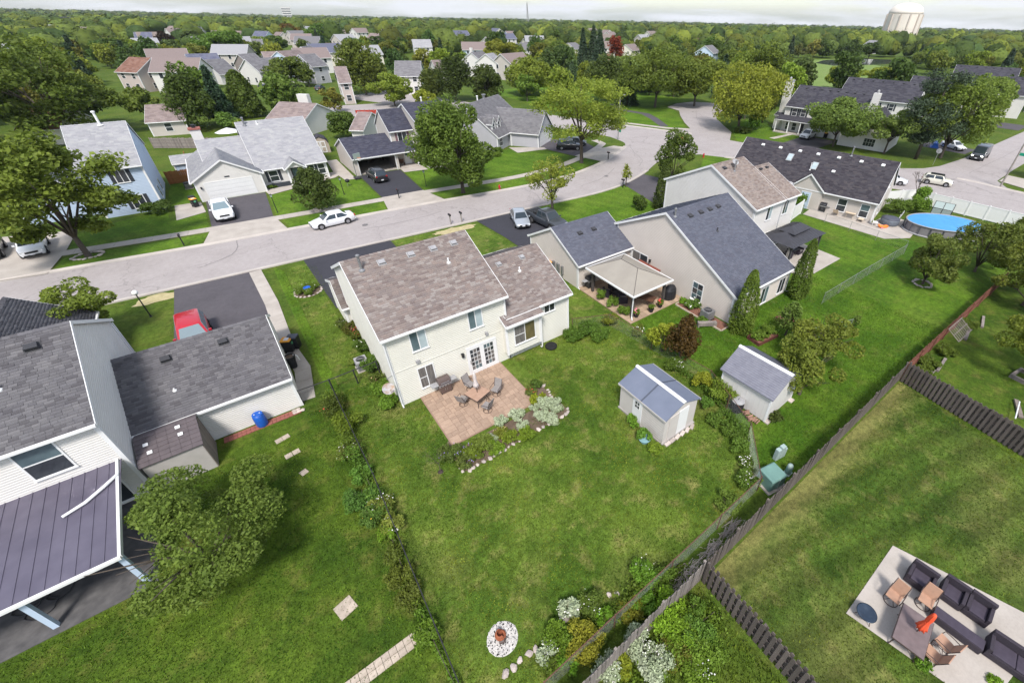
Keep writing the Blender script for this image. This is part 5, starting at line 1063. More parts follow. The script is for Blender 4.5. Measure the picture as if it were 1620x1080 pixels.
# --- gardens of the near houses
tree('arborvitae',(26.6,13.9),5.4,.95,'column',(.85,1.0,.6),'tall arborvitae standing at the corner of the beige house by the raised beds',base=.02,n=9000,leaf=.13); tree('arborvitae',(34.9,14.0),5.5,.85,'column',(.7,.85,.55),'tall arborvitae at the far corner of the beige house beside the concrete slab',base=.02,n=7000,leaf=.15)
tree('golden_shrub',(19.9,15.9),2.6,1.15,'airy',(1.9,1.75,.8),'bright yellow-green shrub by the chain-link fence',cat='shrub',base=.06,n=3000,leaf=.17); tree('smoke_bush',(19.9,14.2),4.3,1.15,'oval',(.58,.28,.32),'tall dark reddish-brown smoke bush by the chain-link fence',cat='shrub',base=.03,n=5200,leaf=.17)
tree('crabapple_tree',(23.8,7.3),4.4,2.3,'airy',(1.1,1.08,.72),'small spreading tree on the lawn behind the slate-roofed shed',base=.12,n=7000,leaf=.17); tree('crabapple_tree',(27.2,8.3),4.1,2.4,'airy',(1.15,1.1,.7),'low spreading tree next to the first on the lawn behind the shed',base=.12,n=7000,leaf=.17)
tree('willow_shrub',(28.9,11.4),3.1,1.0,'oval',(.95,1.15,1.05),'upright pale-tipped shrub tree near the wire fence',cat='shrub',base=.15,n=2600,leaf=.17)
tree('garden_tree',(46.6,8.0),5.2,2.6,'airy',(.95,.95,.85),'leafy tree rising from a white stone ring in the mown yard',base=.08,n=6500,leaf=.22)
for k,(x,y,H,r,c,lb) in enumerate(((53.5,5.8,5.5,3.2,(.9,.9,.75),'leafy tree at the far corner of the mown yard by the fence'),(57.5,4.2,5.8,3.0,(1.1,1.05,.8),'yellowish-green tree along the far wooden fence'),(49.5,1.2,5.6,3.4,(1.0,.95,.7),'olive tree overhanging the brown fence panels'))): tree('garden_tree',(x,y),H,r,'airy',c,lb,base=.06,n=7500,leaf=.22)
tree('garden_tree',(37.6,-1.6),5.6,3.0,'airy',(1.25,1.2,.75),'olive-green tree growing from a square timber planter',base=.16,n=10000,leaf=.17); tree('garden_tree',(44.5,-4.2),6.0,3.6,'airy',(1.15,1.12,.75),'broad olive tree at the back of the shaded lawn',base=.08,n=9000,leaf=.2)
# --- junction and townhouses
ptree('tree',1317,232,1325,155,56,'round',(1.0,1.15,1.05),'round light green tree before the townhouse garage',base=.22,seed=31); ptree('tree',1398,243,1412,172,42,'airy',(1.15,1.25,1.25),'greyish-green tree beside the round tree at the townhouse',base=.25,seed=32)
ptree('pine_tree',1448,252,1482,108,62,'pine',(.95,.95,.9),'big dark shaggy pine beside the townhouses',m='needle',base=.12,seed=33,n=12000); ptree('maple_tree',1487,250,1540,122,62,'round',(1.1,1.2,.9),'large bright maple overhanging the dark van',base=.15,seed=34); tree('tree',(150,32),10,6,'round',(1.1,1.2,1.05),'light green tree beyond the maple on the side street',seed=35)
tree('pine_tree',(98,9),7,2.6,'pine',(.7,.8,.8),'small dark pine at the right by the street-name post',m='needle',base=.2); tree('round_bush',(70.4,2.8),3.2,2.6,'shrub',(.95,1.1,1.15),'large round grey-green bush outside the white fence',cat='bush',base=.0,n=7000,leaf=.26)
ptree('ornamental_tree',1168,205,1178,92,58,'round',(1.75,1.55,.9),'yellow-green ornamental tree at the mouth of the side street',base=.1,seed=36); tree('shrub',(92,57.5),3.0,1.6,'oval',(.8,1.2,.7),'bright green bush in the corner bed by the townhouse',cat='shrub',base=.05); tree('shrub',(87.5,57.0),1.3,1.9,'shrub',DK,'low clipped hedge mound at the corner',cat='shrub',base=0,n=1800); tree('tree',(101,61),6,2.6,'airy',(.8,.7,.6),'thin dark shrubby tree beside the townhouse chimney',base=.1)
# --- park
ptree('park_tree',1036,170,1035,70,62,'round',(.95,1.0,.75),'large park tree with a bare trunk above the path',base=.2,seed=41); ptree('park_tree',1098,168,1105,85,50,'round',(1.1,1.1,.75),'park tree right of the large one by the path',base=.15,seed=42); ptree('park_tree',992,166,992,92,20,'cone',(1.0,1.0,.9),'ragged brown-green spruce beside the path',m='needle',base=.03,seed=43); ptree('park_tree',965,160,968,88,34,'round',DK,'dark rounded tree behind the light pole',base=.1,seed=44); tree('park_tree',(112,112),9,3.5,'cone',(1.1,1.1,1.0),'dark spruce behind the bend of the path',m='needle',base=.03)
tree('small_tree',(112,99),5,3.0,'airy',(.95,.75,.7),'greyish small tree beyond the turning circle',base=.3)
for k,(bx,by,ty,hw,kind,c,lb,mm) in enumerate(((922,112,45,14,'cone',(.8,.9,.85),'leftmost tall dark spruce in the park','needle'),(938,113,40,16,'cone',(.95,1,.9),'middle tall dark spruce in the park','needle'),(948,116,48,20,'cone',(.75,.85,.8),'broad dark spruce beside the red tree','needle'),(893,122,72,21,'round',BG,'blue-green rounded tree beside the park meadow','leaf'),
   (973,96,57,12,'round',RED,'crimson-red tree in the park','leaf'),(862,118,75,15,'airy',YEL,'pale yellow willow-like tree beside the blue-green tree','leaf'),(933,118,92,11,'shrub',MD,'low rounded shrub on the park meadow','leaf'),(905,130,98,16,'cone',(1.2,1.3,1),'broad low conifer behind the locust tree','needle'),
   (838,150,88,40,'oval',(1.35,1.35,.85),'tall yellow-green tree behind the locust tree','leaf'),(792,118,62,38,'airy',(1.4,1.2,.75),'yellowing tree in front of the white houses','leaf'),(722,160,85,28,'round',(.38,.44,.42),'dense dark tree behind the navy-roofed house','leaf'),(770,160,105,27,'round',(.45,.5,.45),'dark round tree behind the dormer house','leaf'),
   (690,158,107,22,'round',(.6,.62,.5),'dull dark green tree left of the dense dark tree','leaf'),(625,168,115,36,'airy',(1.35,1.4,.85),'light feathery tree behind the navy roof','leaf'),(675,172,142,20,'airy',(1.75,1.6,.85),'yellow-green low tree peeking over the navy roof','leaf'),(580,150,62,36,'round',(.9,.9,.65),'broad olive tree above the cul-de-sac','leaf'),(590,130,95,22,'round',(.75,1.0,.75),'mid-green tree beside the beige gabled house','leaf'),
   (553,218,175,25,'round',(.7,.85,.7),'small dark green tree beside the white barn shed','leaf'),(531,178,138,20,'airy',(1.35,1.05,.8),'brownish loose tree by the cul-de-sac','leaf'),(462,138,90,31,'round',(.72,.78,.55),'broad olive-green tree over the parked jeep','leaf'),(490,138,98,12,'airy',MD,'slim loose tree beside the grey house','leaf'),
   (396,185,110,24,'column',(.62,.72,.5),'massive dense cone-shaped cedar behind the ranch house','leaf'),(316,205,105,42,'oval',(.5,.6,.5),'dark bushy tree behind the wooden fence','leaf'),(362,205,172,20,'shrub',(.85,1.15,.95),'pale rounded tree behind the ranch roof','leaf'),(388,210,186,14,'shrub',(1.2,1.25,.8),'yellowish bush beside the ranch roof','leaf'),
   (358,98,50,38,'round',(.72,1.0,.65),'broad smooth round green tree among the far houses','leaf'),(268,82,50,15,'round',PUR,'dark purple-leaved round tree','leaf'),(463,66,38,15,'round',BRZ,'bronze-red tree among the far houses','leaf'),(497,70,45,14,'airy',(1.1,1.3,.8),'light green tree right of the bronze tree','leaf'),(512,72,36,24,'round',(.65,.9,.7),'deep green rounded tree beside the bronze tree','leaf'),
   (232,92,62,30,'airy',(1.25,1.35,.7),'yellow-green tree between the silver roof and the rust roof','leaf'),(410,98,60,14,'shrub',MD,'bushy tree below the peach house','leaf'),(435,82,57,22,'round',(.6,.75,.6),'dark rounded tree below the bronze tree','leaf'),(1205,150,70,36,'round',(.95,1.0,.65),'olive park tree beyond the side street','leaf'),(1255,150,100,26,'airy',YG,'yellow-green tree behind the townhouse roof','leaf'),(1325,142,102,28,'airy',(1.5,1.45,.85),'pale green tree by the meadow behind the townhouse roof','leaf'),(1390,140,105,34,'airy',(1.6,1.5,.8),'bright yellow-green tree right of the meadow','leaf'),
   (1300,92,62,16,'round',(.5,.62,.6),'dark tree on the far pond bank','leaf'),(1345,93,62,18,'round',(.48,.6,.58),'second dark tree on the far pond bank','leaf'),(1373,94,66,16,'round',(.5,.62,.6),'third dark tree on the far pond bank','leaf'),(1285,92,62,11,'airy',(1.7,1.3,1.3),'pale bare-looking tree on the pond bank','leaf'),(1262,92,68,12,'airy',(.9,.8,1.0),'greyish tree beside the pale tree on the pond bank','leaf'))):
    ptree('tree',bx,by,bx,ty,hw,kind,c,lb,m=mm,base=.04 if kind in('cone','shrub','column') else .07,seed=200+k)
# ================================================================ trees of the wider neighbourhood
HOUSES=[(o.location.x,o.location.y) for o in bpy.data.objects if o.parent is None and o.name.split('.')[0] in('house','townhouse')]
def near_line(x,y,L,w): 
    for i in range(len(L)-1):
        a=Vector(L[i]); d=Vector(L[i+1])-a; t=max(0,min(1,(Vector((x,y))-a).dot(d)/d.length_squared)); 
        if (a+d*t-Vector((x,y))).length<w: return True
    return False
def in_poly(x,y,P):
    c=False; j=len(P)-1
    for i in range(len(P)):
        if (P[i][1]>y)!=(P[j][1]>y) and x<(P[j][0]-P[i][0])*(y-P[i][1])/(P[j][1]-P[i][1])+P[i][0]: c=not c
        j=i
    return c
MID=[((COLL_W[i][0]+COLL_E[i][0])/2,(COLL_W[i][1]+COLL_E[i][1])/2) for i in range(len(COLL_W))]
CLEAR=[[(146,80),(205,55),(290,98),(335,112),(355,128),(330,155),(250,168),(190,132)],[(98,112),(135,122),(205,205),(195,245),(140,195)],[(68,60),(125,80),(118,100),(66,110)],[(60,5),(330,8),(330,26),(60,40)]]
rw=random.Random(77)
PROTO=[]
for k,(H,Rc,kind,mm) in enumerate(((9,4.6,'round','leaf'),(10.5,5.0,'round','leaf'),(8,4.0,'airy','leaf'),(11,4.4,'oval','leaf'),(9.5,5.4,'spread','leaf'),(11,3.0,'cone','needle'),(10,4.8,'round','leaf'),(7,3.6,'airy','leaf'))):
    rng=np.random.default_rng(900+k); leaf=.85; Hc=H*.86; zc=H-Hc/2; n=int(4*math.pi*Rc*max(Rc,Hc/2)*.8*2.3/(leaf*leaf*.3))
    PROTO.append((H,Rc,kind,mm,rng,leaf,n))
LB=['rounded full-crowned tree','tall rounded tree','loose-crowned tree','upright oval tree','spreading flat-topped tree','dark pointed spruce','broad leafy tree','small loose tree']
TN=[('deep green',(.62,.75,.6)),('mid-green',(.9,.98,.78)),('light green',(1.15,1.22,.9)),('yellow-green',(1.45,1.4,.8)),('olive',(1.0,.9,.62)),('dark',(.48,.58,.52)),('bluish',(.6,.78,.85))]
src=[None]*len(PROTO); placed=[]; HD=[(math.atan2(x,y),math.hypot(x,y)) for x,y in HOUSES]
cnt=0; tries=0
while cnt<290 and tries<20000:
    tries+=1; d=math.sqrt(rw.uniform(95**2,330**2)) if cnt<230 else rw.uniform(240,420); az=rw.uniform(R(-24),R(93)); x,y=d*math.sin(az),d*math.cos(az); k=rw.choice([0,0,1,2,2,3,4,5,6,6,7]); H,Rc=PROTO[k][0],PROTO[k][1]
    if any(math.hypot(x-a,y-b)<9.5 for a,b in HOUSES) or any(math.hypot(x-a,y-b)<Rc*.8+r*.55 for a,b,r in TREES): continue
    if any(in_poly(x,y,P) for P in CLEAR) or near_line(x,y,MID,10) or (y<99 and x<68): continue
    # leave the sight line to the houses mostly open
    if any(abs((az-a+math.pi)%(2*math.pi)-math.pi)<(Rc+4)/d and 0<dh-d<45 for a,dh in HD) and rw.random()<.93: continue
    s=rw.uniform(.72,1.12); tn,tc=rw.choice(TN)
    if k==5: tn,tc='',(.85,.95,.85)
    lab=(LB[k]+' in the wooded streets beyond') if k==5 else (tn+' '+LB[k]+' in the wooded streets beyond'); grp='trees in the streets beyond: '+(tn+' '+LB[k]).strip()
    if src[k] is None:
        H,Rc,kind,mm,rng,leaf,n=PROTO[k]; t=thing('neighbourhood_tree',(x,y,0),rw.uniform(0,6.28)); trunk(random.Random(k),H,Rc,H*.86,H-H*.43,H*.02,kind,t); crown('crown',rng,kind,Rc,H*.86,H-H*.43,n,leaf,mm,t); src[k]=t
    else: t=copy_tree(src[k]); t.location=(x,y,0); t.rotation_euler=(0,0,rw.uniform(0,6.28))
    t.scale=(s,s,s*rw.uniform(.88,1.12)); tag(t,lab,'tree',grp)
    for c in t.children:
        if c.name.startswith('crown'): c.color=(*[v*rw.uniform(.9,1.1) for v in tc],1)
    TREES.append((x,y,Rc*s)); cnt+=1
# ---- far woods: one mass of crowns out to the horizon
rng=np.random.default_rng(5)
def wood(name, d0, d1, N, Rr, q, leaf, label):
    d=np.sqrt(rng.uniform(d0**2,d1**2,N)); az=rng.uniform(np.radians(-30),np.radians(100),N); x=d*np.sin(az); y=d*np.cos(az)
    keep=np.ones(N,bool)
    for i in range(N):
        if any(in_poly(x[i],y[i],P) for P in CLEAR): keep[i]=False
        elif d[i]<640 and any(math.hypot(x[i]-a,y[i]-b)<11 for a,b in HOUSES): keep[i]=False
        elif d[i]<640:
            for a,dh in HD:
                if 0<dh-d[i]<60 and abs(az[i]-a)<(Rr+3)/d[i]: keep[i]=False; break
    x,y,az,d=x[keep],y[keep],az[keep],d[keep]; n=len(x); R_=Rr*rng.uniform(.65,1.3,n); H_=np.minimum(R_*rng.uniform(1.4,2.2,n),12.5)*np.clip(rng.normal(1,.1,n),.8,1.3)
    hill=16*np.clip((np.radians(8)-az)/np.radians(30),0,1)*np.clip((d-900)/1100,0,1)
    gz=np.array([tz(v) for v in d]); B=ICO[None]*(1+rng.normal(0,.13,(n,len(ICO),1))); B=B*.84*np.stack([R_,R_,H_*.5],1)[:,None,:]; B[:,:,2]=np.maximum(B[:,:,2],-H_[:,None]*.42)
    off=np.stack([x,y,H_*.5+hill+gz],1)[:,None,:]; Vb=(B+off).reshape(-1,3); Fb=(IF[None]+(np.arange(n)*len(ICO))[:,None,None]).reshape(-1,3)
    dirs=rng.normal(size=(n,q,3)); dirs/=np.linalg.norm(dirs,axis=2)[:,:,None]; dirs[:,:,2]=np.abs(dirs[:,:,2])*1.2-.25
    P=dirs*rng.uniform(.8,1.1,(n,q,1))*np.stack([R_,R_,H_*.52],1)[:,None,:]+off
    V,F=quads(rng,P.reshape(-1,3),leaf,.25,.8,dirs.reshape(-1,3)*1.9,.3,.5); F=F+len(Vb); F=np.concatenate([Fb,F[:,[0,1,2]],F[:,[0,2,3]]])
    pal=np.array([t[1] for t in TN]); tc=pal[rng.choice(len(pal),n,p=[.16,.2,.18,.17,.09,.14,.06])]*rng.uniform(.7,1.25,(n,1))**1.1; tint=np.concatenate([np.repeat(tc,len(ICO),axis=0),np.repeat(tc,q*4,axis=0)]); tint=np.concatenate([tint,np.ones((len(tint),1))],1)
    o=np_mesh(name,np.concatenate([Vb,V]),F,'leaf_far',tint=tint,smooth=True); tag(o,label,'woods',kind='stuff'); return o
import bmesh
_bm=bmesh.new(); bmesh.ops.create_icosphere(_bm,subdivisions=2,radius=1.0); ICO=np.array([v.co[:] for v in _bm.verts]); IF=np.array([[v.index for v in f.verts] for f in _bm.faces]); _bm.free()
mat('leaf_far',(.108,.132,.034),.8,col2=(.072,.096,.027),scale=.25,tint=True,spec=.1,transl=.1,world=True,fine=.45,fscale=.9,bump=1.0,bscale=.7)  # base colour darkened to stand in for self-shadow the solid far crowns lack
wood('woods',300,520,850,5.8,150,.95,'tree crowns massed among the far streets'); wood('woods',520,1000,2200,7.5,42,1.7,'continuous tree canopy stretching across the plain'); _bm=bmesh.new(); bmesh.ops.create_icosphere(_bm,subdivisions=1,radius=1.0); ICO=np.array([v.co[:] for v in _bm.verts]); IF=np.array([[v.index for v in f.verts] for f in _bm.faces]); _bm.free()
wood('woods',1000,2900,3600,15,22,4.2,'thin blue-green belt of woods along the skyline')
# ================================================================ fences
mat('wood_grey',(.24,.21,.19),.9,col2=(.16,.14,.13),scale=3,stretch=(1,1,.15),objrand=.22,fine=.2,fscale=25,bump=.4)
mat('wood_dark',(.135,.113,.100),.9,col2=(.088,.073,.067),scale=3,stretch=(1,1,.15),objrand=.22,fine=.2,fscale=25)
mat('wood_red',(.19,.075,.05),.85,col2=(.13,.055,.04),scale=3,objrand=.2,fine=.2); mat('cedar',(.32,.13,.045),.75,col2=(.25,.10,.035),scale=3,objrand=.15); mat('rust',(.15,.075,.05),.85,col2=(.09,.05,.04),scale=6,fine=.3); mat('galv',(.36,.37,.37),.5,metallic=.5,col2=(.28,.29,.29),scale=5); mat('wire_dark',(.03,.03,.032),.6); mat('vinyl_white',(.74,.74,.73),.4,objrand=.03)
SH={}
def shared(key, fn):
    if key not in SH: SH[key]=fn()
    return SH[key]
def piece(name, me, parent, loc, rz=0.0, sc=(1,1,1), tilt=0.0):
    o=bpy.data.objects.new(name,me); link(o,parent); o.location=loc; o.rotation_euler=(tilt,0,rz); o.scale=sc; return o
def boxmesh(key, dims, m, dog=False):
    def f():
        x,y,z=dims; b=MB()
        if dog: b.add([(-x/2,-y/2,0),(x/2,-y/2,0),(x/2,y/2,0),(-x/2,y/2,0),(-x/2,-y/2,z-.05),(x/2,-y/2,z-.05),(x/2,y/2,z-.05),(-x/2,y/2,z-.05),(-x*.25,-y/2,z),(x*.25,-y/2,z),(x*.25,y/2,z),(-x*.25,y/2,z)],[(0,3,2,1),(0,1,5,4),(1,2,6,5),(2,3,7,6),(3,0,4,7),(4,5,9,8),(5,6,10,9),(6,7,11,10),(7,4,8,11),(8,9,10,11)])
        else: b.box(-x/2,x/2,-y/2,y/2,0,z)
        me=bpy.data.meshes.new(key); me.from_pydata(b.v,[],b.f); me.materials.append(M_(m)); me.update(); return me
    return shared(key,f)
def wood_fence(p, q, h, label, m='wood_grey', pw=.145, gap=.03, shadow=False, seed=0, post_every=2.4, group=None):
    p=Vector(p); q=Vector(q); L=(q-p).length; a=math.atan2(q.y-p.y,q.x-p.x); t=thing('wooden_fence',(p.x,p.y,0),a,label,'fence',group); r=random.Random(seed)
    pk=boxmesh('picket_%s_%g'%(m,h),(pw,.022,h),m,True); po=boxmesh('fpost_%s_%g'%(m,h),(.1,.1,h+.08),m); n=int(L/(pw+gap)); npst=max(1,round(L/post_every))
    if shadow:
        st=pw*.9; n=int(L/st)
        for k in range(n): piece('picket',pk,t,(st*(k+.5),(.055 if k%2 else -.055),.04),r.uniform(-.03,.03),(1,1,r.uniform(.96,1.02)))
    else:
        for k in range(n): piece('picket',pk,t,((pw+gap)*(k+.5),.035,.04),r.uniform(-.05,.05),(1,1,r.uniform(.95,1.03)),r.uniform(-.02,.02))
    for k in range(npst+1): piece('post',po,t,(L*k/npst,0,0))
    for z in ((.3,h*.5,h-.25)):
        rl=boxmesh('frail_%s'%m,(1,.04,.085),m); piece('rail',rl,t,(L/2,-.0,z),0,(L,1,1))
    return t
def chain_fence(pts, h, label, rail='wire_dark', mesh='wire_dark', wr=.002, step=.11, posts=3.0, rr=.022):
    t=thing('chain_link_fence',(pts[0][0],pts[0][1],0),0,label,'fence'); o=Vector((pts[0][0],pts[0][1],0))
    P=[Vector((x,y,0))-o for x,y in pts]; b=MB()
    for i in range(len(P)-1):
        a,c=P[i],P[i+1]; L=(c-a).length; d=(c-a).normalized(); n=int(L/step)
        rb=MB(); rb.tube([a+Vector((0,0,h)),c+Vector((0,0,h))],rr,6); rb.build('top_rail',rail,t)
        nn=Vector((-d.y,d.x,0))*wr
        for k in range(-int(h/step),n+1):
            for s in (1,-1):
                x0=k*step; x1=x0+h; z0,z1=(0,h) if s>0 else (h,0)
                if x0<0: z0=z0+s*(-x0); x0=0
                if x1>L: z1=z1-s*(x1-L); x1=L
                if x1-x0<.02: continue
                p0=a+d*x0+Vector((0,0,z0)); p1=a+d*x1+Vector((0,0,z1)); up=Vector((0,0,wr))
                b.add([p0-up,p1-up,p1+up,p0+up,p0-nn,p1-nn,p1+nn,p0+nn],[(0,1,2,3),(4,5,6,7)])
        m=max(1,round(L/posts))
        for k in range(m+(1 if i==len(P)-2 else 0)):
            pb=MB(); pb.tube([a+d*(L*k/m),a+d*(L*k/m)+Vector((0,0,h+.06))],rr*1.3,7); pb.build('post',rail,t)
    w=b.build('wire_mesh',mesh,t); w['kind']='stuff'; return t
wood_fence((30.4,3.85),(9.6,3.85),1.55,'long weathered wooden fence along the back of the lawns','wood_dark',seed=1); wood_fence((9.6,3.85),(2.2,3.85),1.6,'grey picket fence beside the overgrown corner','wood_grey',seed=2)
wood_fence((9.7,3.7),(9.3,-4.5),1.55,'dark shadowbox fence running from the fence corner past the overgrown garden','wood_dark',shadow=True,seed=3); wood_fence((30.5,3.7),(28.4,-8),1.6,'dark shadowbox fence between the two back lawns','wood_dark',shadow=True,seed=4)
for k,(a,c) in enumerate((((30.7,3.85),(35.6,3.75)),((35.9,3.75),(40.5,3.65)),((40.8,3.65),(46,3.55)),((46.3,3.55),(52,3.4)))): wood_fence(a,c,1.35,['first red-brown fence panel next to the dark fence corner','red-brown fence panel behind the leaning trellis','red-brown fence panel half hidden by the climbing plants','last red-brown fence panel under the olive tree'][k],'wood_red',seed=10+k)
chain_fence([(-1.7,25.75),(.05,25.65),(2.9,25.7)],1.15,'black chain-link gate and fence between the grey garage and the cream house',step=.1,rr=.032,posts=1.4)
chain_fence([(.02,25.6),(.12,17),(.0,12),(-.15,5.0)],1.15,'black chain-link fence with vines along the left side of the yard',step=.1)
chain_fence([(2.2,4.75),(15.4,4.85)],1.2,'rusty-railed chain-link fence at the back of the yard','rust','galv',step=.12); chain_fence([(15.4,4.85),(18.1,7.3),(19.9,11.6),(19.4,16.5),(18.9,20.6),(16.2,21.9)],1.1,'rusty chain-link fence between the yard and the beige house','rust','galv',step=.12)
chain_fence([(35.6,12.0),(44,11.9),(52,11.7)],1.1,'low galvanised wire fence across the mown lawns','galv','galv',step=.16,rr=.016); chain_fence([(53.8,24.2),(53.0,12.0)],1.1,'faint wire fence along the patio lawn','galv','galv',step=.16,rr=.016); chain_fence([(28.0,10.6),(33.5,8.7)],1.1,'sagging wire fence behind the pale shrub tree','galv','galv',step=.14,rr=.016)
def vinyl(p,q,label,h=1.75):
    p=Vector(p); q=Vector(q); L=(q-p).length; a=math.atan2(q.y-p.y,q.x-p.x); t=thing('vinyl_fence',(p.x,p.y,0),a,label,'fence'); n=max(1,round(L/2.0))
    for k in range(n+1):
        piece('post',boxmesh('vpost',(.13,.13,1.85),'vinyl_white'),t,(L*k/n,0,0))
        if k<n:
            w=L/n-.13; pn=piece('panel',boxmesh('vpanel',(1,.04,1),'vinyl_white'),t,(L*(k+.5)/n,0,.05),0,(w,1,h-.05)); 
            for z in (.08,h-.1): piece('rail',boxmesh('vrail',(1,.07,.1),'vinyl_white'),t,(L*(k+.5)/n,0,z),0,(w,1,1))
    return t
vinyl((64.2,20.5),(70.2,17.6),'short white vinyl fence beside the corner house'); vinyl((70.2,17.4),(71.3,-6),'long white vinyl privacy fence along the road behind the pool'); vinyl((50.9,23.9),(53.8,24.4),'white vinyl fence piece beside the tan-roofed house')
def plank_fence(pts,label,m='cedar',h=1.7):
    for i in range(len(pts)-1): wood_fence(pts[i],pts[i+1],h,label[i],m,pw=.2,gap=.01,seed=30+i)
plank_fence([(-7.6,82.5),(-4.9,82.3)],['orange cedar fence between the blue house and the ranch']); wood_fence((-4.9,82.6),(-5.2,94),1.7,'orange cedar fence running back beside the ranch','cedar',pw=.2,gap=.01,seed=41); wood_fence((-9.5,108),(2,100),1.7,'curved grey wooden fence behind the ranch lawn','wood_grey',pw=.25,gap=.01,seed=42)
# ================================================================ plants
mat('flower_pink',(.62,.18,.22),.6); mat('flower_white',(.75,.74,.68),.6); mat('flower_purple',(.30,.22,.55),.6); mat('flower_yellow',(.75,.50,.05),.6); mat('flower_red',(.6,.05,.05),.6); mat('flower_peach',(.62,.42,.22),.6)
def plant(name, loc, H, Rr, label, col=GREEN, m='leaf', kind='shrub', flowers=None, nf=30, leaf=.12, n=None, cat='plant', group=None, fs=.055):
    rng=np.random.default_rng(int(abs(loc[0]*71+loc[1]*37)*10)+3); t=thing(name,(loc[0],loc[1],0),0,label,cat,group); Rr*=1.22; H*=1.08
    n=n or int(min(3000,max(160,4*math.pi*Rr*max(Rr,H/2)*1.55/(leaf*leaf*.3)))); c=crown('foliage',rng,kind,Rr,H,H/2,n,leaf,m,t,asp=.5); c.color=(*col,1)
    b=MB(); rnd=random.Random(n)
    for k in range(5): a=rnd.uniform(0,6.28); b.tube([(0,0,-.02),(math.cos(a)*Rr*.2,math.sin(a)*Rr*.2,H*.4),(math.cos(a)*Rr*.5,math.sin(a)*Rr*.5,H*.72)],[.018,.012,.004],5)
    b.build('stem','bark',t)
    if flowers:
        P,d=crown_points(rng,'shrub',Rr*1.02,H*1.05,H/2,nf*3); ix=np.argsort(-P[:,2]+rng.normal(size=len(P))*H*.2)[:nf]; P=P[ix]; d=d[ix]; V,F=quads(rng,P+np.array([0,0,fs*.4]),fs,.9,.95,d); np_mesh('flowers',V,F,flowers,t)['kind']='stuff'
    return t
def P2(x,y): v=site(x,y); return (v.x,v.y)
zb=lambda x,y:(680+x/6.748,590+y/6.748)
# flower bed round the stamped patio
fb=thing('flower_bed',(*P2(*zb(900,700)),0),0,'flower bed edged with small pale stones around the patio','flower bed')
org=Vector(fb.location)
edge=[(310,965),(350,1050),(420,1040),(510,985),(580,950),(650,910),(735,850),(800,820),(890,760),(960,730),(1030,685),(1100,640),(1160,610),(1210,575),(1280,545),(1345,510),(1410,470),(1450,440),(1475,415),(1470,385),(1440,360)]
inner=[(1380,300),(1290,230),(1200,140),(1140,130),(1050,190),(1120,300),(1150,370),(900,490),(640,620),(370,780),(230,700),(130,800),(250,920)]
b=MB(); poly=[tuple(Vector((*P2(*zb(*p)),0))-org)[:2] for p in edge+inner]; b.add([(x,y,.022) for x,y in poly],[tuple(range(len(poly)))]); so_=b.build('soil','bare_soil',fb)
if so_.data.polygons[0].normal.z<0: so_.data.flip_normals()
mat('stone_pale',(.50,.44,.40),.9,col2=(.36,.30,.27),scale=4,objrand=.25,fine=.2)
def stonemesh(k):
    def f():
        rng=np.random.default_rng(k); b=MB(); b.lathe([(.001,0),(.62,.0),(.95,.25),(.85,.6),(.45,.85),(.001,.88)],n=8); V=[(x*(1+.18*rng.normal()),y*(1+.18*rng.normal()),z) for x,y,z in b.v]; me=bpy.data.meshes.new('stone'); me.from_pydata(V,[],b.f); me.materials.append(MATS['stone_pale']); me.update(); return me
    return shared('stone%d'%k,f)
rs=random.Random(4)
def stones(parent, pts, s=.14, jit=.03, dens=.24):
    o=Vector(parent.location)
    for i in range(len(pts)-1):
        a,c=Vector(pts[i]),Vector(pts[i+1]); n=max(1,int((c-a).length/dens))
        for k in range(n):
            p=a.lerp(c,k/n)+Vector((rs.uniform(-jit,jit),rs.uniform(-jit,jit))); q=s*rs.uniform(.65,1.2); piece('stone',stonemesh(rs.randint(0,4)),parent,(p.x-o.x,p.y-o.y,.01),rs.uniform(0,6),(q,q*.8,q*.75))
stones(fb,[P2(*zb(*p)) for p in edge]); stones(fb,[P2(*zb(*p)) for p in ((1300,260),(1260,180),(1215,138),(1160,140))])
VW=[((1250,300),.75,.75),((1345,330),.7,.8),((1190,420),.6,.6),((1330,470),.55,.6),((1120,330),.4,.45),((1250,450),.5,.5)]
for k,(p,H,r) in enumerate(VW): plant('variegated_shrub',P2(*zb(p[0],p[1]+60)),H*1.15,r*.66,'cream-variegated dogwood shrub in the bed at the patio corner',(1,1,1),'leaf_white',leaf=.10,group='variegated shrubs at the patio corner',cat='shrub')
for p,H,r,lb in (((760,500),.55,.38,'small pale variegated shrub standing against the patio edge'),((930,440),.6,.45,'pale variegated shrub leaning over the patio'),((980,540),.5,.4,'pale variegated shrub beside the bare mulch'),((660,680),.4,.33,'pale variegated clump among green perennials')): plant('variegated_shrub',P2(*zb(p[0],p[1]+40)),H,r,lb,(1,1,1),'leaf_white',leaf=.09,cat='shrub')
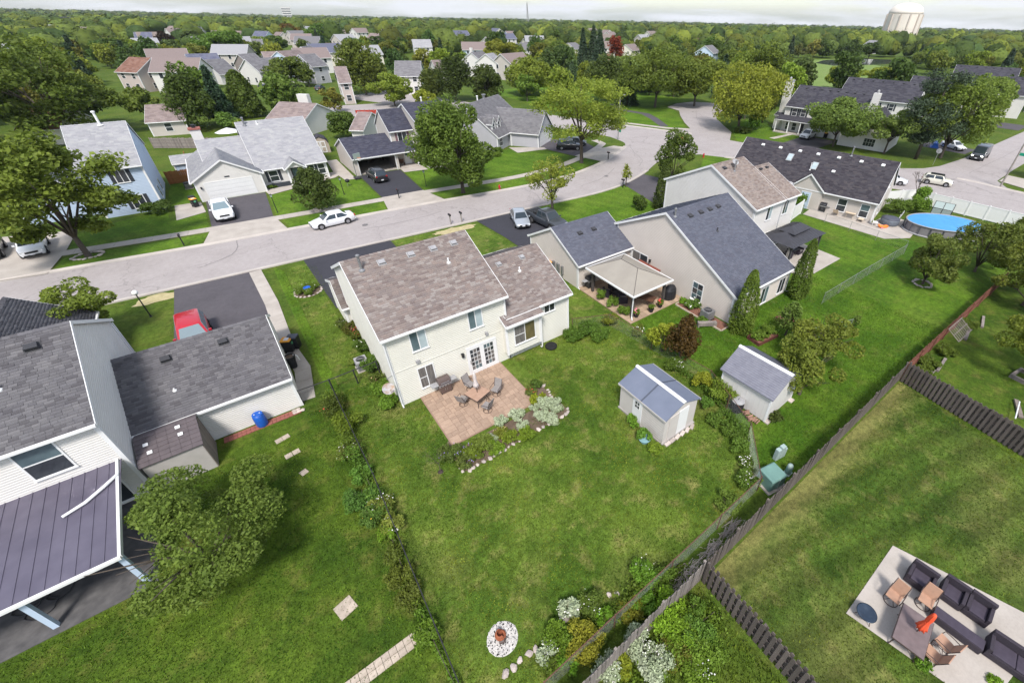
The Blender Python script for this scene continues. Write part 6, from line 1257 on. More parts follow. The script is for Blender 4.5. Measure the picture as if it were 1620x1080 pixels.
for p,H,r,c,fl,lb in (((590,770),.75,.62,LG,None,'leafy green perennial clump below the patio'),((470,830),.7,.6,(1.1,1.2,.7),'flower_purple','green perennial clump with purple blooms below the patio'),((400,930),.6,.5,MD,'flower_purple','low green clump with purple flowers at the bed corner'),((230,840),.75,.6,(.75,.85,.8),'flower_purple','purple-flowered aster clump at the bed end'),((700,790),.6,.5,(1.2,1.5,.7),None,'bright green broad-leaved clump in the bed'),((860,680),.55,.45,(1.2,1.3,.6),None,'low bright green plant in the middle of the bed'),((1020,640),.55,.5,(1.2,1.4,.6),None,'bright green clump beside the mulch'),((1140,250),.5,.5,(1.7,1.6,.6),None,'yellow-green plant at the upper bed end'),((1090,190),.45,.4,MD,'flower_red','small plant with white, red and pink blooms'),((760,630),.45,.42,(1.2,1.1,.7),'flower_peach','peach-flowered plant against the patio edge'),((1120,110),.4,.4,(.6,.8,.6),None,'dark green plant at the top of the bed')):
    plant('perennial_plant',P2(*zb(p[0],p[1]+35)),H,r,lb,c,flowers=fl,leaf=.11)
# stamped patio of single pavers
pt0=thing('patio',(4.25,17.15,0),0,'pinkish-tan stamped stone patio behind the cream house','patio')
mat('paver_tan',(.375,.27,.20),.85,col2=(.315,.22,.16),scale=2.2,objrand=.13,fine=.15,fscale=12,bump=.4); mat('patio_joint',(.27,.18,.135),.95)
b=MB(); b.box(-.06,5.66,-.06,4.78,.0,.045); b.build('slab','patio_joint',pt0)
rp_=random.Random(9)
def split(x0,x1,y0,y1):
    w,h=x1-x0,y1-y0
    if max(w,h)>.72 or (max(w,h)>.5 and rp_.random()<.55):
        if w>=h: c=x0+w*rp_.choice([.4,.5,.6]); split(x0,c,y0,y1); split(c,x1,y0,y1)
        else: c=y0+h*rp_.choice([.4,.5,.6]); split(x0,x1,y0,c); split(x0,x1,c,y1)
    else:
        piece('paver',boxmesh('paver',(1,1,.02),'paver_tan'),pt0,((x0+x1)/2,(y0+y1)/2,.044+rp_.uniform(0,.006)),0,(w-.018,h-.018,1))
split(0,5.6,0,4.74)
# ---- patio furniture
mat('sling_grey',(.27,.25,.24),.8,col2=(.22,.20,.195),scale=8); mat('sling_tan',(.42,.25,.17),.8,col2=(.35,.21,.145),scale=6); mat('tile_top',(.40,.26,.19),.6,col2=(.33,.21,.15),scale=4); mat('umbrella_cream',(.62,.56,.54),.85,col2=(.52,.46,.45),scale=3); mat('umbrella_orange',(.85,.12,.05),.8,col2=(.7,.08,.03),scale=3); mat('wicker',(.030,.024,.032),.8,col2=(.05,.042,.055),scale=30,bump=.8,bscale=60); mat('cushion_plum',(.060,.050,.070),.85,col2=(.045,.037,.053),scale=5,fine=.2,fscale=50); mat('table_mesh',(.17,.13,.13),.5,col2=(.13,.10,.10),scale=4)
def swivel_chair(loc, rz, label, sling='sling_grey', frame='iron_brown'):
    t=thing('patio_chair',loc,rz,label,'chair'); b=MB(); n=14
    b.tube([(.27*math.cos(2*math.pi*k/n),.27*math.sin(2*math.pi*k/n),.03) for k in range(n+1)],.016,6,False)
    for k in range(4): a=math.pi/4+k*math.pi/2; b.tube([(0,0,.28),(.12*math.cos(a),.12*math.sin(a),.16),(.27*math.cos(a),.27*math.sin(a),.03)],.014,5)
    b.tube([(0,0,.2),(0,0,.38)],.03,8); b.build('swivel_base',frame,t)
    b=MB(); b.hexa([(-.25,-.24,.40),(.25,-.24,.40),(.25,.26,.43),(-.25,.26,.43),(-.25,-.24,.43),(.25,-.24,.43),(.25,.26,.46),(-.25,.26,.46)]); b.build('seat',sling,t)
    b=MB(); b.hexa([(-.25,-.24,.42),(.25,-.24,.42),(.25,-.21,.42),(-.25,-.21,.42),(-.24,-.42,1.02),(.24,-.42,1.02),(.24,-.39,1.02),(-.24,-.39,1.02)]); b.build('backrest',sling,t)
    for s in (-1,1):
        b=MB(); b.tube([(s*.28,.24,.42),(s*.29,.22,.63),(s*.29,-.1,.66),(s*.28,-.30,.66)],.018,6); b.tube([(s*.27,-.22,.42),(s*.26,-.41,1.03)],.016,6); b.build('armrest',frame,t)
    return t
def table(loc, rz, label, w=1.0, l=1.0, top='tile_top', frame='iron_brown', h=.72):
    t=thing('patio_table',loc,rz,label,'table'); b=MB(); b.box(-w/2,w/2,-l/2,l/2,h-.03,h); b.build('table_top',top,t,bevel=.02)
    b=MB(); b.box(-w/2-.02,w/2+.02,-l/2-.02,l/2+.02,h-.07,h-.032); b.build('apron',frame,t)
    for sx in (-1,1):
        for sy in (-1,1):
            b=MB(); b.tube([(sx*w*.36,sy*l*.36,h-.07),(sx*w*.32,sy*l*.32,h*.5),(sx*w*.42,sy*l*.42,.0)],.025,6); b.build('leg',frame,t)
    return t
def umbrella(loc, label, m, H=2.35, tilt=0.0, az=0.0, pole='iron_brown'):
    t=thing('patio_umbrella',loc,az,label,'umbrella'); mt=Matrix.Rotation(tilt,4,'X')
    b=MB(); b.tube([(0,0,0),(0,0,H)],.02,8); b.xform(mt); b.build('pole',pole,t)
    b=MB(); n=24; prof=[(.05,H+.02),(.07,H-.1),(.09,H-.4),(.075,H-.62),(.13,H-.95),(.17,H-1.12)]; b.lathe([(r,z) for r,z in prof],n=n)
    b.v=[((x*(1+(.28 if (i%n)%3==0 else -.12)),y*(1+(.28 if (i%n)%3==0 else -.12)),z)) for i,(x,y,z) in enumerate(b.v)]; b.xform(mt); b.build('canopy',m,t,smooth=True)
    b=MB(); b.lathe([(.095,H-.66),(.095,H-.60)],n=12); b.xform(mt); b.build('strap',m,t); return t
tc_=site(757.5,634.5); tl=(tc_.x,tc_.y,.07)
table(tl,R(18),'square tan patio table on the stamped patio',1.12,1.12); umbrella((tl[0],tl[1],.07),'closed cream umbrella rising from the square patio table','umbrella_cream')
for (x,y,rz,lb) in ((734,640,R(-55),'grey sling chair left of the square table by the grill'),(786,624,R(120),'grey sling chair right of the square table, turned outward'),(772,650,R(28),'grey sling chair between the square table and the flowers'),(745,616,R(200),'grey sling chair between the square table and the patio door')):
    p=site(x,y); swivel_chair((p.x,p.y,.065),rz,lb)
def grill(loc,rz,label,lid='metal_grey',cover=False):
    t=thing('gas_grill',loc,rz,label,'grill'); b=MB(); b.box(-.36,.36,-.26,.26,.08,.75); b.build('cabinet',lid if not cover else 'plastic_black',t)
    for i in (0,1):
        b=MB(); b.box(-.34+.35*i,-.02+.35*i,-.275,-.262,.12,.62); d=b.build('cabinet_door',lid,t); b=MB(); b.tube([(-.06+.12*i,-.29,.3),(-.06+.12*i,-.29,.52)],.012); b.build('handle','alloy',d)
    b=MB(); b.box(-.40,.40,-.32,-.26,.66,.80); b.build('control_panel','alloy',t)
    for k in range(4):
        b=MB(); b.lathe([(.03,0),(.03,.03)],n=10); b.xform(Matrix.Translation((-.27+.18*k,-.322,.73))@Matrix.Rotation(R(90),4,'X')); b.build('knob','plastic_black',t)
    b=MB(); pr=[(-.26,.80),(-.27,.95),(-.2,1.12),(0,1.2),(.2,1.14),(.27,.95),(.27,.80)]; b.add([(-.38,y,z) for y,z in pr]+[(.38,y,z) for y,z in pr],[tuple(range(6,-1,-1)),tuple(range(7,14))]+[(i,(i+1)%7,7+(i+1)%7,7+i) for i in range(7)]); l=b.build('lid',lid,t); b=MB(); b.tube([(-.28,-.34,.98),(.28,-.34,.98)],.016); b.build('handle','alloy',l)
    for s in (-1,1):
        b=MB(); b.box(min(s*.38,s*.82),max(s*.38,s*.82),-.22,.22,.78,.82); b.build('side_shelf','vent_grey',t)
    for sx in (-1,1):
        for sy in (-1,1):
            b=MB(); b.lathe([(.04,0),(.05,.03),(.04,.08)],(sx*.3,sy*.2,0),10); b.build('caster','rubber',t)
    return t
g_=site(715,632); mat('grill_brown',(.16,.12,.11),.4,metallic=.5); grill((g_.x,21.5,.065),0,'stainless and brown gas grill against the cream wall','grill_brown')
def tyre(loc,label):
    t=thing('tyre_planter',loc,0,label,'planter'); b=MB(); b.lathe([(.26,.02),(.38,.0),(.44,.06),(.44,.16),(.38,.22),(.26,.2)],n=22); b.build('tyre','rubber',t,smooth=True); b=MB(); b.lathe([(.001,.1),(.255,.1),(.25,.14),(.001,.15)],n=18); b.build('lid','stone_pale',t); return t
tyre((*P2(872,549),0),'black tyre with a pale round lid on the grass by the bay'); 
def bare_tree(loc,H,label,seed=3,m='bark',spread=.5,depth=4,r=.04):
    t=thing('bare_tree',loc,0,label,'tree'); b=MB(); rnd=random.Random(seed)
    def br(p,d,L,r,k):
        q=p+d*L; b.tube([p,p.lerp(q,.5)+Vector((rnd.uniform(-.04,.04),rnd.uniform(-.04,.04),0))*L,q],[r,r*.8,r*.6],5)
        if k>0:
            for _ in range(3 if k>1 else 4): v=(d+Vector((rnd.gauss(0,spread),rnd.gauss(0,spread),rnd.uniform(0,.35)))).normalized(); br(q,v,L*rnd.uniform(.55,.8),r*.55,k-1)
    br(Vector((0,0,-.02)),Vector((.03,0,1)),H*.33,r,depth); b.build('branches',m,t); b=MB(); b.lathe([(.16,.0),(.12,.05),(.05,.09)],n=10); b.build('root_collar','bark_dark',t); return t
bare_tree((*P2(697,746),0),2.1,'thin bare young tree at the left end of the flower bed',seed=6,r=.025)
# ---- left side of the cream house
zl=lambda x,y:(400+x/4.909,480+y/4.909)
for p,H,r,c,fl,m,lb in (((690,150),.9,.55,MD,'flower_white','leaf','white-flowered hydrangea beside the cream gable wall'),((760,190),1.0,.55,(.8,.7,.6),'flower_pink','leaf','pink-flowered shrub beside the cream gable wall'),((800,230),.8,.5,(.8,.8,.6),'flower_red','leaf','low shrub with orange-red flowers by the cream gable wall'),((850,320),1.0,.6,(.6,.8,.6),'flower_white','leaf','dark rose bush with white blooms by the cream gable wall'),((790,420),.6,.45,LG,None,'leaf','bright green clump next to the air conditioner'),((920,470),1.0,.65,(.8,1.1,.8),None,'leaf','leafy green shrub half covering the air conditioner'),((960,590),.9,.5,MD,'flower_peach','leaf','shrub with faded peach blooms behind the wire fence'),((990,650),.9,.6,(.95,1.3,.7),None,'leaf','bright green shrub under the satellite dish'),((1040,760),.8,.55,(1.0,1.4,.7),None,'leaf','bright green shrub at the corner of the cream house')):
    plant('shrub',P2(*zl(p[0]+20,p[1]+40)),H,r,lb,c,m,flowers=fl,cat='shrub',nf=22,leaf=.12)
def acunit(loc,label,w=.75,h=.8,m='vent_grey'):
    t=thing('air_conditioner',loc,0,label,'air conditioner'); b=MB(); b.box(-w/2-.06,w/2+.06,-w/2-.06,w/2+.06,0,.06); b.build('pad','concrete',t); b=MB(); b.box(-w/2,w/2,-w/2,w/2,.06,h); b.build('casing',m,t,bevel=.03)
    b=MB()
    for k in range(7):
        z=.14+k*(h-.25)/7
        for s in (-1,1): b.box(-w/2+.05,w/2-.05,min(s*w/2,s*(w/2+.012)),max(s*w/2,s*(w/2+.012)),z,z+.045); b.box(min(s*w/2,s*(w/2+.012)),max(s*w/2,s*(w/2+.012)),-w/2+.05,w/2-.05,z,z+.045)
    b.build('louvre','metal_grey',t); b=MB(); b.lathe([(.001,h),(w*.38,h),(w*.38,h+.02),(w*.3,h+.03),(.001,h+.03)],n=18); b.build('fan_grille','plastic_black',t); b=MB()
    for k in range(6): a=k*math.pi/6; b.tube([(w*.36*math.cos(a),w*.36*math.sin(a),h+.04),(-w*.36*math.cos(a),-w*.36*math.sin(a),h+.04)],.006,4)
    b.build('fan_guard','metal_grey',t); return t
acunit((*P2(*zl(860,500)),0),'grey air conditioner among shrubs beside the cream gable wall'); acunit((25.85,16.6,0),'grey-green air conditioner beside the beige wall',.85,.85,'metal_grey'); acunit((-5.6,79.2,0),'black air conditioner unit by the orange cedar fence',.8,.8,'plastic_black')
mat('bin_black',(.022,.022,.026),.5); mat('bin_slate',(.075,.08,.105),.5); mat('bin_orange',(.75,.33,.03),.5); mat('barrel_blue',(.015,.11,.50),.4,col2=(.02,.09,.40),scale=4); mat('sticker_green',(.10,.35,.18),.6)
def bin_(loc,rz,label,body='bin_black',lid='bin_black',sticker=False,open_=False):
    t=thing('wheelie_bin',loc,rz,label,'bin'); b=MB(); b.cbox((0,0,.5),(.5,.55,.9),0,1.16); b.build('body',body,t,bevel=.03)
    b=MB(); b.cbox((0,.02,1.0),(.64,.70,.08),0,.9)
    if open_: b.xform(Matrix.Translation((0,.32,.98))@Matrix.Rotation(R(-100),4,'X')@Matrix.Translation((0,-.32,-.98)))
    b.build('lid',lid,t,bevel=.03); b=MB(); b.tube([(-.26,.38,.95),(.26,.38,.95)],.02); b.build('handle','plastic_black',t)
    for s in (-1,1):
        b=MB(); b.lathe([(.12,-.03),(.12,.03)],n=12); b.xform(Matrix.Translation((s*.27,.24,.12))@Matrix.Rotation(R(90),4,'Y')); b.build('wheel','rubber',t)
    if sticker:
        b=MB(); b.cbox((0,-.02,1.045),(.34,.3,.008)); b.build('label','plate_white',t); b=MB(); b.lathe([(.12,0),(.12,.01)],n=14); b.xform(Matrix.Translation((0,-.315,.72))@Matrix.Rotation(R(90),4,'X')); b.build('recycling_mark','sticker_green',t)
    return t
bin_((*P2(*zl(345,345)),.05),R(60),'black wheelie bin with slate-grey lid beside the grey garage','bin_black','bin_slate'); bin_((*P2(*zl(300,370)),.05),R(60),'black wheelie bin with orange lid and green mark beside the grey garage','bin_black','bin_orange',True)
t=thing('flower_pot',(*P2(*zl(325,495)),.05),0,'tall dark pot of brown soil beside the grey garage bins','pot'); b=MB(); b.lathe([(.2,0),(.25,.5),(.33,.85),(.34,.95),(.29,.95),(.28,.85)],n=16); b.build('pot','bin_black',t); b=MB(); b.lathe([(.001,.86),(.285,.86),(.28,.885),(.001,.9)],n=14); b.build('soil','bare_soil',t); b=MB(); b.tube([(.2,.1,.9),(.42,.0,.75),(.45,-.05,.4)],.04); b.build('hose','pvc_white',t)
bin_((20.0,32.0,0),R(-90),'black wheelie bin beside the beige garage wall','bin_black','bin_black'); bin_((20.0,30.9,0),R(-90),'orange-lidded wheelie bin beside the beige garage wall','bin_black','bin_orange',True)
bin_((-5.3,71.3,.04),R(20),'black wheelie bin beside the ranch garage','bin_black','bin_black'); bin_((-5.2,70.2,.04),R(20),'orange-lidded wheelie bin beside the ranch garage','bin_black','bin_orange',True); bin_((97.6,44.0,.03),0,'orange-lidded bin behind the white suv at the townhouse','bin_black','bin_orange'); bin_((146,19.8,.03),R(90),'black bin at the kerb of the side street','bin_black','bin_black')
t=thing('rain_barrel',(-3.9,25.35,0),0,'bright blue plastic barrel standing by the white garage wall','barrel'); b=MB(); b.lathe([(.25,0),(.29,.12),(.3,.45),(.29,.8),(.25,.9)],n=20); b.build('body','barrel_blue',t,smooth=True); b=MB(); b.lathe([(.001,.9),(.25,.9),(.27,.92),(.25,.94),(.001,.93)],n=20); l=b.build('lid','barrel_blue',t); 
for s in (-1,1):
    b=MB(); b.lathe([(.03,.94),(.03,.965)],(s*.13,0,0),8); b.build('bung','pvc_white',l)
bb=thing('brick_edging',(-5.8,25.2,0),0,'row of red brick pavers along the foot of the white garage wall','edging')
for i in range(18):
    for j in range(2): piece('brick',boxmesh('brick',(.2,.22,.05),'brick_red'),bb,(.1+i*.215,.0+j*.24+rs.uniform(-.01,.01),.0),rs.uniform(-.04,.04))
for i in range(5): piece('stone',stonemesh(i),bb,(3.55+.2*(i%3),.05+.22*(i//3),.0),i,(.16,.14,.12))
mat('step_stone',(.45,.38,.31),.9,col2=(.36,.30,.24),scale=5,objrand=.12,fine=.15)
def stepping(loc,rz,label,nx=2,ny=1,s=.4,g=None):
    t=thing('stepping_stone',loc,rz,label,'stepping stone',g)
    for i in range(nx):
        for j in range(ny): piece('slab',boxmesh('stepslab',(s*.96,s*.96,.035),'step_stone'),t,((i-(nx-1)/2)*s,(j-(ny-1)/2)*s,.004))
stepping((-3.2,23.5,0),R(12),'stepping stone nearest the blue barrel on the dark lawn',2,1,.36); stepping((-2.95,22.0,0),R(8),'middle stepping stone on the dark lawn',2,1,.38); stepping((-2.7,20.3,0),R(20),'stepping stone beside the apple tree branches',1,1,.5); stepping((*P2(547,961),0),R(15),'square of four paving slabs set alone in the lawn',2,2,.34)
wk=thing('paver_walk',(-3.6,9.1,0),R(1),'short walk of tan pavers leading to the wire fence','walkway')
for i in range(11):
    for j in range(2): piece('paver',boxmesh('walkpaver',(.26,.26,.04),'step_stone'),wk,(.0+i*.275,j*.275,.004))
# vines and shrubs along the black fence
zf=lambda x,y:(540+x/4.5,660+y/4.5)
for p,H,r,c,fl,lb in (((60,80),1.2,.8,(1.1,1.2,.6),None,'olive-green arching shrub on the black fence near the gate'),((-40,-20),1.3,.7,(.6,.65,.5),'flower_red','dark shrub at the gate post of the black fence'),((70,270),.9,.6,(1.0,1.0,.9),'flower_white','faded cream-flowered shrub on the black fence'),((150,440),.7,.5,(.85,1.35,.95),None,'fresh green fern-like plant beside the black fence'),((150,620),.9,.65,(.65,1.05,.85),None,'deep green bushy plant beside the black fence'),((230,740),.8,.5,(.7,1.0,.8),'flower_yellow','green plant with yellow blooms beside the black fence'),((300,650),.9,.55,(1.5,1.4,1.3),'flower_white','pale cream-flowered grass shrub on the black fence'),((370,790),.8,.5,(1.7,1.6,1.4),'flower_white','second pale cream-flowered shrub on the black fence'),((330,850),.6,.4,(1.1,1.5,.6),None,'lime-green low plant below the cream shrub'),((380,1000),.7,.5,(.8,.85,.6),None,'dull green vine on the lower black fence'),((430,1150),.7,.55,(.85,.85,.55),None,'olive vine mat on the lower black fence'),((500,1290),.7,.55,(.8,.8,.6),None,'tangled vine on the lower black fence'),((610,1560),.6,.5,(.9,1.2,.6),None,'grassy green clump by the paver walk')):
    plant('fence_shrub',P2(*zf(*p)),H,r,lb,c,flowers=fl,cat='shrub',nf=40 if fl=='flower_white' else 12,leaf=.11)
# ---- overgrown back corner
zc_=lambda x,y:(860+x/4.911,860+y/4.911)
gv=thing('stone_border',(*P2(*zc_(400,430)),0),0,'curved border of pale stones before the back shrubs','edging'); stones(gv,[P2(*zc_(*p)) for p in ((110,645),(240,520),(290,495),(380,430),(440,415),(510,390),(570,390),(600,395))],.13,.03,.3); stones(gv,[P2(500+x/2.893,720+y/2.893) for x,y in ((870,1000),(935,940),(975,905),(1035,870))],.14,.03,.25)
for p,H,r,c,m,fl,lb in (((190,540),.9,.4,(1,1,1),'leaf_white','flower_white','white-blossomed shrub behind the pale stone border'),((370,500),.8,.5,(.8,.95,.7),'leaf','flower_white','white-flowered shrub inside the curved stone border'),((310,800),1.1,.7,(1.9,1.5,.75),'leaf',None,'golden feathery shrub growing through the rusty fence rail'),((130,770),.9,.6,(1.0,1.3,.6),'leaf',None,'bright fern-green shrub beside the golden shrub'),((20,860),.8,.42,(1,1,1),'leaf_white','flower_white','white-blossomed shrub beside the gravel circle'),((200,930),.7,.4,(1.0,1.6,.6),'leaf',None,'lime-green small plant under the rusty rail'),((480,590),.6,.35,(1.1,1.7,.6),'leaf',None,'lime-green plant before the grey picket fence'),((780,260),1.0,.6,(1.0,1.5,.7),'leaf','flower_white','tall bright green plant with pinkish-white blooms at the rusty rail'),((680,540),.7,.5,(1.4,1.15,.6),'leaf',None,'yellowish fern between the rusty rail and grey fence'),((780,500),.7,.5,(.9,1.4,.7),'leaf',None,'green broad plant between rail and picket fence'),((930,330),.9,.6,(.8,1.05,.6),'leaf',None,'deep green plant behind the rusty rail'),((950,570),1.1,.8,(1.5,2.0,.7),'leaf',None,'bright lime maple-like sapling behind the picket fence'),((1060,680),.8,.6,(1.3,1.7,.7),'leaf',None,'lime-green clump right of the bright sapling'),((730,820),1.0,.55,(1,1,1),'leaf_white','flower_white','white wildflower mass against the picket fence'),((880,960),.9,.6,(1,1,1),'leaf_white','flower_white','white wildflower mass in the overgrown garden'),((480,1010),.9,.5,(1,1,1),'leaf_white','flower_white','white wildflower mass at the foot of the picket fence'),((1010,880),.6,.6,(1.0,.85,.6),'leaf',None,'brownish weed patch in the overgrown garden'),((1180,720),.8,.6,(.9,1.3,.9),'leaf',None,'mid-green weed clump by the shadowbox fence'),((1250,850),.8,.7,(1.1,1.4,.8),'leaf',None,'large green weed clump beside the shadowbox fence'),((1190,1000),.7,.6,(1.1,1.4,.7),'leaf','flower_white','green weeds with small white flowers'),((620,960),.7,.45,(1.6,1.5,.6),'leaf',None,'yellow-green goldenrod before the picket fence'),((1180,520),.6,.4,(.7,1.0,.6),'leaf',None,'small green plant in the fence corner')):
    plant('garden_shrub',P2(*zc_(*p)),H,r,lb,c,m,flowers=fl,cat='shrub',nf=60 if m=='leaf_white' else 25,leaf=.10,fs=.05)
mat('gravel_white',(.60,.58,.55),.9,col2=(.45,.43,.41),scale=25,fine=.35,fscale=60,bump=1,bscale=40); mat('terracotta',(.32,.10,.045),.8,col2=(.22,.07,.035),scale=6)
fp=thing('gravel_circle',(1.82,7.2,0),0,'white gravel circle with a broken clay chiminea in the lawn','gravel circle'); b=MB(); n=26; b.lathe([(.001,.012),(.58,.012),(.62,.0)],n=n); b.build('gravel_bed','gravel_white',fp)
rg=np.random.default_rng(2); a_=rg.uniform(0,6.28,420); r_=.6*np.sqrt(rg.uniform(0,1,420)); bm_=MB()
for q in range(420): bm_.cbox((r_[q]*math.cos(a_[q]),r_[q]*math.sin(a_[q]),.02),(rg.uniform(.03,.06),rg.uniform(.03,.05),.03),a_[q]*3)
o=bm_.build('gravel','gravel_white',fp); o['kind']='stuff'
b=MB(); b.lathe([(.12,.02),(.2,.1),(.22,.22),(.17,.34),(.12,.36),(.15,.24),(.14,.12)],(-.02,.1,0),14); b.v=[(x,y,z if not(x>.02 and z>.2) else z*.55) for x,y,z in b.v]; b.build('chiminea','terracotta',fp); b=MB(); b.tube([(-.15,-.05,.05),(.0,-.12,.08),(.1,-.05,.06)],[.09,.08,.07],8); b.build('shard','iron_brown',fp)
# bare twigs heaped behind the rusty rail
for k,(x,y,lb) in enumerate(((8.0,4.3,'heap of grey dead twigs in the fence corner'),(9.4,4.35,'heap of grey dead twigs between rail and fence'),(11.0,4.35,'dry brush pile between the rusty rail and dark fence'),(12.6,4.4,'dry brush pile near the green transformer'))):
    t=thing('brush_pile',(x,y,0),0,lb,'brush pile'); b=MB(); rr=random.Random(k)
    for _ in range(90): a=rr.uniform(0,3.14); c=(rr.gauss(0,.35),rr.gauss(0,.12),rr.uniform(.03,.35)); l=rr.uniform(.15,.4); b.tube([(c[0]-math.cos(a)*l,c[1]-math.sin(a)*l*.4,c[2]*.6),(c[0],c[1],c[2]),(c[0]+math.cos(a)*l,c[1]+math.sin(a)*l*.4,c[2]*.8)],.008,4)
    b.build('twigs','stone_pale',t)
# ================================================================ sheds
mat('shed_putty',(.53,.495,.465),.7,col2=(.49,.455,.43),scale=1.5); mat('shed_roof',(.145,.165,.22),.7,col2=(.125,.145,.195),scale=1.2,fine=.05); mat('shed_seam',(.07,.08,.105),.7); mat('shed_shingle',(.21,.212,.25),.9,col2=(.17,.172,.21),scale=3)
s1=thing('garden_shed',(13.65,9.95,0),0,'putty-coloured resin shed with blue-grey panel roof and white ridge strip','shed')
def shed_walls(t,w,l,ez,rz,m,z0=.12):
    b=MB(); b.add([(0,0,z0),(w,0,z0),(w,0,ez),(w/2,0,rz),(0,0,ez),(0,l,z0),(w,l,z0),(w,l,ez),(w/2,l,rz),(0,l,ez)],[(0,1,2,3,4),(9,8,7,6,5),(0,5,6,1),(1,6,7,2),(2,7,8,3),(3,8,9,4),(4,9,5,0)]); return b.build('wall',m,t)
shed_walls(s1,2.68,3.62,2.08,2.62,'shed_putty'); sl1=math.atan(.54/1.34)
for s in (0,1):
    for k in range(2):
        y0=-.12+k*1.94; y1=y0+1.92; b=MB(); xe=-.12 if s==0 else 2.80; ze=2.08-.12*.403
        b.hexa([(xe,y0,ze+.01),(1.34,y0,2.62+.01),(1.34,y1,2.62+.01),(xe,y1,ze+.01),(xe,y0,ze+.06),(1.34,y0,2.68),(1.34,y1,2.68),(xe,y1,ze+.06)]); b.build('roof_panel','shed_roof',s1)
    b=MB(); b.hexa([(xe,1.78,ze+.05),(1.34,1.78,2.66),(1.34,1.86,2.66),(xe,1.86,ze+.05),(xe,1.78,ze+.085),(1.34,1.78,2.705),(1.34,1.86,2.705),(xe,1.86,ze+.085)]); b.build('roof_seam','shed_seam',s1)
    b=MB(); b.box(min(xe,xe-.02 if s==0 else xe+.02),max(xe,xe-.02 if s==0 else xe+.02),-.13,3.74,ze-.05,ze+.07); b.build('eave_trim','shed_putty',s1)
b=MB(); b.hexa([(1.22,-.13,2.66),(1.46,-.13,2.66),(1.46,3.75,2.66),(1.22,3.75,2.66),(1.28,-.13,2.75),(1.40,-.13,2.75),(1.40,3.75,2.75),(1.28,3.75,2.75)]); b.build('ridge_strip','trim_white',s1)
b=MB(); wallbox(b,'S',0,.35,1.1,.0,.04,.15,1.95); b.build('door_leaf','shed_putty',s1); b=MB(); wallbox(b,'S',0,1.12,1.95,.0,.04,.15,2.0); b.build('door_leaf','trim_white',s1); b=MB(); wallbox(b,'W',0,1.75,2.5,.0,.03,.15,1.95); b.build('side_panel','trim_white',s1)
window(s1,'W',0,1.95,2.3,1.25,1.75,'grid',mull=(2,2),sill=False,fw=.03)
for k in range(10):
    b=MB(); wallbox(b,'W',0,.05,1.7,.0,.008,.3+k*.18,.3+k*.18+.012); b.build('groove','shed_putty',s1)
b=MB(); b.box(-.05,2.75,-.08,3.7,.02,.12); b.build('base','foundation',s1)
for k in range(6): piece('block',boxmesh('shedblock',(.4,.2,.1),'stone_pale'),s1,(.3+.42*k,-.2,0),.1*k)
s2=thing('garden_shed',(19.8,7.3,0),R(2),'pale board shed with slate shingle roof and white ridge strip','shed'); shed_walls(s2,3.15,3.35,2.1,2.95,'siding_pale',.08)
for s in (0,1):
    xe=-.2 if s==0 else 3.35; ze=2.1-.2*.54; b=MB(); b.hexa([(xe,-.15,ze+.01),(1.575,-.15,2.96),(1.575,3.5,2.96),(xe,3.5,ze+.01),(xe,-.15,ze+.07),(1.575,-.15,3.02),(1.575,3.5,3.02),(xe,3.5,ze+.07)]); rf=b.build('roof','shed_shingle',s2)
    V=Vector((1.575-xe,0,3.02-ze-.07)); U=Vector((0,3.65,0)); nn=U.cross(V).normalized(); nn=nn if nn.z>0 else -nn; tabs(rf,Vector((xe,-.15,ze+.07)),U,V,nn,'shed_shingle',.3,.14,71+s)
b=MB(); b.hexa([(1.44,-.16,3.0),(1.71,-.16,3.0),(1.71,3.51,3.0),(1.44,3.51,3.0),(1.52,-.16,3.09),(1.63,-.16,3.09),(1.63,3.51,3.09),(1.52,3.51,3.09)]); b.build('ridge_strip','trim_white',s2)
for k in range(1,11):
    b=MB(); wallbox(b,'W',0,.31*k-.006,.31*k+.006,0,.01,.1,2.05); b.build('batten','siding_pale',s2); b=MB(); wallbox(b,'S',0,.29*k-.006,.29*k+.006,0,.01,.1,2.1); b.build('batten','siding_pale',s2)
for x,y in ((-.02,-.02),(3.05,-.02),(-.02,3.27)):
    b=MB(); b.box(x,x+.12,y,y+.1,.08,2.08); b.build('corner_board','trim_white',s2)
for x,y in ((.2,.1),(3.0,.1),(.2,3.2),(3.0,3.2)): piece('block',boxmesh('skidblock',(.4,.3,.08),'stone_pale'),s2,(x,y-.2,0))
cb_=thing('compost_bin',(19.35,9.0,0),0,'black round compost bin beside the pale board shed','bin'); b=MB(); b.lathe([(.36,0),(.4,.4),(.38,.78)],n=18); b.build('drum','bin_black',cb_); b=MB(); b.lathe([(.39,.76),(.4,.82),(.2,.9),(.001,.92)],n=18); l=b.build('lid','vent_grey',cb_); b=MB(); b.tube([(-.1,0,.92),(0,0,.97),(.1,0,.92)],.015); b.build('handle','plastic_black',l)
fw_=thing('firewood_stack',(19.45,8.0,0),R(75),'small heap of split firewood beside the pale board shed','firewood'); mat('firewood',(.32,.19,.14),.9,col2=(.2,.12,.09),scale=6,objrand=.25)
for k in range(22):
    b=MB(); b.tube([(0,-.2,0),(0,.2,0)],.045,6); b.xform(Matrix.Translation((rs.uniform(-.5,.5),rs.uniform(-.12,.12),.05+.07*(k%3)))@Matrix.Rotation(rs.uniform(-.35,.35),4,'Z')); b.build('log','firewood',fw_)
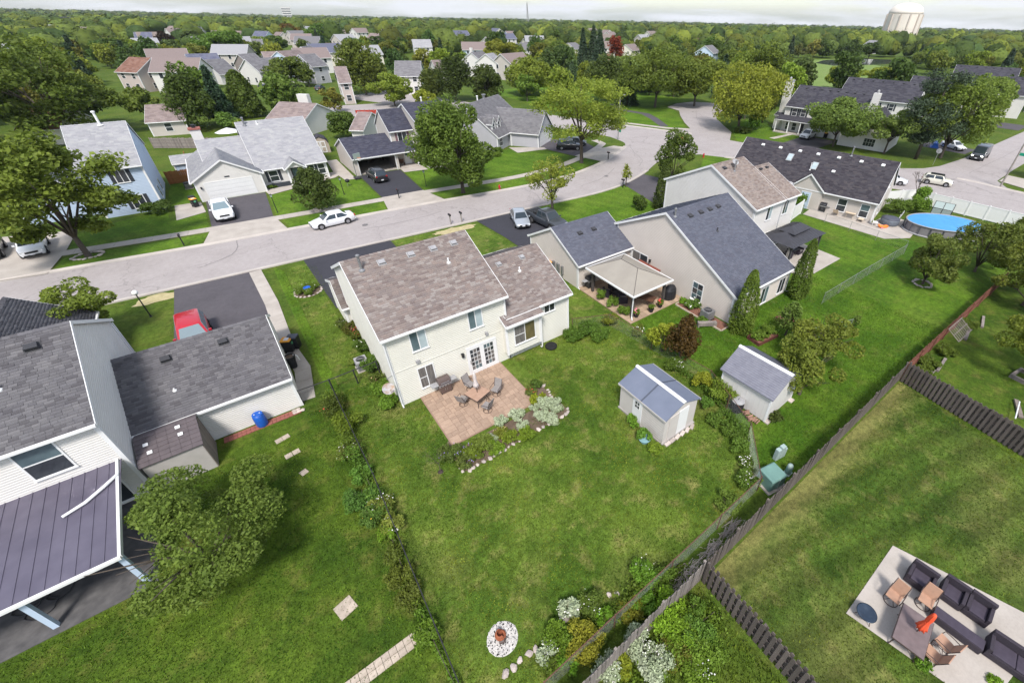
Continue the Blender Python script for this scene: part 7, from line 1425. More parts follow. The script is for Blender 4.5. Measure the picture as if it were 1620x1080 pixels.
# utility boxes
mat('utility_green',(.15,.27,.235),.6,col2=(.12,.22,.195),scale=2); mat('utility_pale',(.33,.42,.40),.6,col2=(.28,.36,.34),scale=3)
u=thing('transformer_box',(16.35,4.75,0),R(-12),'green pad-mounted electrical transformer by the back fence','transformer'); b=MB(); b.box(-.62,.62,-.6,.6,0,.09); b.build('pad','concrete',u); b=MB(); b.box(-.5,.5,-.48,.45,.09,.85); b.build('cabinet','utility_green',u,bevel=.02); b=MB(); b.hexa([(-.53,-.52,.85),(.53,-.52,.85),(.53,.48,.85),(-.53,.48,.85),(-.5,-.45,.93),(.5,-.45,.93),(.5,.4,.93),(-.5,.4,.93)]); b.build('lid','utility_green',u,bevel=.02); b=MB(); b.box(-.02,.02,-.53,-.50,.12,.82); b.build('door_seam','utility_pale',u)
u=thing('utility_cabinet',(18.1,5.35,0),R(-10),'pair of pale green telecom cabinets on the lawn','cabinet')
for x,w,h in ((-.14,.26,.85),(.16,.3,.95),(.4,.16,.7)):
    b=MB(); b.box(x-w/2,x+w/2,-.12,.12,0,h); b.build('cabinet','utility_pale',u,bevel=.03)
u=thing('telecom_pedestal',(17.65,4.45,0),0,'rounded pale green telecom pedestal with ribbed sides','pedestal'); b=MB(); b.box(-.2,.2,-.18,.18,0,.08); b.build('base','utility_pale',u); b=MB(); b.lathe([(.15,.08),(.15,.6),(.12,.72),(.001,.76)],n=16); b.build('dome','utility_pale',u,smooth=True); b=MB()
for k in range(6): b.lathe([(.155,.15+.07*k),(.165,.17+.07*k),(.155,.19+.07*k)],n=16)
b.build('rib','utility_green',u)
# plants along the chain-link between the yards
for (x,y),H,r,c,fl,lb in (((1066,585),1.1,.6,(.8,1.0,.7),'flower_white','white-panicled hydrangea behind the putty shed'),((1110,612),1.2,.65,(1.8,1.6,.7),None,'golden bush behind the putty shed'),((1140,632),1.4,.85,(1.2,1.35,.75),None,'feathery light green shrub beside the pale board shed'),((1112,645),.8,.5,(.8,1.2,.8),None,'grassy lily clump beside the putty shed'),((1133,668),.8,.55,(.75,1.0,.65),None,'green hedge plant on the wire fence below the lilies'),((1155,690),.8,.5,(.8,1.05,.7),None,'leafy fence plant above the transformer'),((1168,712),.8,.5,(.85,1.15,.75),None,'bright fence plant above the transformer'),((1178,735),.6,.4,(.8,1.0,.7),'flower_white','small flowering bush behind the green transformer'),((1182,768),.9,.55,(.8,1.05,.7),'flower_white','flowering bush right beside the green transformer'),((1150,800),.7,.55,(1.1,1.3,1.0),None,'pale green shrub before the rusty rail'),((1225,665),.7,.4,(.5,.55,.5),None,'dark spiky plant at the corner of the pale board shed'),((1000,672),.7,.4,(1.0,1.5,.7),None,'bright green plant beside the putty shed wall'),((1036,712),.5,.4,(1.3,1.5,.7),None,'low yellow-green clump at the putty shed corner'),((905,535),.9,.8,(.7,1.0,.6),None,'dark green bush at the corner of the cream house wing'),((930,528),.9,.8,(.65,.95,.6),None,'dark green bush along the wire fence by the wing'),((950,535),.8,.7,(.7,1.0,.6),None,'dark green bush ending the row by the wing'),((965,512),1.0,.6,(1.3,1.2,.7),None,'orange-green shrub on the neighbour side of the wire fence'),((1010,530),.9,.5,(1.1,1.1,.9),'flower_white','cream hydrangea beside the golden shrub'),((1350,515),1.2,.35,(1,1.2,.9),None,'thin pale shrub on the sagging wire fence')):
    plant('shrub',P2(x,y),H,r,lb,c,flowers=fl,cat='shrub',nf=36,leaf=.12,fs=.075)
pl=thing('planter',(*P2(1019,698),0),0,'leafy plant in a pale blue pot beside the putty shed','planter'); mat('pot_blue',(.22,.38,.42),.5); b=MB(); b.lathe([(.22,0),(.33,.28),(.36,.3),(.31,.3),(.3,.26)],n=18); b.build('pot','pot_blue',pl); c=crown('foliage',np.random.default_rng(8),'shrub',.5,.8,.62,900,.13,'leaf',pl); c.color=(.9,1.4,.8,1)
# ================================================================ gazebo on the neighbour's paved terrace
zg=lambda x,y:(860+x/7.364,380+y/7.364)
tr_=thing('terrace',(20.4,19.75,0),0,'tan paved terrace under the tan-roofed gazebo','terrace'); mat('paver_sand',(.42,.31,.22),.88,col2=(.34,.25,.175),scale=2,objrand=.15,fine=.12); b=MB(); b.box(0,6.3,0,6.95,.0,.03); b.build('slab','patio_joint',tr_)
for i in range(13):
    for j in range(10):
        piece('paver',boxmesh('terpaver',(.46,.66,.02),'paver_sand'),tr_,(.26+i*.482,.36+j*.69,.03+rs.uniform(0,.004)))
gz=thing('gazebo',(20.75,20.05,0.04),0,'gazebo with tan hipped roof, white gutter and grey timber posts','gazebo'); mat('gaz_roof',(.30,.275,.235),.6,col2=(.27,.245,.21),scale=1); mat('gaz_post',(.085,.075,.072),.8,col2=(.065,.058,.055),scale=3)
Wg,Lg=4.3,5.8; e,rz_=2.28,3.2; A0=[(-.05,-.05,e),(Wg,-.05,e),(Wg,Lg,e),(-.05,Lg,e)]; R0=[(Wg/2,1.9,rz_),(Wg/2,Lg-1.9,rz_)]
def facet(pts,n,name,m):
    b=MB(); nn=(Vector(pts[1])-Vector(pts[0])).cross(Vector(pts[2])-Vector(pts[0])).normalized(); nn=nn if nn.z>0 else -nn
    P=[Vector(p) for p in pts]; b.add([p for p in P]+[p+nn*.03 for p in P],[tuple(range(len(P)-1,-1,-1)),tuple(range(len(P),2*len(P)))]+[(i,(i+1)%len(P),len(P)+(i+1)%len(P),len(P)+i) for i in range(len(P))]); return b.build(name,m,gz)
def seams(p0,p1,q0,q1,n,parent,m,h=.02,w=.012,col=None):
    for k in range(1,n):
        a=Vector(p0).lerp(Vector(p1),k/n); c=Vector(q0).lerp(Vector(q1),k/n)
        if (a-c).length<.15: continue
        b=MB(); b.tube([a+Vector((0,0,.035)),c+Vector((0,0,.035))],w,4); b.build('roof_seam',m,parent)
f1=facet([A0[0],A0[1],R0[0]],0,'roof_panel','gaz_roof'); f2=facet([A0[1],A0[2],R0[1],R0[0]],0,'roof_panel','gaz_roof'); f3=facet([A0[2],A0[3],R0[1]],0,'roof_panel','gaz_roof'); f4=facet([A0[3],A0[0],R0[0],R0[1]],0,'roof_panel','gaz_roof')
for pts,nm in (((A0[0],R0[0]),0),((A0[1],R0[0]),0),((A0[2],R0[1]),0),((A0[3],R0[1]),0),((R0[0],R0[1]),0)):
    b=MB(); b.tube([Vector(pts[0])+Vector((0,0,.04)),Vector(pts[1])+Vector((0,0,.04))],.022,5); b.build('ridge_cap','gaz_post',gz)
for k in range(1,12):
    t_=k/12; a=Vector(A0[3]).lerp(Vector(A0[0]),t_); top=Vector(R0[1]).lerp(Vector(R0[0]),min(1,max(0,(t_*Lg-1.9)/(Lg-3.8)))); f=1 if 1.9<=t_*Lg<=Lg-1.9 else (t_*Lg/1.9 if t_*Lg<1.9 else (Lg-t_*Lg)/1.9); c=a+(Vector((Wg/2,a.y,rz_))-a)*f; b=MB(); b.tube([a+Vector((0,0,.035)),c+Vector((0,0,.035))],.008,4); b.build('roof_seam','gaz_roof',gz)
b=MB(); b.box(-.14,Wg+.1,-.15,-.05,e-.1,e+.03); b.box(-.14,Wg+.1,Lg,Lg+.1,e-.1,e+.03); b.box(-.15,-.05,-.05,Lg,e-.1,e+.029); b.box(Wg,Wg+.1,-.05,Lg,e-.1,e+.029); b.build('gutter','trim_white',gz)
for x,y in ((.35,.35),(Wg-.4,.35),(.35,Lg-.4),(Wg-.4,Lg-.4)):
    b=MB(); b.box(x-.1,x+.1,y-.1,y+.1,0,e-.02); b.build('post','gaz_post',gz)
for y in (.35,Lg-.4): 
    b=MB(); b.box(.1,Wg-.1,y-.06,y+.06,e-.26,e-.08); b.build('beam','gaz_post',gz)
for x in (.35,Wg-.4):
    b=MB(); b.box(x-.06,x+.06,.45,Lg-.5,e-.24,e-.09); b.build('beam','gaz_post',gz)
b=MB(); b.tube([(.02,-.1,e-.05),(.12,.12,e-.25),(.12,.14,.25),(-.05,-.12,.08)],.05,6); b.build('downspout','trim_white',gz)
def wicker_chair(loc,rz,label,w=.85,cushion='cushion_plum',body='wicker',name='wicker_armchair',cat='armchair',n=1):
    t=thing(name,loc,rz,label,cat); W2=w/2; b=MB(); b.box(-W2,W2,-.4,.42,.04,.34); b.build('seat_base',body,t,bevel=.02); b=MB(); b.box(-W2,W2,-.42,-.27,.34,.80); b.build('backrest',body,t,bevel=.02)
    for s in (-1,1):
        b=MB(); b.box(min(s*W2,s*(W2-.13)),max(s*W2,s*(W2-.13)),-.269,.42,.34,.60); b.build('armrest',body,t,bevel=.02)
    cw=(w-.28)/n
    for k in range(n):
        b=MB(); b.box(-W2+.14+k*cw,-W2+.14+(k+1)*cw-.01,-.26,.40,.345,.44); b.build('seat_cushion',cushion,t,bevel=.03)
    return t
for x,y,rz,lb in ((21.6,24.2,R(-60),'dark wicker armchair with grey cushions under the gazebo'),(22.0,22.6,R(-120),'dark wicker armchair facing the gazebo table'),(22.9,24.6,R(180),'dark wicker armchair at the back of the gazebo')): wicker_chair((x,y,.05),rz,lb,cushion='sling_grey')
table((22.2,23.5,.05),0,'small dark coffee table between the gazebo armchairs',.7,.7,'black_metal','black_metal',.42); table((23.3,21.3,.05),R(20),'long brown dining table at the front of the gazebo',.9,1.9,'wood_brown','wood_brown',.74)
t=thing('covered_grill',(25.75,20.6,.05),0,'grill under a black fabric cover beside the gazebo','grill'); b=MB(); b.lathe([(.62,0),(.64,.5),(.6,.85),(.42,1.15),(.2,1.25),(.001,1.27)],n=14); b.v=[(x*1.0,y*.75,z) for x,y,z in b.v]; b.build('cover','bin_black',t); b=MB(); b.tube([(-.3,0,1.2),(.3,0,1.2)],.03); b.build('handle_bulge','bin_black',t)
grill((21.4,26.2,.05),0,'dark gas grill at the back of the gazebo beside the garage wall','black_metal')
for (x,y),lb in (((20.95,24.1),'upright leafy potted hosta under the gazebo edge'),((20.9,22.6),'middle leafy potted hosta along the gazebo edge'),((20.85,21.1),'leafy potted hosta beside the white gazebo downspout')): plant('leafy_plant',(x,y),.95,.48,lb,(1.0,1.3,.8),leaf=.13)
for (x,y),fl,lb in (((21.4,20.2),'flower_pink','potted pink geranium at the gazebo post'),((22.9,20.0),None,'potted green foliage before the gazebo table'),((24.0,20.05),'flower_red','potted orange-red flowers beside the gazebo post')):
    pl=thing('potted_plant',(x,y,.05),0,lb,'potted plant'); b=MB(); b.lathe([(.16,0),(.22,.3),(.24,.33),(.2,.33),(.19,.28)],n=14); b.build('pot','bin_black',pl); c=crown('foliage',np.random.default_rng(int(x*10)),'shrub',.33,.6,.5,420,.11,'leaf',pl); c.color=(.9,1.1,.7,1)
    if fl: rngf=np.random.default_rng(3); P,d=crown_points(rngf,'shrub',.33,.6,.58,16); V,F=quads(rngf,P,.13,.9,.95,d); np_mesh('flowers',V,F,fl,pl)['kind']='stuff'
# planting strip and raised beds by the beige house
mat('timber_red',(.13,.045,.035),.8,col2=(.10,.035,.028),scale=4,objrand=.1); mat('mulch_red',(.22,.10,.07),.95,col2=(.14,.07,.05),scale=9,fine=.35,fscale=30)
def raised(loc,rz,w,l,label,h=.28,fill='mulch_red'):
    t=thing('raised_bed',loc,rz,label,'raised bed')
    for s in (-1,1):
        b=MB(); b.box(-w/2,w/2,min(s*l/2,s*(l/2-.05)),max(s*l/2,s*(l/2-.05)),0,h); b.build('board','timber_red',t); b=MB(); b.box(min(s*w/2,s*(w/2-.05)),max(s*w/2,s*(w/2-.05)),-l/2+.051,l/2-.051,0,h-.003); b.build('board','timber_red',t)
    b=MB(); b.box(-w/2+.05,w/2-.05,-l/2+.05,l/2-.05,0,h-.06); b.build('soil',fill,t); return t
raised((30.75,12.5,0),R(-6),1.25,1.15,'empty raised bed of red-brown timber filled with mulch'); raised((27.2,12.3,0),R(-6),2.2,1.15,'raised timber bed overflowing with vegetable plants'); 
for dx,H,lb in ((-.6,.7,'leafy vegetable plant in the left half of the raised bed'),(.2,.9,'tall leafy vegetable plant in the middle of the raised bed'),(.8,.7,'leafy vegetable plant at the right end of the raised bed')): plant('vegetable_plant',(27.2+dx,12.3),H+.15,.5,lb,(1.05,1.3,.8),leaf=.13)
st_=thing('planting_strip',(25.4,14.8,0),0,'timber-edged planting strip along the beige wall','planting strip'); b=MB(); b.box(.0,1.1,0,4.7,0,.06); b.build('soil','mulch_red',st_)
for x0,x1,y0,y1 in ((-.08,0,0,4.7),(0,1.1,-.08,0),(0,1.1,4.7,4.78)):
    b=MB(); b.box(x0,x1,y0,y1,0,.12); b.build('edge_timber','step_stone',st_)
plant('hydrangea',(26.2,18.4),.8,.6,'round hydrangea with greenish-white heads in the planting strip',(.8,1.1,.8),flowers='flower_white',nf=50,fs=.11); plant('hydrangea',(26.1,19.4),.5,.35,'small lime-green plant at the top of the planting strip',(1.1,1.6,.6)); plant('shrub',(25.2,16.5),.5,.45,'low plant spilling from a timber trough by the air conditioner',(.9,1.2,.8)); 
b=thing('timber_trough',(25.0,15.9,0),R(-35),'dark timber trough standing before the planting strip','planter'); 
for k in range(4):
    q=MB(); q.box(-.75,.75,-.16,.16,.12+.075*k,.19+.075*k); q.build('plank','wood_grey',b)
for sx in (-1,1):
    q=MB(); q.box(sx*.68-.05,sx*.68+.05,-.18,.18,0,.42); q.build('leg','wood_grey',b)
# ================================================================ dark metal gazebo, slab, corner-house patio, pool
sheet('concrete_slab',[(38.6,21.1),(38.6,15.2),(45.5,15.2),(45.7,18),(45.7,21.1)],.035,'concrete'); sheet('concrete_slab',[(53.9,24.1),(54.4,14.6),(57,12.9),(59.6,13.3),(62.3,15.0),(62.6,17.6),(58,17.6),(57,24.6)],.036,'concrete')
g2=thing('metal_gazebo',(38.9,17.3,.04),0,'dark metal gazebo with two-tier hipped roof on the concrete slab','gazebo'); mat('metal_char',(.060,.060,.070),.5,metallic=.2,col2=(.05,.05,.058),scale=2)
def hip(x0,x1,y0,y1,z0,z1,ins,nm,par):
    c=[(x0,y0,z0),(x1,y0,z0),(x1,y1,z0),(x0,y1,z0)]; cx0,cx1=x0+ins,x1-ins; cy=(y0+y1)/2; r=[(cx0,cy,z1),(cx1,cy,z1)]; b=MB(); b.add(c+r,[(0,1,5,4),(1,2,5),(2,3,4,5),(3,0,4),(3,2,1,0)]); o=b.build(nm,'metal_char',par)
    n=int((x1-x0)/.4)
    for k in range(1,n):
        x=x0+(x1-x0)*k/n; f=min(1,(x-x0)/ins,(x1-x)/ins)
        for ya in (y0,y1):
            b=MB(); b.tube([(x,ya,z0+.015),(x,ya+(cy-ya)*f,z0+(z1-z0)*f+.015)],.016,4); b.build('roof_seam','metal_char',o)
hip(-.3,5.9,-.2,3.5,2.3,3.0,1.6,'lower_roof',g2); hip(1.2,4.4,.75,2.55,2.95,3.4,.8,'upper_roof',g2)
for x,y in ((0,.1),(5.5,.1),(0,3.2),(5.5,3.2)):
    b=MB(); b.box(x-.08,x+.08,y-.08,y+.08,0,2.3); b.build('post','metal_char',g2); b=MB(); 
    for k in range(5): b.tube([(x+.05*math.cos(k*1.26),y+.2+.05*math.sin(k*1.26),2.2),(x+.12*math.cos(k*1.26),y+.22+.12*math.sin(k*1.26),1.2),(x+.07*math.cos(k*1.26),y+.2+.07*math.sin(k*1.26),.2)],.06,5)
    b.build('curtain','sling_grey',g2)
for k,(x,y,rz) in enumerate(((41,18.6,0),(43,18.6,R(180)))): wicker_chair((x,y,.05),rz,['grey cushioned chair under the dark metal gazebo','second cushioned chair facing across the metal gazebo'][k],cushion='sling_grey')
table((42,18.7,.05),0,'round-edged table under the dark metal gazebo',.8,.8,'black_metal','black_metal',.7)
mat('beige_resin',(.58,.48,.36),.6); 
pc=lambda x,y:P2(1200+x/7.364,290+y/7.364)
grill((*pc(735,330),.04),R(-78),'black gas grill by the beige wall of the corner house','black_metal')
def lounge(loc,rz,label):
    t=thing('lounge_chair',loc,rz,label,'lounge chair'); b=MB(); b.box(-.3,.3,-.5,.6,.3,.35); b.build('seat','beige_resin',t); b=MB(); b.hexa([(-.3,-.5,.33),(.3,-.5,.33),(.3,-.46,.33),(-.3,-.46,.33),(-.3,-.95,.85),(.3,-.95,.85),(.3,-.91,.85),(-.3,-.91,.85)]); b.build('backrest','beige_resin',t)
    for sx in (-1,1):
        for y in (-.4,.5):
            b=MB(); b.tube([(sx*.27,y,0),(sx*.27,y,.3)],.02); b.build('leg','beige_resin',t)
    return t
lounge((*pc(900,365),.04),R(-80),'beige lounge chair by the first window of the corner house'); lounge((*pc(1190,440),.04),R(100),'beige lounge chair by the hot tub end of the patio'); table((*pc(1055,405),.04),R(12),'beige oval garden table on the corner-house patio',.8,1.1,'beige_resin','beige_resin',.7)
mat('cloth_green',(.03,.28,.16),.8); t=thing('garden_bench',(*pc(975,375),.04),R(12),'bench with green cushion beside the oval table','bench'); b=MB(); b.box(-.22,.22,-.6,.6,.38,.46); b.build('cushion','cloth_green',t)
for y in (-.5,.5):
    b=MB(); b.box(-.2,.2,y-.04,y+.04,0,.38); b.build('leg','beige_resin',t)
t=thing('white_chair',(*pc(1345,490),.04),R(200),'white plastic chair beside the hot tub','chair'); b=MB(); b.box(-.25,.25,-.25,.25,.36,.41); b.build('seat','trim_white',t); b=MB(); b.hexa([(-.25,-.25,.4),(.25,-.25,.4),(.25,-.21,.4),(-.25,-.21,.4),(-.24,-.4,.9),(.24,-.4,.9),(.24,-.37,.9),(-.24,-.37,.9)]); b.build('backrest','trim_white',t)
for sx in (-1,1):
    for sy in (-1,1):
        b=MB(); b.tube([(sx*.22,sy*.22,0),(sx*.2,sy*.2,.36)],.02); b.build('leg','trim_white',t)
mat('float_orange',(.85,.22,.04),.5); t=thing('pool_float',(*pc(1440,520),.04),R(-20),'deflated orange pool float lying on the patio','pool float'); b=MB(); b.tube([(-.5,.25,.35),(-.35,.1,.2),(0,0,.1),(.4,-.05,.1),(.75,-.05,.12)],[.1,.16,.2,.22,.1],8); b.build('float','float_orange',t,smooth=True); b=MB(); b.tube([(-.35,-.1,.06),(-.15,-.2,.06)],.09); b.build('ring','flower_pink',t)
mat('spa_grey',(.13,.15,.18),.6,col2=(.11,.125,.15),scale=3); t=thing('hot_tub',(59.5,16.2,.04),0,'round grey inflatable hot tub at the corner of the house','hot tub'); b=MB(); b.lathe([(.95,0),(1.03,.15),(1.0,.35),(1.03,.55),(.95,.7)],n=26); b.build('wall','spa_grey',t,smooth=True); b=MB(); b.lathe([(.97,.68),(.98,.74),(.6,.8),(.001,.82)],n=26); b.build('cover','bin_slate',t,smooth=True)
t=thing('swimming_pool',(61.9,11.5,0),R(-47),'oval above-ground pool with bright blue cover and grey sides','swimming pool'); mat('pool_blue',(.05,.25,.56),.4,col2=(.07,.30,.62),scale=1.4,fine=.06,bump=.5,bscale=3); mat('pool_wall',(.22,.21,.22),.5,col2=(.18,.17,.18),scale=2)
def oval(a,b_,n=40): return [(a*math.cos(2*math.pi*k/n),b_*math.sin(2*math.pi*k/n)) for k in range(n)]
b=MB(); O=oval(3.9,2.7); b.prism(O,0,1.14); b.build('wall','pool_wall',t); b=MB(); b.prism(oval(3.86,2.66),1.15,1.17); b.build('cover','pool_blue',t); b=MB(); O2=oval(3.95,2.75); b.tube([(x,y,1.17) for x,y in O2]+[(*O2[0],1.17)],.06,6,False); b.build('rim','vent_grey',t); b=MB(); b.tube([(x*1.02,y*1.02,.1) for x,y in O2]+[(O2[0][0]*1.02,O2[0][1]*1.02,.1)],.1,6,False); b.build('foot_band','vent_grey',t)
for k in range(0,40,2):
    x,y=oval(4.0,2.8)[k]; b=MB(); b.tube([(x,y,0),(x,y,1.17)],.045,6); b.build('upright','bin_slate',t)
b=MB(); q=Vector((-3.2,2.4,0)); 
for s in (-.25,.25): b.tube([(-3.9+s*.5,2.2+s,0),(-3.7+s*.5,1.9+s,1.5)],.03)
for z in (.3,.6,.9): b.tube([(-3.98+z*.12,1.95,z),(-3.72+z*.12,2.45,z)],.03)
b.build('ladder','trim_white',t)
gh=thing('greenhouse',(66.6,13.2,0),R(-80),'small dark-framed greenhouse by the white fence','greenhouse'); mat('gh_glass',(.30,.36,.34),.1,spec=.6); fr=MB()
for x in (-1,0,1):
    fr.tube([(x,-.8,0),(x,-.8,1.4),(x,0,2.0),(x,.8,1.4),(x,.8,0)],.04,5)
for y,z in ((-.8,0),(-.8,1.4),(0,2.0),(.8,1.4),(.8,0)): fr.tube([(-1,y,z),(1,y,z)],.035,5)
fr.build('frame','black_metal',gh)
for x in (-.5,.5):
    b=MB(); b.hexa([(x-.46,-.8,1.4),(x+.46,-.8,1.4),(x+.46,0,2.0),(x-.46,0,2.0),(x-.46,-.8,1.42),(x+.46,-.8,1.42),(x+.46,0,2.02),(x-.46,0,2.02)]); b.build('pane','gh_glass',gh); b=MB(); b.box(x-.46,x+.46,-.81,-.79,.05,1.35); b.build('pane','gh_glass',gh)
for (x,y),H,r,c,lb in (((64.4,17.2),1.8,1.6,(.8,1.0,.7),'broad bush at the hot tub corner of the house'),((66.5,15.8),2.4,1.2,(1.0,1.35,.7),'vine-covered shrub beside the greenhouse'),((68.0,16.2),3.2,.9,(1.0,1.4,.7),'tall vine climbing the bare tree by the white fence')): plant('shrub',(x,y),H,r,lb,c,leaf=.2,cat='shrub')
bare_tree((68.2,17.0,0),5.5,'bare-branched tree rising above the white fence by the road',seed=9,r=.09,spread=.45); plant('climbing_shrub',(54.6,25.5),2.4,.9,'climbing shrub beside the blue door of the corner house',(.8,1.2,.7),leaf=.18,cat='shrub')
rgw=thing('stone_ring',(46.6,8.0,0),0,'ring of white stones around the garden tree','stone ring'); stones(rgw,[(46.6+.75*math.cos(a*.35),8.0+.75*math.sin(a*.35)) for a in range(19)],.18,.06,.22)
srr=thing('stone_ring',(-14.1,60.3,0),0,'ring of pale stones at the foot of the huge street tree','stone ring'); stones(srr,[(-14.1+1.1*math.cos(a*.35),60.3+.8*math.sin(a*.35)) for a in range(19)],.22,.05,.3); srr=thing('stone_ring',(6.4,60.6,0),0,'ring of pale stones at the foot of the egg-shaped tree','stone ring'); stones(srr,[(6.4+.7*math.cos(a*.35),60.6+.55*math.sin(a*.35)) for a in range(19)],.18,.05,.28)
plr=thing('timber_planter',(37.6,-1.6,0),R(-10),'square timber planter around the olive-green tree','planter')
for k in range(2):
    for s in (-1,1):
        b=MB(); b.box(-.75,.75,min(s*.75,s*.6),max(s*.75,s*.6),.15*k,.15*k+.14); b.build('timber','wood_grey',plr); b=MB(); b.box(min(s*.75,s*.6),max(s*.75,s*.6),-.6,.6,.15*k,.15*k+.14); b.build('timber','wood_grey',plr)
mat('cloth_lime',(.05,.45,.18),.7); t=thing('toy_box',(36.2,-3.0,0),R(30),'small bright green toy on the shaded lawn','toy'); b=MB(); b.box(-.3,.3,-.25,.25,.05,.3); b.build('body','cloth_lime',t,bevel=.04); b=MB(); b.tube([(-.3,-.28,.08),(-.3,.28,.08)],.07,8); b.tube([(.3,-.28,.08),(.3,.28,.08)],.07,8); b.build('wheel','plastic_black',t)
t=thing('see_saw',(33.6,-2.0,0),R(20),'old timber beam and white pole lying on the shaded lawn','timber'); b=MB(); b.box(-.9,.9,-.12,.12,.05,.17); b.build('beam','fence_weathered',t); b=MB(); b.tube([(-1.6,.5,.4),(.2,.1,.5)],.04); b.build('pole','pvc_white',t)
tl_=thing('trellis',(38.2,3.2,0),R(-2),'leaning wooden trellis against the red-brown fence','trellis')
for k in range(9):
    b=MB(); b.tube([(-1.2+k*.3,.3,1.6),(-1.2+k*.3,-.6,1.0)],.03,4); b.build('slat','wood_grey',tl_)
for y,z in ((.3,1.6),(-.15,1.3),(-.6,1.0)):
    b=MB(); b.tube([(-1.3,y,z+.05),(1.3,y,z+.05)],.03,4); b.build('slat','wood_grey',tl_)
for k,(x,y) in enumerate(((32.5,2.7),(34.6,2.6),(40.5,2.7),(43.5,2.5))):
    b=MB(); t=thing('garden_timber',(x,y,0),R(4*k),['weathered landscape timber below the first red-brown panel','weathered landscape timber near the leaning trellis','weathered timber edging right of the trellis','weathered timber edging below the olive tree'][k],'timber'); b.box(-1,1,-.09,.09,0,.16); b.build('beam','wood_grey',t); b=MB(); b.box(-1.02,-1.0,-.09,.09,0,.16); b.build('end_grain','fence_weathered',t)
for k,(x,y) in enumerate(((32.0,3.1),(33.8,3.1),(36.3,2.9),(41.5,3.0))): plant('weeds',(x,y),.7,.7,['weeds below the first red-brown fence panel','weeds under the leaning trellis side','weeds at the foot of the trellis','weeds below the third red-brown panel'][k],(.8,.9,.6))
# ================================================================ terrace in the lower right yard
sheet('concrete_patio',px([(1412,863),(1338,970),(1500,1084),(1560,1125),(1660,990)]),.04,'concrete')
zr_=lambda x,y:(1330+x/4.697,850+y/4.697)
def P3(x,y): v=site(*zr_(x,y)); return (v.x,v.y,.045)
def ang(p,q): a=site(*zr_(*p)); c=site(*zr_(*q)); return math.atan2(c.y-a.y,c.x-a.x)
UX=ang((545,165),(690,265))       # along the row of armchairs
tb=site(*zr_(535,690),.7); table((tb.x,tb.y,.045),UX+R(4),'large bronze mesh dining table with the orange umbrella',1.05,1.65,'table_mesh','iron_brown'); umbrella((tb.x+.05,tb.y-.1,.045),'closed bright orange umbrella standing in the bronze table','umbrella_orange',2.2)
swivel_chair(P3(365,470),UX+R(175),'tan sling swivel chair standing apart near the fire bowl','sling_tan'); swivel_chair(P3(600,500),UX+R(180),'tan sling chair pushed up behind the orange umbrella','sling_tan'); swivel_chair(P3(640,900),UX+R(80),'tan sling chair at the near end of the bronze table','sling_tan'); swivel_chair(P3(730,820),UX+R(75),'tan sling chair beside the long ottoman','sling_tan')
for (p,lb,w) in (((565,330),'black wicker armchair next to the tan swivel chair',.95),((800,440),'black wicker armchair in the middle of the row',.85),((985,560),'black wicker armchair at the end of the row',.85)): wicker_chair(P3(*p),UX+math.pi,lb,w)
wicker_chair(P3(1255,940),UX+math.pi*1.02,'wide black wicker sofa at the edge of the concrete patio',1.7,name='wicker_sofa',cat='sofa',n=2)
ot=thing('wicker_ottoman',P3(835,700),UX,'long low black wicker ottoman between table and armchairs','ottoman'); b=MB(); b.box(-.85,.85,-.24,.24,.03,.38); b.build('base','wicker',ot,bevel=.02); b=MB(); b.box(-.84,.84,-.23,.23,.385,.44); b.build('cushion','cushion_plum',ot,bevel=.02)
for sx in (-1,1):
    b=MB(); b.box(sx*.8-.04,sx*.8+.04,-.2,.2,0,.03); b.build('foot','black_metal',ot)
fb_=thing('fire_bowl',P3(165,590),0,'dark blue steel fire bowl on thin legs at the patio edge','fire bowl'); mat('steel_blue',(.06,.085,.12),.25,metallic=.6,col2=(.04,.055,.08),scale=3); b=MB(); b.lathe([(.001,.2),(.2,.22),(.34,.32),(.36,.38),(.38,.385),(.34,.39),(.2,.30),(.001,.28)],n=24); b.build('bowl','steel_blue',fb_,smooth=True)
for k in range(3):
    a=2*math.pi*k/3; b=MB(); b.tube([(.25*math.cos(a),.25*math.sin(a),.26),(.36*math.cos(a),.36*math.sin(a),0)],.014); b.build('leg','iron_brown',fb_)
plant('weeds',P3(590,930)[:2],.35,.3,'small weed growing through the joint by the bronze table',(1,1.5,.7),leaf=.08); plant('weeds',P3(1120,1060)[:2],.25,.25,'tiny light green weed in the patio joint',(1.4,1.9,.8),leaf=.08)
# ================================================================ street furniture
mat('iron_black',(.02,.02,.022),.5); mat('globe_white',(.78,.78,.76),.3); mat('hydrant_red',(.42,.02,.03),.5); mat('sign_red',(.55,.02,.025),.5); mat('sign_green',(.01,.24,.14),.5); mat('pole_steel',(.30,.30,.29),.6,col2=(.24,.24,.235),scale=3); mat('wood_pole',(.30,.27,.24),.9,col2=(.22,.20,.175),scale=4)
def lamp_post(loc,label,h=1.9,globe=False):
    t=thing('yard_lamp',loc,0,label,'lamp'); b=MB(); b.lathe([(.10,0),(.06,.08),(.045,.2),(.04,h)],n=10); b.build('post','iron_black',t)
    if globe: b=MB(); b.lathe([(.05,h-.02),(.17,h+.1),(.2,h+.2),(.17,h+.3),(.08,h+.38),(.001,h+.4)],n=14); b.build('globe','globe_white',t,smooth=True)
    else:
        b=MB(); b.cbox((0,0,h+.14),(.16,.16,.26),0,1.3); b.build('lantern','gh_glass',t); b=MB(); b.cbox((0,0,h+.31),(.26,.26,.1),0,.3); b.build('cap','iron_black',t)
    return t
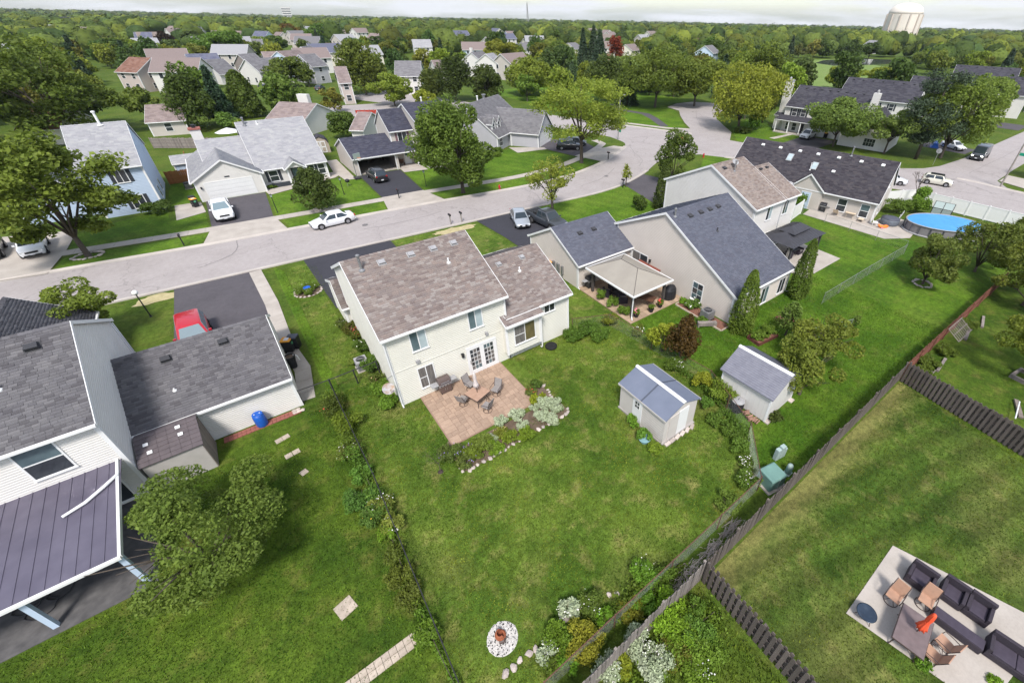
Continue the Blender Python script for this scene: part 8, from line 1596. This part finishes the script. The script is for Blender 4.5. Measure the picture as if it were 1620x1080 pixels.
lamp_post((2.3,62.5,0),'black yard lamp on the lawn beside the ranch drive'); lamp_post((10.3,64.6,0),'black yard lamp on the striped lawn beside the kettle grill'); lamp_post((20.3,61.6,0),'black yard lamp beside the new asphalt drive'); lamp_post((-9.2,43.5,0),'white globe lamp on a black post beside the red suv drive',2.0,True); lamp_post((29.7,44.0,0),'black yard lamp by the silver sedan drive',2.0); lamp_post((46.6,40.0,0),'black yard lamp at the drive behind the arborvitae')
def mailbox(loc,rz,label,m='iron_black',post='wood_pole'):
    t=thing('mailbox',loc,rz,label,'mailbox'); b=MB(); b.box(-.05,.05,-.05,.05,0,1.05); b.build('post',post,t); b=MB(); pr=[(-.09,0),(.09,0),(.09,.12),(.06,.18),(0,.205),(-.06,.18),(-.09,.12)]; b.add([(x,-.25,1.05+z) for x,z in pr]+[(x,.28,1.05+z) for x,z in pr],[tuple(range(7)),tuple(range(13,6,-1))]+[(i,7+i,7+(i+1)%7,(i+1)%7) for i in range(7)]); b.build('box',m,t); b=MB(); b.box(.092,.1,-.05,.0,1.15,1.32); b.build('flag','hydrant_red',t); return t
mailbox((-6.7,57.5,.1),math.pi,'black mailbox on a dark post at the far kerb','iron_black','iron_black'); mailbox((17.4,46.9,.02),0,'left of two black mailboxes at the straw-covered kerb'); mailbox((18.7,46.8,.02),0,'right of two black mailboxes at the straw-covered kerb'); mailbox((42.4,45.0,0),R(10),'black mailbox beside the bright sapling','iron_black','iron_black'); mailbox((50.2,57.3,.06),math.pi+R(20),'black mailbox at the concrete apron of the dormer house','iron_black','iron_black'); mailbox((15.6,58.9,0),math.pi,'small black mailbox at the strip beside the asphalt drive','iron_black','iron_black')
def hydrant(loc,label):
    t=thing('fire_hydrant',loc,0,label,'hydrant'); b=MB(); b.lathe([(.16,0),(.16,.05),(.11,.07),(.11,.5),(.14,.52),(.14,.56),(.1,.64),(.03,.7),(.03,.74)],n=14); b.build('barrel','hydrant_red',t,smooth=False)
    for a in (0,math.pi,math.pi/2):
        b=MB(); b.lathe([(.06,0),(.06,.1),(.045,.12)],n=10); b.xform(Matrix.Rotation(a,4,'Z')@Matrix.Translation((.1,0,.4))@Matrix.Rotation(R(90),4,'Y')); b.build('outlet','hydrant_red' if a else 'vent_grey',t)
    return t
hydrant((27.9,54.4,0),'red fire hydrant on the strip before the small yellowish tree'); hydrant((64.9,48.9,0),'red fire hydrant on the corner lawn by the stop sign')
mat('letter_white',(.8,.8,.8),.5)
def text(body,size,parent,mtx,m='letter_white',name='lettering'):
    c=bpy.data.curves.new(name,'FONT'); c.body=body; c.size=size; c.align_x='CENTER'; c.align_y='CENTER'; c.extrude=.002; o=bpy.data.objects.new(name,c); link(o,parent)
    bpy.context.view_layer.update(); me=bpy.data.meshes.new_from_object(o); bpy.data.objects.remove(o); me.materials.clear(); me.materials.append(M_(m)); o2=bpy.data.objects.new(name,me); link(o2,parent); o2.matrix_local=mtx; return o2
def stop_sign(loc,rz,label,back='sign_red'):
    t=thing('stop_sign',loc,rz,label,'stop sign'); b=MB(); b.tube([(0,0,0),(0,0,2.6)],.03,6); b.build('post','pole_steel',t); b=MB(); b.lathe([(.42,-.008),(.42,.008)],n=8); b.xform(Matrix.Translation((0,-.04,2.35))@Matrix.Rotation(R(90),4,'X')@Matrix.Rotation(R(22.5),4,'Z')); s=b.build('plate','vent_grey',t)
    b=MB(); b.lathe([(.40,0),(.40,.006)],n=8); b.xform(Matrix.Translation((0,-.05,2.35))@Matrix.Rotation(R(90),4,'X')@Matrix.Rotation(R(22.5),4,'Z')); b.build('face','sign_red',t); text('STOP',.27,s,Matrix.Translation((0,-.058,2.35))@Matrix.Rotation(R(90),4,'X')); return t
stop_sign((64.3,53.5,0),R(-52),'red stop sign facing the curved street at the corner'); stop_sign((93.4,22.8,0),R(90),'stop sign seen from behind at the side street')
def pole(loc,h,label,arm=None,m='pole_steel',r=.11):
    t=thing('light_pole',loc,0,label,'pole'); b=MB(); b.tube([(0,0,0),(0,0,h)],[r,r*.6],8); b.build('shaft',m,t)
    if arm: b=MB(); b.tube([(0,0,h-.1),(arm[0]*.5,arm[1]*.5,h+.15),(arm[0],arm[1],h+.1)],.04,6); b.build('arm',m,t); b=MB(); b.cbox((arm[0],arm[1],h+.08),(.5,.22,.12)); b.build('lamp_head','vent_grey',t)
    return t
pole((61.4,67.4,0),7.6,'tall light pole at the corner of the curved street',(1.6,.6)); gp_=pole((88.4,12.2,0),8.5,'leaning-looking grey pole with green street-name sign',None,'wood_pole',.13); b=MB(); b.box(-.03,.03,-1.5,-.12,4.6,5.0); b.build('street_sign','sign_green',gp_)
b=MB(); b.box(.12,.18,-.55,.1,1.4,1.9); b.build('notice','sign_green',[o for o in bpy.data.objects if o.get('label','').startswith('tall light pole')][0])
# basketball hoop, kettle grill, bench, small barn shed, far shed, cul-de-sac fence
hp=thing('basketball_hoop',(13.6,70.6,.0),0,'portable basketball hoop beside the open garage','basketball hoop'); b=MB(); b.cbox((0,0,.12),(.8,1.1,.24)); b.build('base','black_metal',hp); b=MB(); b.tube([(0,0,.2),(0,.1,2.2),(.5,-.4,3.1)],.06,6); b.build('pole','metal_grey',hp); b=MB(); b.cbox((.6,-.5,3.2),(1.1,.06,.75),R(25)); b.build('backboard','gh_glass',hp); b=MB(); n=14; b.tube([(.75+.23*math.cos(2*math.pi*k/n),-.85+.23*math.sin(2*math.pi*k/n),3.0) for k in range(n+1)],.015,5,False); rm=b.build('rim','float_orange',hp); b=MB()
for k in range(10): a=2*math.pi*k/10; b.tube([(.75+.22*math.cos(a),-.85+.22*math.sin(a),3.0),(.75+.12*math.cos(a+.4),-.85+.12*math.sin(a+.4),2.6)],.008,4)
b.build('net','pvc_white',rm)
kg=thing('kettle_grill',(11.7,67.9,0),0,'black kettle grill on the striped lawn by the drive','grill'); b=MB(); b.lathe([(.05,.5),(.24,.58),(.29,.72),(.29,.76),(.24,.9),(.1,.98),(.001,1.0)],n=16); b.build('kettle','iron_black',kg,smooth=True)
for k in range(3):
    a=2*math.pi*k/3; b=MB(); b.tube([(.12*math.cos(a),.12*math.sin(a),.58),(.3*math.cos(a),.3*math.sin(a),0)],.016); b.build('leg','metal_grey',kg)
bn=thing('porch_bench',(20.9,73.2,.15),0,'brown wooden bench on the porch beside the white door','bench'); b=MB(); b.box(-.55,.55,-.2,.2,.38,.43); b.build('seat','wood_brown',bn); b=MB(); b.box(-.55,.55,.18,.23,.43,.9); b.build('backrest','wood_brown',bn)
for x in (-.5,.5):
    b=MB(); b.box(x-.04,x+.04,-.19,.19,0,.38); b.build('leg','wood_brown',bn)
bs=thing('barn_shed',(12.9,88.6,0),R(-8),'small white barn shed with gambrel roof and cross-braced doors','shed'); prf=[(-1.25,0),(1.25,0),(1.25,1.5),(.85,2.2),(0,2.6),(-.85,2.2),(-1.25,1.5)]; b=MB(); b.add([(x,0,z) for x,z in prf]+[(x,2.6,z) for x,z in prf],[tuple(range(7)),tuple(range(13,6,-1))]+[(i,7+i,7+(i+1)%7,(i+1)%7) for i in range(7)]); b.build('wall','siding_tan',bs)
for i in (2,3,4,5):
    (x0,z0),(x1,z1)=prf[i],prf[i+1]; b=MB(); b.hexa([(x0,-.1,z0),(x1,-.1,z1),(x1,2.7,z1),(x0,2.7,z0),(x0*1.03,-.1,z0+.08),(x1*1.03,-.1,z1+.08),(x1*1.03,2.7,z1+.08),(x0*1.03,2.7,z0+.08)]); b.build('roof_panel','shingle_char_deck',bs)
for x0 in (-.75,.02):
    b=MB(); b.box(x0,x0+.73,-.04,-.005,.1,1.9); d=b.build('door','trim_white',bs)
    for z in (.25,1.1):
        q=MB(); q.box(x0+.12,x0+.6,-.05,-.041,z,z+.65); q.build('door_panel','siding_tan',d)
b2=thing('pool_shed',(-6.6,86.8,0),0,'low blue pool shed with grey shingle roof behind the blue house','shed'); gable(b2,0,3.6,0,3.4,1.6,2.3,'x','siding_blue','shingle_silver',faces='S',seed=401,tw=.5,ex=.22,ov=.15,ovr=.1)
sn=thing('snow_fence',(26.5,119,0),R(-24),'red plastic barrier fence along the far street','fence'); mat('snow_red',(.35,.035,.02),.6)
for k in range(12):
    b=MB(); b.box(k*1.0,k*1.0+.95,-.02,.02,.15,1.25); b.build('panel','snow_red',sn); b=MB(); b.tube([(k*1.0,0,0),(k*1.0,0,1.4)],.03); b.build('post','iron_black',sn)
um=thing('patio_umbrella',(1.5,104,0),0,'open white patio umbrella behind the curved wooden fence','umbrella'); b=MB(); b.tube([(0,0,0),(0,0,2.6)],.03); b.build('pole','pole_steel',um); b=MB(); b.lathe([(2.0,2.1),(1.2,2.4),(.05,2.75)],n=8); b.build('canopy','trim_white',um)
rb=thing('flower_ring',(1.35,40.3,0),0,'round flower bed with a blue-rimmed planter on the side lawn','flower bed'); b=MB(); b.lathe([(.001,.03),(1.0,.02),(1.05,.0)],n=20); b.build('soil','bare_soil',rb); stones(rb,[(1.35+1.05*math.cos(a*.33),40.3+.95*math.sin(a*.33)) for a in range(20)],.14,.03,.26); b=MB(); b.lathe([(.2,.3),(.28,.34),(.28,.44),(.2,.46),(.17,.4)],n=16); b.build('planter','barrel_blue',rb)
for dx,dy,lb in ((-.5,.1,'left plant in the round bed with the blue planter'),(.45,.2,'right plant in the round bed with the blue planter'),(0,-.5,'front plant in the round bed with the blue planter'),(0,.6,'rear plant in the round bed with the blue planter')): plant('perennial_plant',(1.35+dx,40.3+dy),.55,.42,lb,(.9,1.1,.7),flowers='flower_white',nf=8)
for (x,y),H,r,c,fl,lb in (((33.8,71.2),.8,1.0,(1.2,1.1,.8),'flower_peach','loose garden plants before the grey dormer house'),((36.5,70.2),.7,1.0,(1.0,1.2,.8),'flower_white','garden clump at the corner of the dormer house lawn'),((37.5,72.3),.9,.8,(.7,.9,.6),None,'dark shrub below the twin dormers'),((3.2,73.0),.6,.6,(.8,1.0,.6),None,'low shrub beside the ranch porch'),((-8.8,70.7),1.3,1.4,(.5,.65,.5),None,'dark yew bush at the corner of the blue house'),((103,39),1.2,1.6,DK,None,'dark hedge bush in front of the townhouse wing'),((100,36.5),1.2,1.6,DK,None,'dark hedge bush beside the grey-green tree'),((98.5,33.5),1.0,1.4,DK,None,'low dark bush at the end of the townhouse bed')): plant('shrub',(x,y),H,r,lb,c,flowers=fl,cat='shrub',leaf=.24)
bt=thing('tarp',(108.5,27.6,0),R(20),'bright blue tarp over a woodpile by the townhouse','tarp'); b=MB(); b.add([(-1.2,-.7,0),(1.2,-.7,0),(1.2,.7,0),(-1.2,.7,0),(-1.0,-.3,.9),(1.0,-.35,1.0),(1.0,.3,.95),(-1.0,.3,.85)],[(0,1,5,4),(1,2,6,5),(2,3,7,6),(3,0,4,7),(4,5,6,7)]); b.build('sheet','barrel_blue',bt); b=MB(); b.box(-1.1,1.1,-.5,.5,.0,.1); b.build('pallet','wood_pole',bt)
# jeep and cars in the far cul-de-sac
sheet('road',[(14,128),(26,136),(40,133),(44,122),(34,118),(24,117),(14,121)],.02,'road'); sheet('road',[(22,113),(60,100),(62,105),(24,119)],.022,'road')
def P4(x,y): v=site(x,y); return (v.x,v.y,.03)
car('suv','car_teal',P4(430,148),R(20),'teal and white off-road jeep in the far cul-de-sac',name='parked_jeep',cat='jeep'); car('suv','car_grey',P4(424,143),R(25),'grey vehicle behind the teal jeep'); car('sedan','car_charcoal',P4(507,143),R(60),'dark car in the far cul-de-sac by the beige gabled house'); car('sedan','car_white',P4(495,130),R(10),'white car on the far drive by the grey house'); car('suv','car_red',P4(757,117),R(-30),'red vehicle glimpsed between dark trees behind the street')
# ================================================================ skyline: water tower, mast, office block
wt=thing('water_tower',(700*math.sin(R(69.2)),700*math.cos(R(69.2)),-1.0),0,'broad cream water tower with ribbed shaft and domed top','water tower'); mat('tower_cream',(.72,.66,.58),.7,col2=(.68,.62,.55),scale=.05); mat('tower_rib',(.54,.47,.41),.7)
WR=17.5; b=MB(); b.lathe([(WR*.96,0),(WR,14),(WR,27)],n=40); b.build('shaft','tower_cream',wt,smooth=False); b=MB(); b.lathe([(WR*.985,26.9),(WR*.97,29.5),(WR*.86,33),(WR*.62,35.8),(WR*.3,37.2),(.01,37.5)],n=40); b.build('dome','tower_cream',wt,smooth=True)
for k in range(12):
    a=2*math.pi*(k+.3)/12; b=MB(); b.cbox((WR*1.02*math.cos(a),WR*1.02*math.sin(a),13.5),(1.6,1.3,27),a); b.build('rib','tower_rib',wt)
b=MB(); b.tube([(0,0,37.5),(0,0,40)],.2); b.build('mast','pole_steel',wt)
ml=site(835,31,0); az=math.atan2(ml.x,ml.y); ms=thing('radio_mast',(1600*math.sin(az),1600*math.cos(az),tz(1600)),0,'thin lattice mast standing on the skyline','mast'); b=MB()
for s in (0,2.1,4.2): b.tube([(4*math.cos(s),4*math.sin(s),0),(.8*math.cos(s),.8*math.sin(s),58)],.7,5)
for k in range(8): z=7*k; r=4-3.2*z/58; b.tube([(r*math.cos(s),r*math.sin(s),z+3*i) for i,s in enumerate((0,2.1,4.2,6.28))],.4,4)
b.build('lattice','pole_steel',ms); b=MB(); b.tube([(0,0,58),(0,0,66)],.3); b.build('antenna','pole_steel',ms)
of=site(454,22,0); az=math.atan2(of.x,of.y); ob=thing('office_block',(2300*math.sin(az),2300*math.cos(az),tz(2300)),-az,'small square office block far away on the skyline','building'); b=MB(); b.box(-15,15,-10,10,0,40); b.build('wall','siding_pale',ob)
for k in range(5):
    b=MB(); b.box(-14,14,-10.4,-10.01,5+7*k,7.5+7*k); b.build('window_band','glass_dark',ob)
pl_=site(20,20,0); pole((-70,178,0),17,'tall slanting-looking light mast at the far left',None,'pole_steel',.25)
# ================================================================ short grass: blades standing on the near lawns
mat('blade',(.080,.112,.016),.7,col2=(.118,.140,.027),scale=.5,world=True,island=.45,spec=.15,transl=.25,tint=True)
rb_=np.random.default_rng(31); allV=[]; allT=[]
NOGO=[[(9.8,2.4),(24,2.9),(30,3.3),(30,3.7),(9.8,3.7)],[(4.1,16.3),(10.9,16.0),(10.9,21.9),(4.1,21.9)],[(3.0,21.9),(16,21.9),(16,37),(3.0,37)],[(13.4,9.7),(16.5,9.7),(16.5,13.8),(13.4,13.8)],[(19.6,7.1),(23.2,7.1),(23.2,10.9),(19.6,10.9)],[(20.3,19.7),(26.8,19.7),(26.8,34),(20.3,34)],[(26.6,14.9),(34.8,14.9),(34.8,28),(26.6,28)],[(-16,17.9),(-8.6,17.9),(-8.6,34),(-16,34)],[(-8.6,23.4),(-1.7,23.4),(-1.7,34),(-8.6,34)],[(-1.9,25.4),(-.3,25.4),(-.3,47),(-1.9,47)],[tuple(p) for p in px([(1412,863),(1338,970),(1500,1084),(1560,1125),(1660,990)])],[(1.1,6.5),(2.5,6.5),(2.5,7.9),(1.1,7.9)]]
def turf(poly,dens,tint,var,h=.075):
    xs=[p[0] for p in poly]; ys=[p[1] for p in poly]; A=(max(xs)-min(xs))*(max(ys)-min(ys)); n=int(A*dens); x=rb_.uniform(min(xs),max(xs),n); y=rb_.uniform(min(ys),max(ys),n)
    def inside(P):
        c=np.zeros(len(x),bool); j=len(P)-1
        for i in range(len(P)):
            if P[i][1]!=P[j][1]: c^=((P[i][1]>y)!=(P[j][1]>y))&(x<(P[j][0]-P[i][0])*(y-P[i][1])/(P[j][1]-P[i][1])+P[i][0])
            j=i
        return c
    k=inside(poly)
    for P in NOGO: k&=~inside(P)
    x,y=x[k],y[k]; n=len(x); a=rb_.uniform(0,6.28,n); w=rb_.uniform(.018,.034,n); hh=h*rb_.uniform(.5,1.3,n); lx,ly=rb_.normal(0,.035,n),rb_.normal(0,.035,n)
    V=np.stack([np.stack([x-np.cos(a)*w,y-np.sin(a)*w,np.zeros(n)],1),np.stack([x+np.cos(a)*w,y+np.sin(a)*w,np.zeros(n)],1),np.stack([x+lx,y+ly,hh],1)],1).reshape(-1,3)
    g=np.sin(x*1.3+np.sin(y*.9)*2)*np.sin(y*1.1+np.sin(x*.7)*2)*.5+.5; t=np.array(tint)*(1+var*(g[:,None]-.5)*np.array([1.3,.8,1.0])); allV.append(V); allT.append(np.concatenate([np.repeat(t,3,axis=0),np.ones((n*3,1))],1))
turf([(0.05,4.8),(0.05,25.3),(3,26),(3,21.9),(16.5,21.9),(19.2,19.5),(19.8,11.8),(18,7.3),(15.4,4.9)],210,(1.15,1.28,.78),.9); turf([(-15,4),(-.1,4),(-.1,25.2),(-15,25.2)],180,(.85,1.15,.6),.85); turf([(9.8,-5),(30,-5),(30.4,3.7),(9.8,3.7)],120,(.95,1.05,.65),.75); turf([(15.6,4.0),(40,4.0),(40,14.8),(26.6,19.6),(20.3,19.6),(20.2,11.8),(18.1,7.3)],140,(.85,1.25,.55),.5); turf([(-.2,26),(2.9,26),(2.9,45),(-.2,46.5)],110,(.9,1.05,.75),.5); turf([(1.8,-.5),(9.2,-1),(9.4,3.7),(1.8,3.7)],200,(1.1,1.3,.8),.6,.16)
V=np.concatenate(allV); T=np.concatenate(allT); go=np_mesh('grass',V,np.arange(len(V)).reshape(-1,3),'blade',tint=T); tag(go,'short mown grass blades on the near lawns','grass',kind='stuff')

gh_=thing('garden_hose',(-12.3,19.6,.036),0,'dark coiled hoses lying on the porch floor under the purple roof','hose'); mat('hose_dark',(.03,.03,.035),.6)
for k,(x,y,r) in enumerate(((0,0,.45),(.5,.45,.38),(-.45,.5,.42),(1.35,1.1,.4),(.95,.9,.33))):
    b=MB(); n=22; b.tube([(x+r*math.cos(2*math.pi*i/n)*(1+.1*math.sin(i*1.7)),y+r*math.sin(2*math.pi*i/n),.02+.006*k) for i in range(n+1)],.022,5,False); b.build('coil','hose_dark',gh_)

# tangled growth: vines on the black fence, undergrowth between rail and pickets
def tangle(name,line,w,h,n,col,label,leaf=.11,kind=None,seed=1):
    rng=np.random.default_rng(seed); L=len(line)-1; t=rng.uniform(0,L,n); i=np.minimum(t.astype(int),L-1); f=t-i; A=np.array(line,float); p=A[i]*(1-f[:,None])+A[i+1]*f[:,None]; k=.55+.45*np.sin(t*7.3)*np.sin(t*3.1+1)
    z=rng.uniform(0,1,n)**.8*h*k; P=np.stack([p[:,0]+rng.normal(0,w,n)*k,p[:,1]+rng.normal(0,w*.6,n),z+.03],1); o=Vector((*line[0],0)); t_=thing(name,o,0,label,'vine'); V,F=quads(rng,P-np.array([o.x,o.y,0]),leaf,.6,.6); c=np_mesh('foliage',V,F,'leaf',t_); c.color=(*col,1); b=MB(); b.tube([(q[0]-o.x,q[1]-o.y,.15+.2*(j%2)) for j,q in enumerate(line)],.012,4); b.build('stem','bark',t_); return t_
tangle('fence_vine',[(-.25,25),(-.2,22.5),(-.3,20)],.28,1.2,3600,(.9,1.05,.65),'thick vine growth on the upper black fence near the gate',seed=2); tangle('fence_vine',[(-.3,20),(-.2,17.5),(-.15,15)],.26,.9,3400,(.8,1.15,.75),'mixed green vine growth on the middle of the black fence',seed=3); tangle('fence_vine',[(-.2,15),(-.3,12.5),(-.35,10.3)],.16,.5,1700,(.85,.95,.6),'olive vine mat along the lower black fence',seed=4); tangle('fence_vine',[(-.35,10.3),(-.3,8),(-.2,5.5)],.14,.35,1100,(.9,1.25,.65),'grassy green growth at the bottom of the black fence',seed=5)
tangle('undergrowth',[(2.6,5.3),(5,5.0),(7.5,5.2),(9.5,4.6)],.35,.75,4200,(.9,1.05,.6),'tangled weeds along the rusty rail in the back corner',seed=6); tangle('undergrowth',[(3,2.9),(5,2.7),(7,2.9),(9,2.6)],.55,.7,5200,(1.1,1.35,.7),'dense weeds behind the grey picket fence',seed=7); tangle('undergrowth',[(17.6,7.0),(18.6,9.2),(19.4,11.6),(19.2,14)],.3,.75,3400,(.8,1.1,.7),'leafy growth along the wire fence beside the sheds',seed=8)
# ================================================================ thin summer haze over the whole district
b=MB(); b.box(-3100,3100,-120,3100,-16.5,60); hz=b.build('haze',[]); hz['kind']='stuff'; tag(hz,'thin bluish summer haze over the far streets and woods','haze')
m=bpy.data.materials.new('haze_air'); m.use_nodes=True; t=m.node_tree; t.nodes.clear(); vo=t.nodes.new('ShaderNodeVolumePrincipled'); ou=t.nodes.new('ShaderNodeOutputMaterial')
vo.inputs['Color'].default_value=(.80,.88,1,1); vo.inputs['Density'].default_value=.00007; vo.inputs['Anisotropy'].default_value=.2; t.links.new(vo.outputs[0],ou.inputs['Volume']); hz.data.materials.append(m)
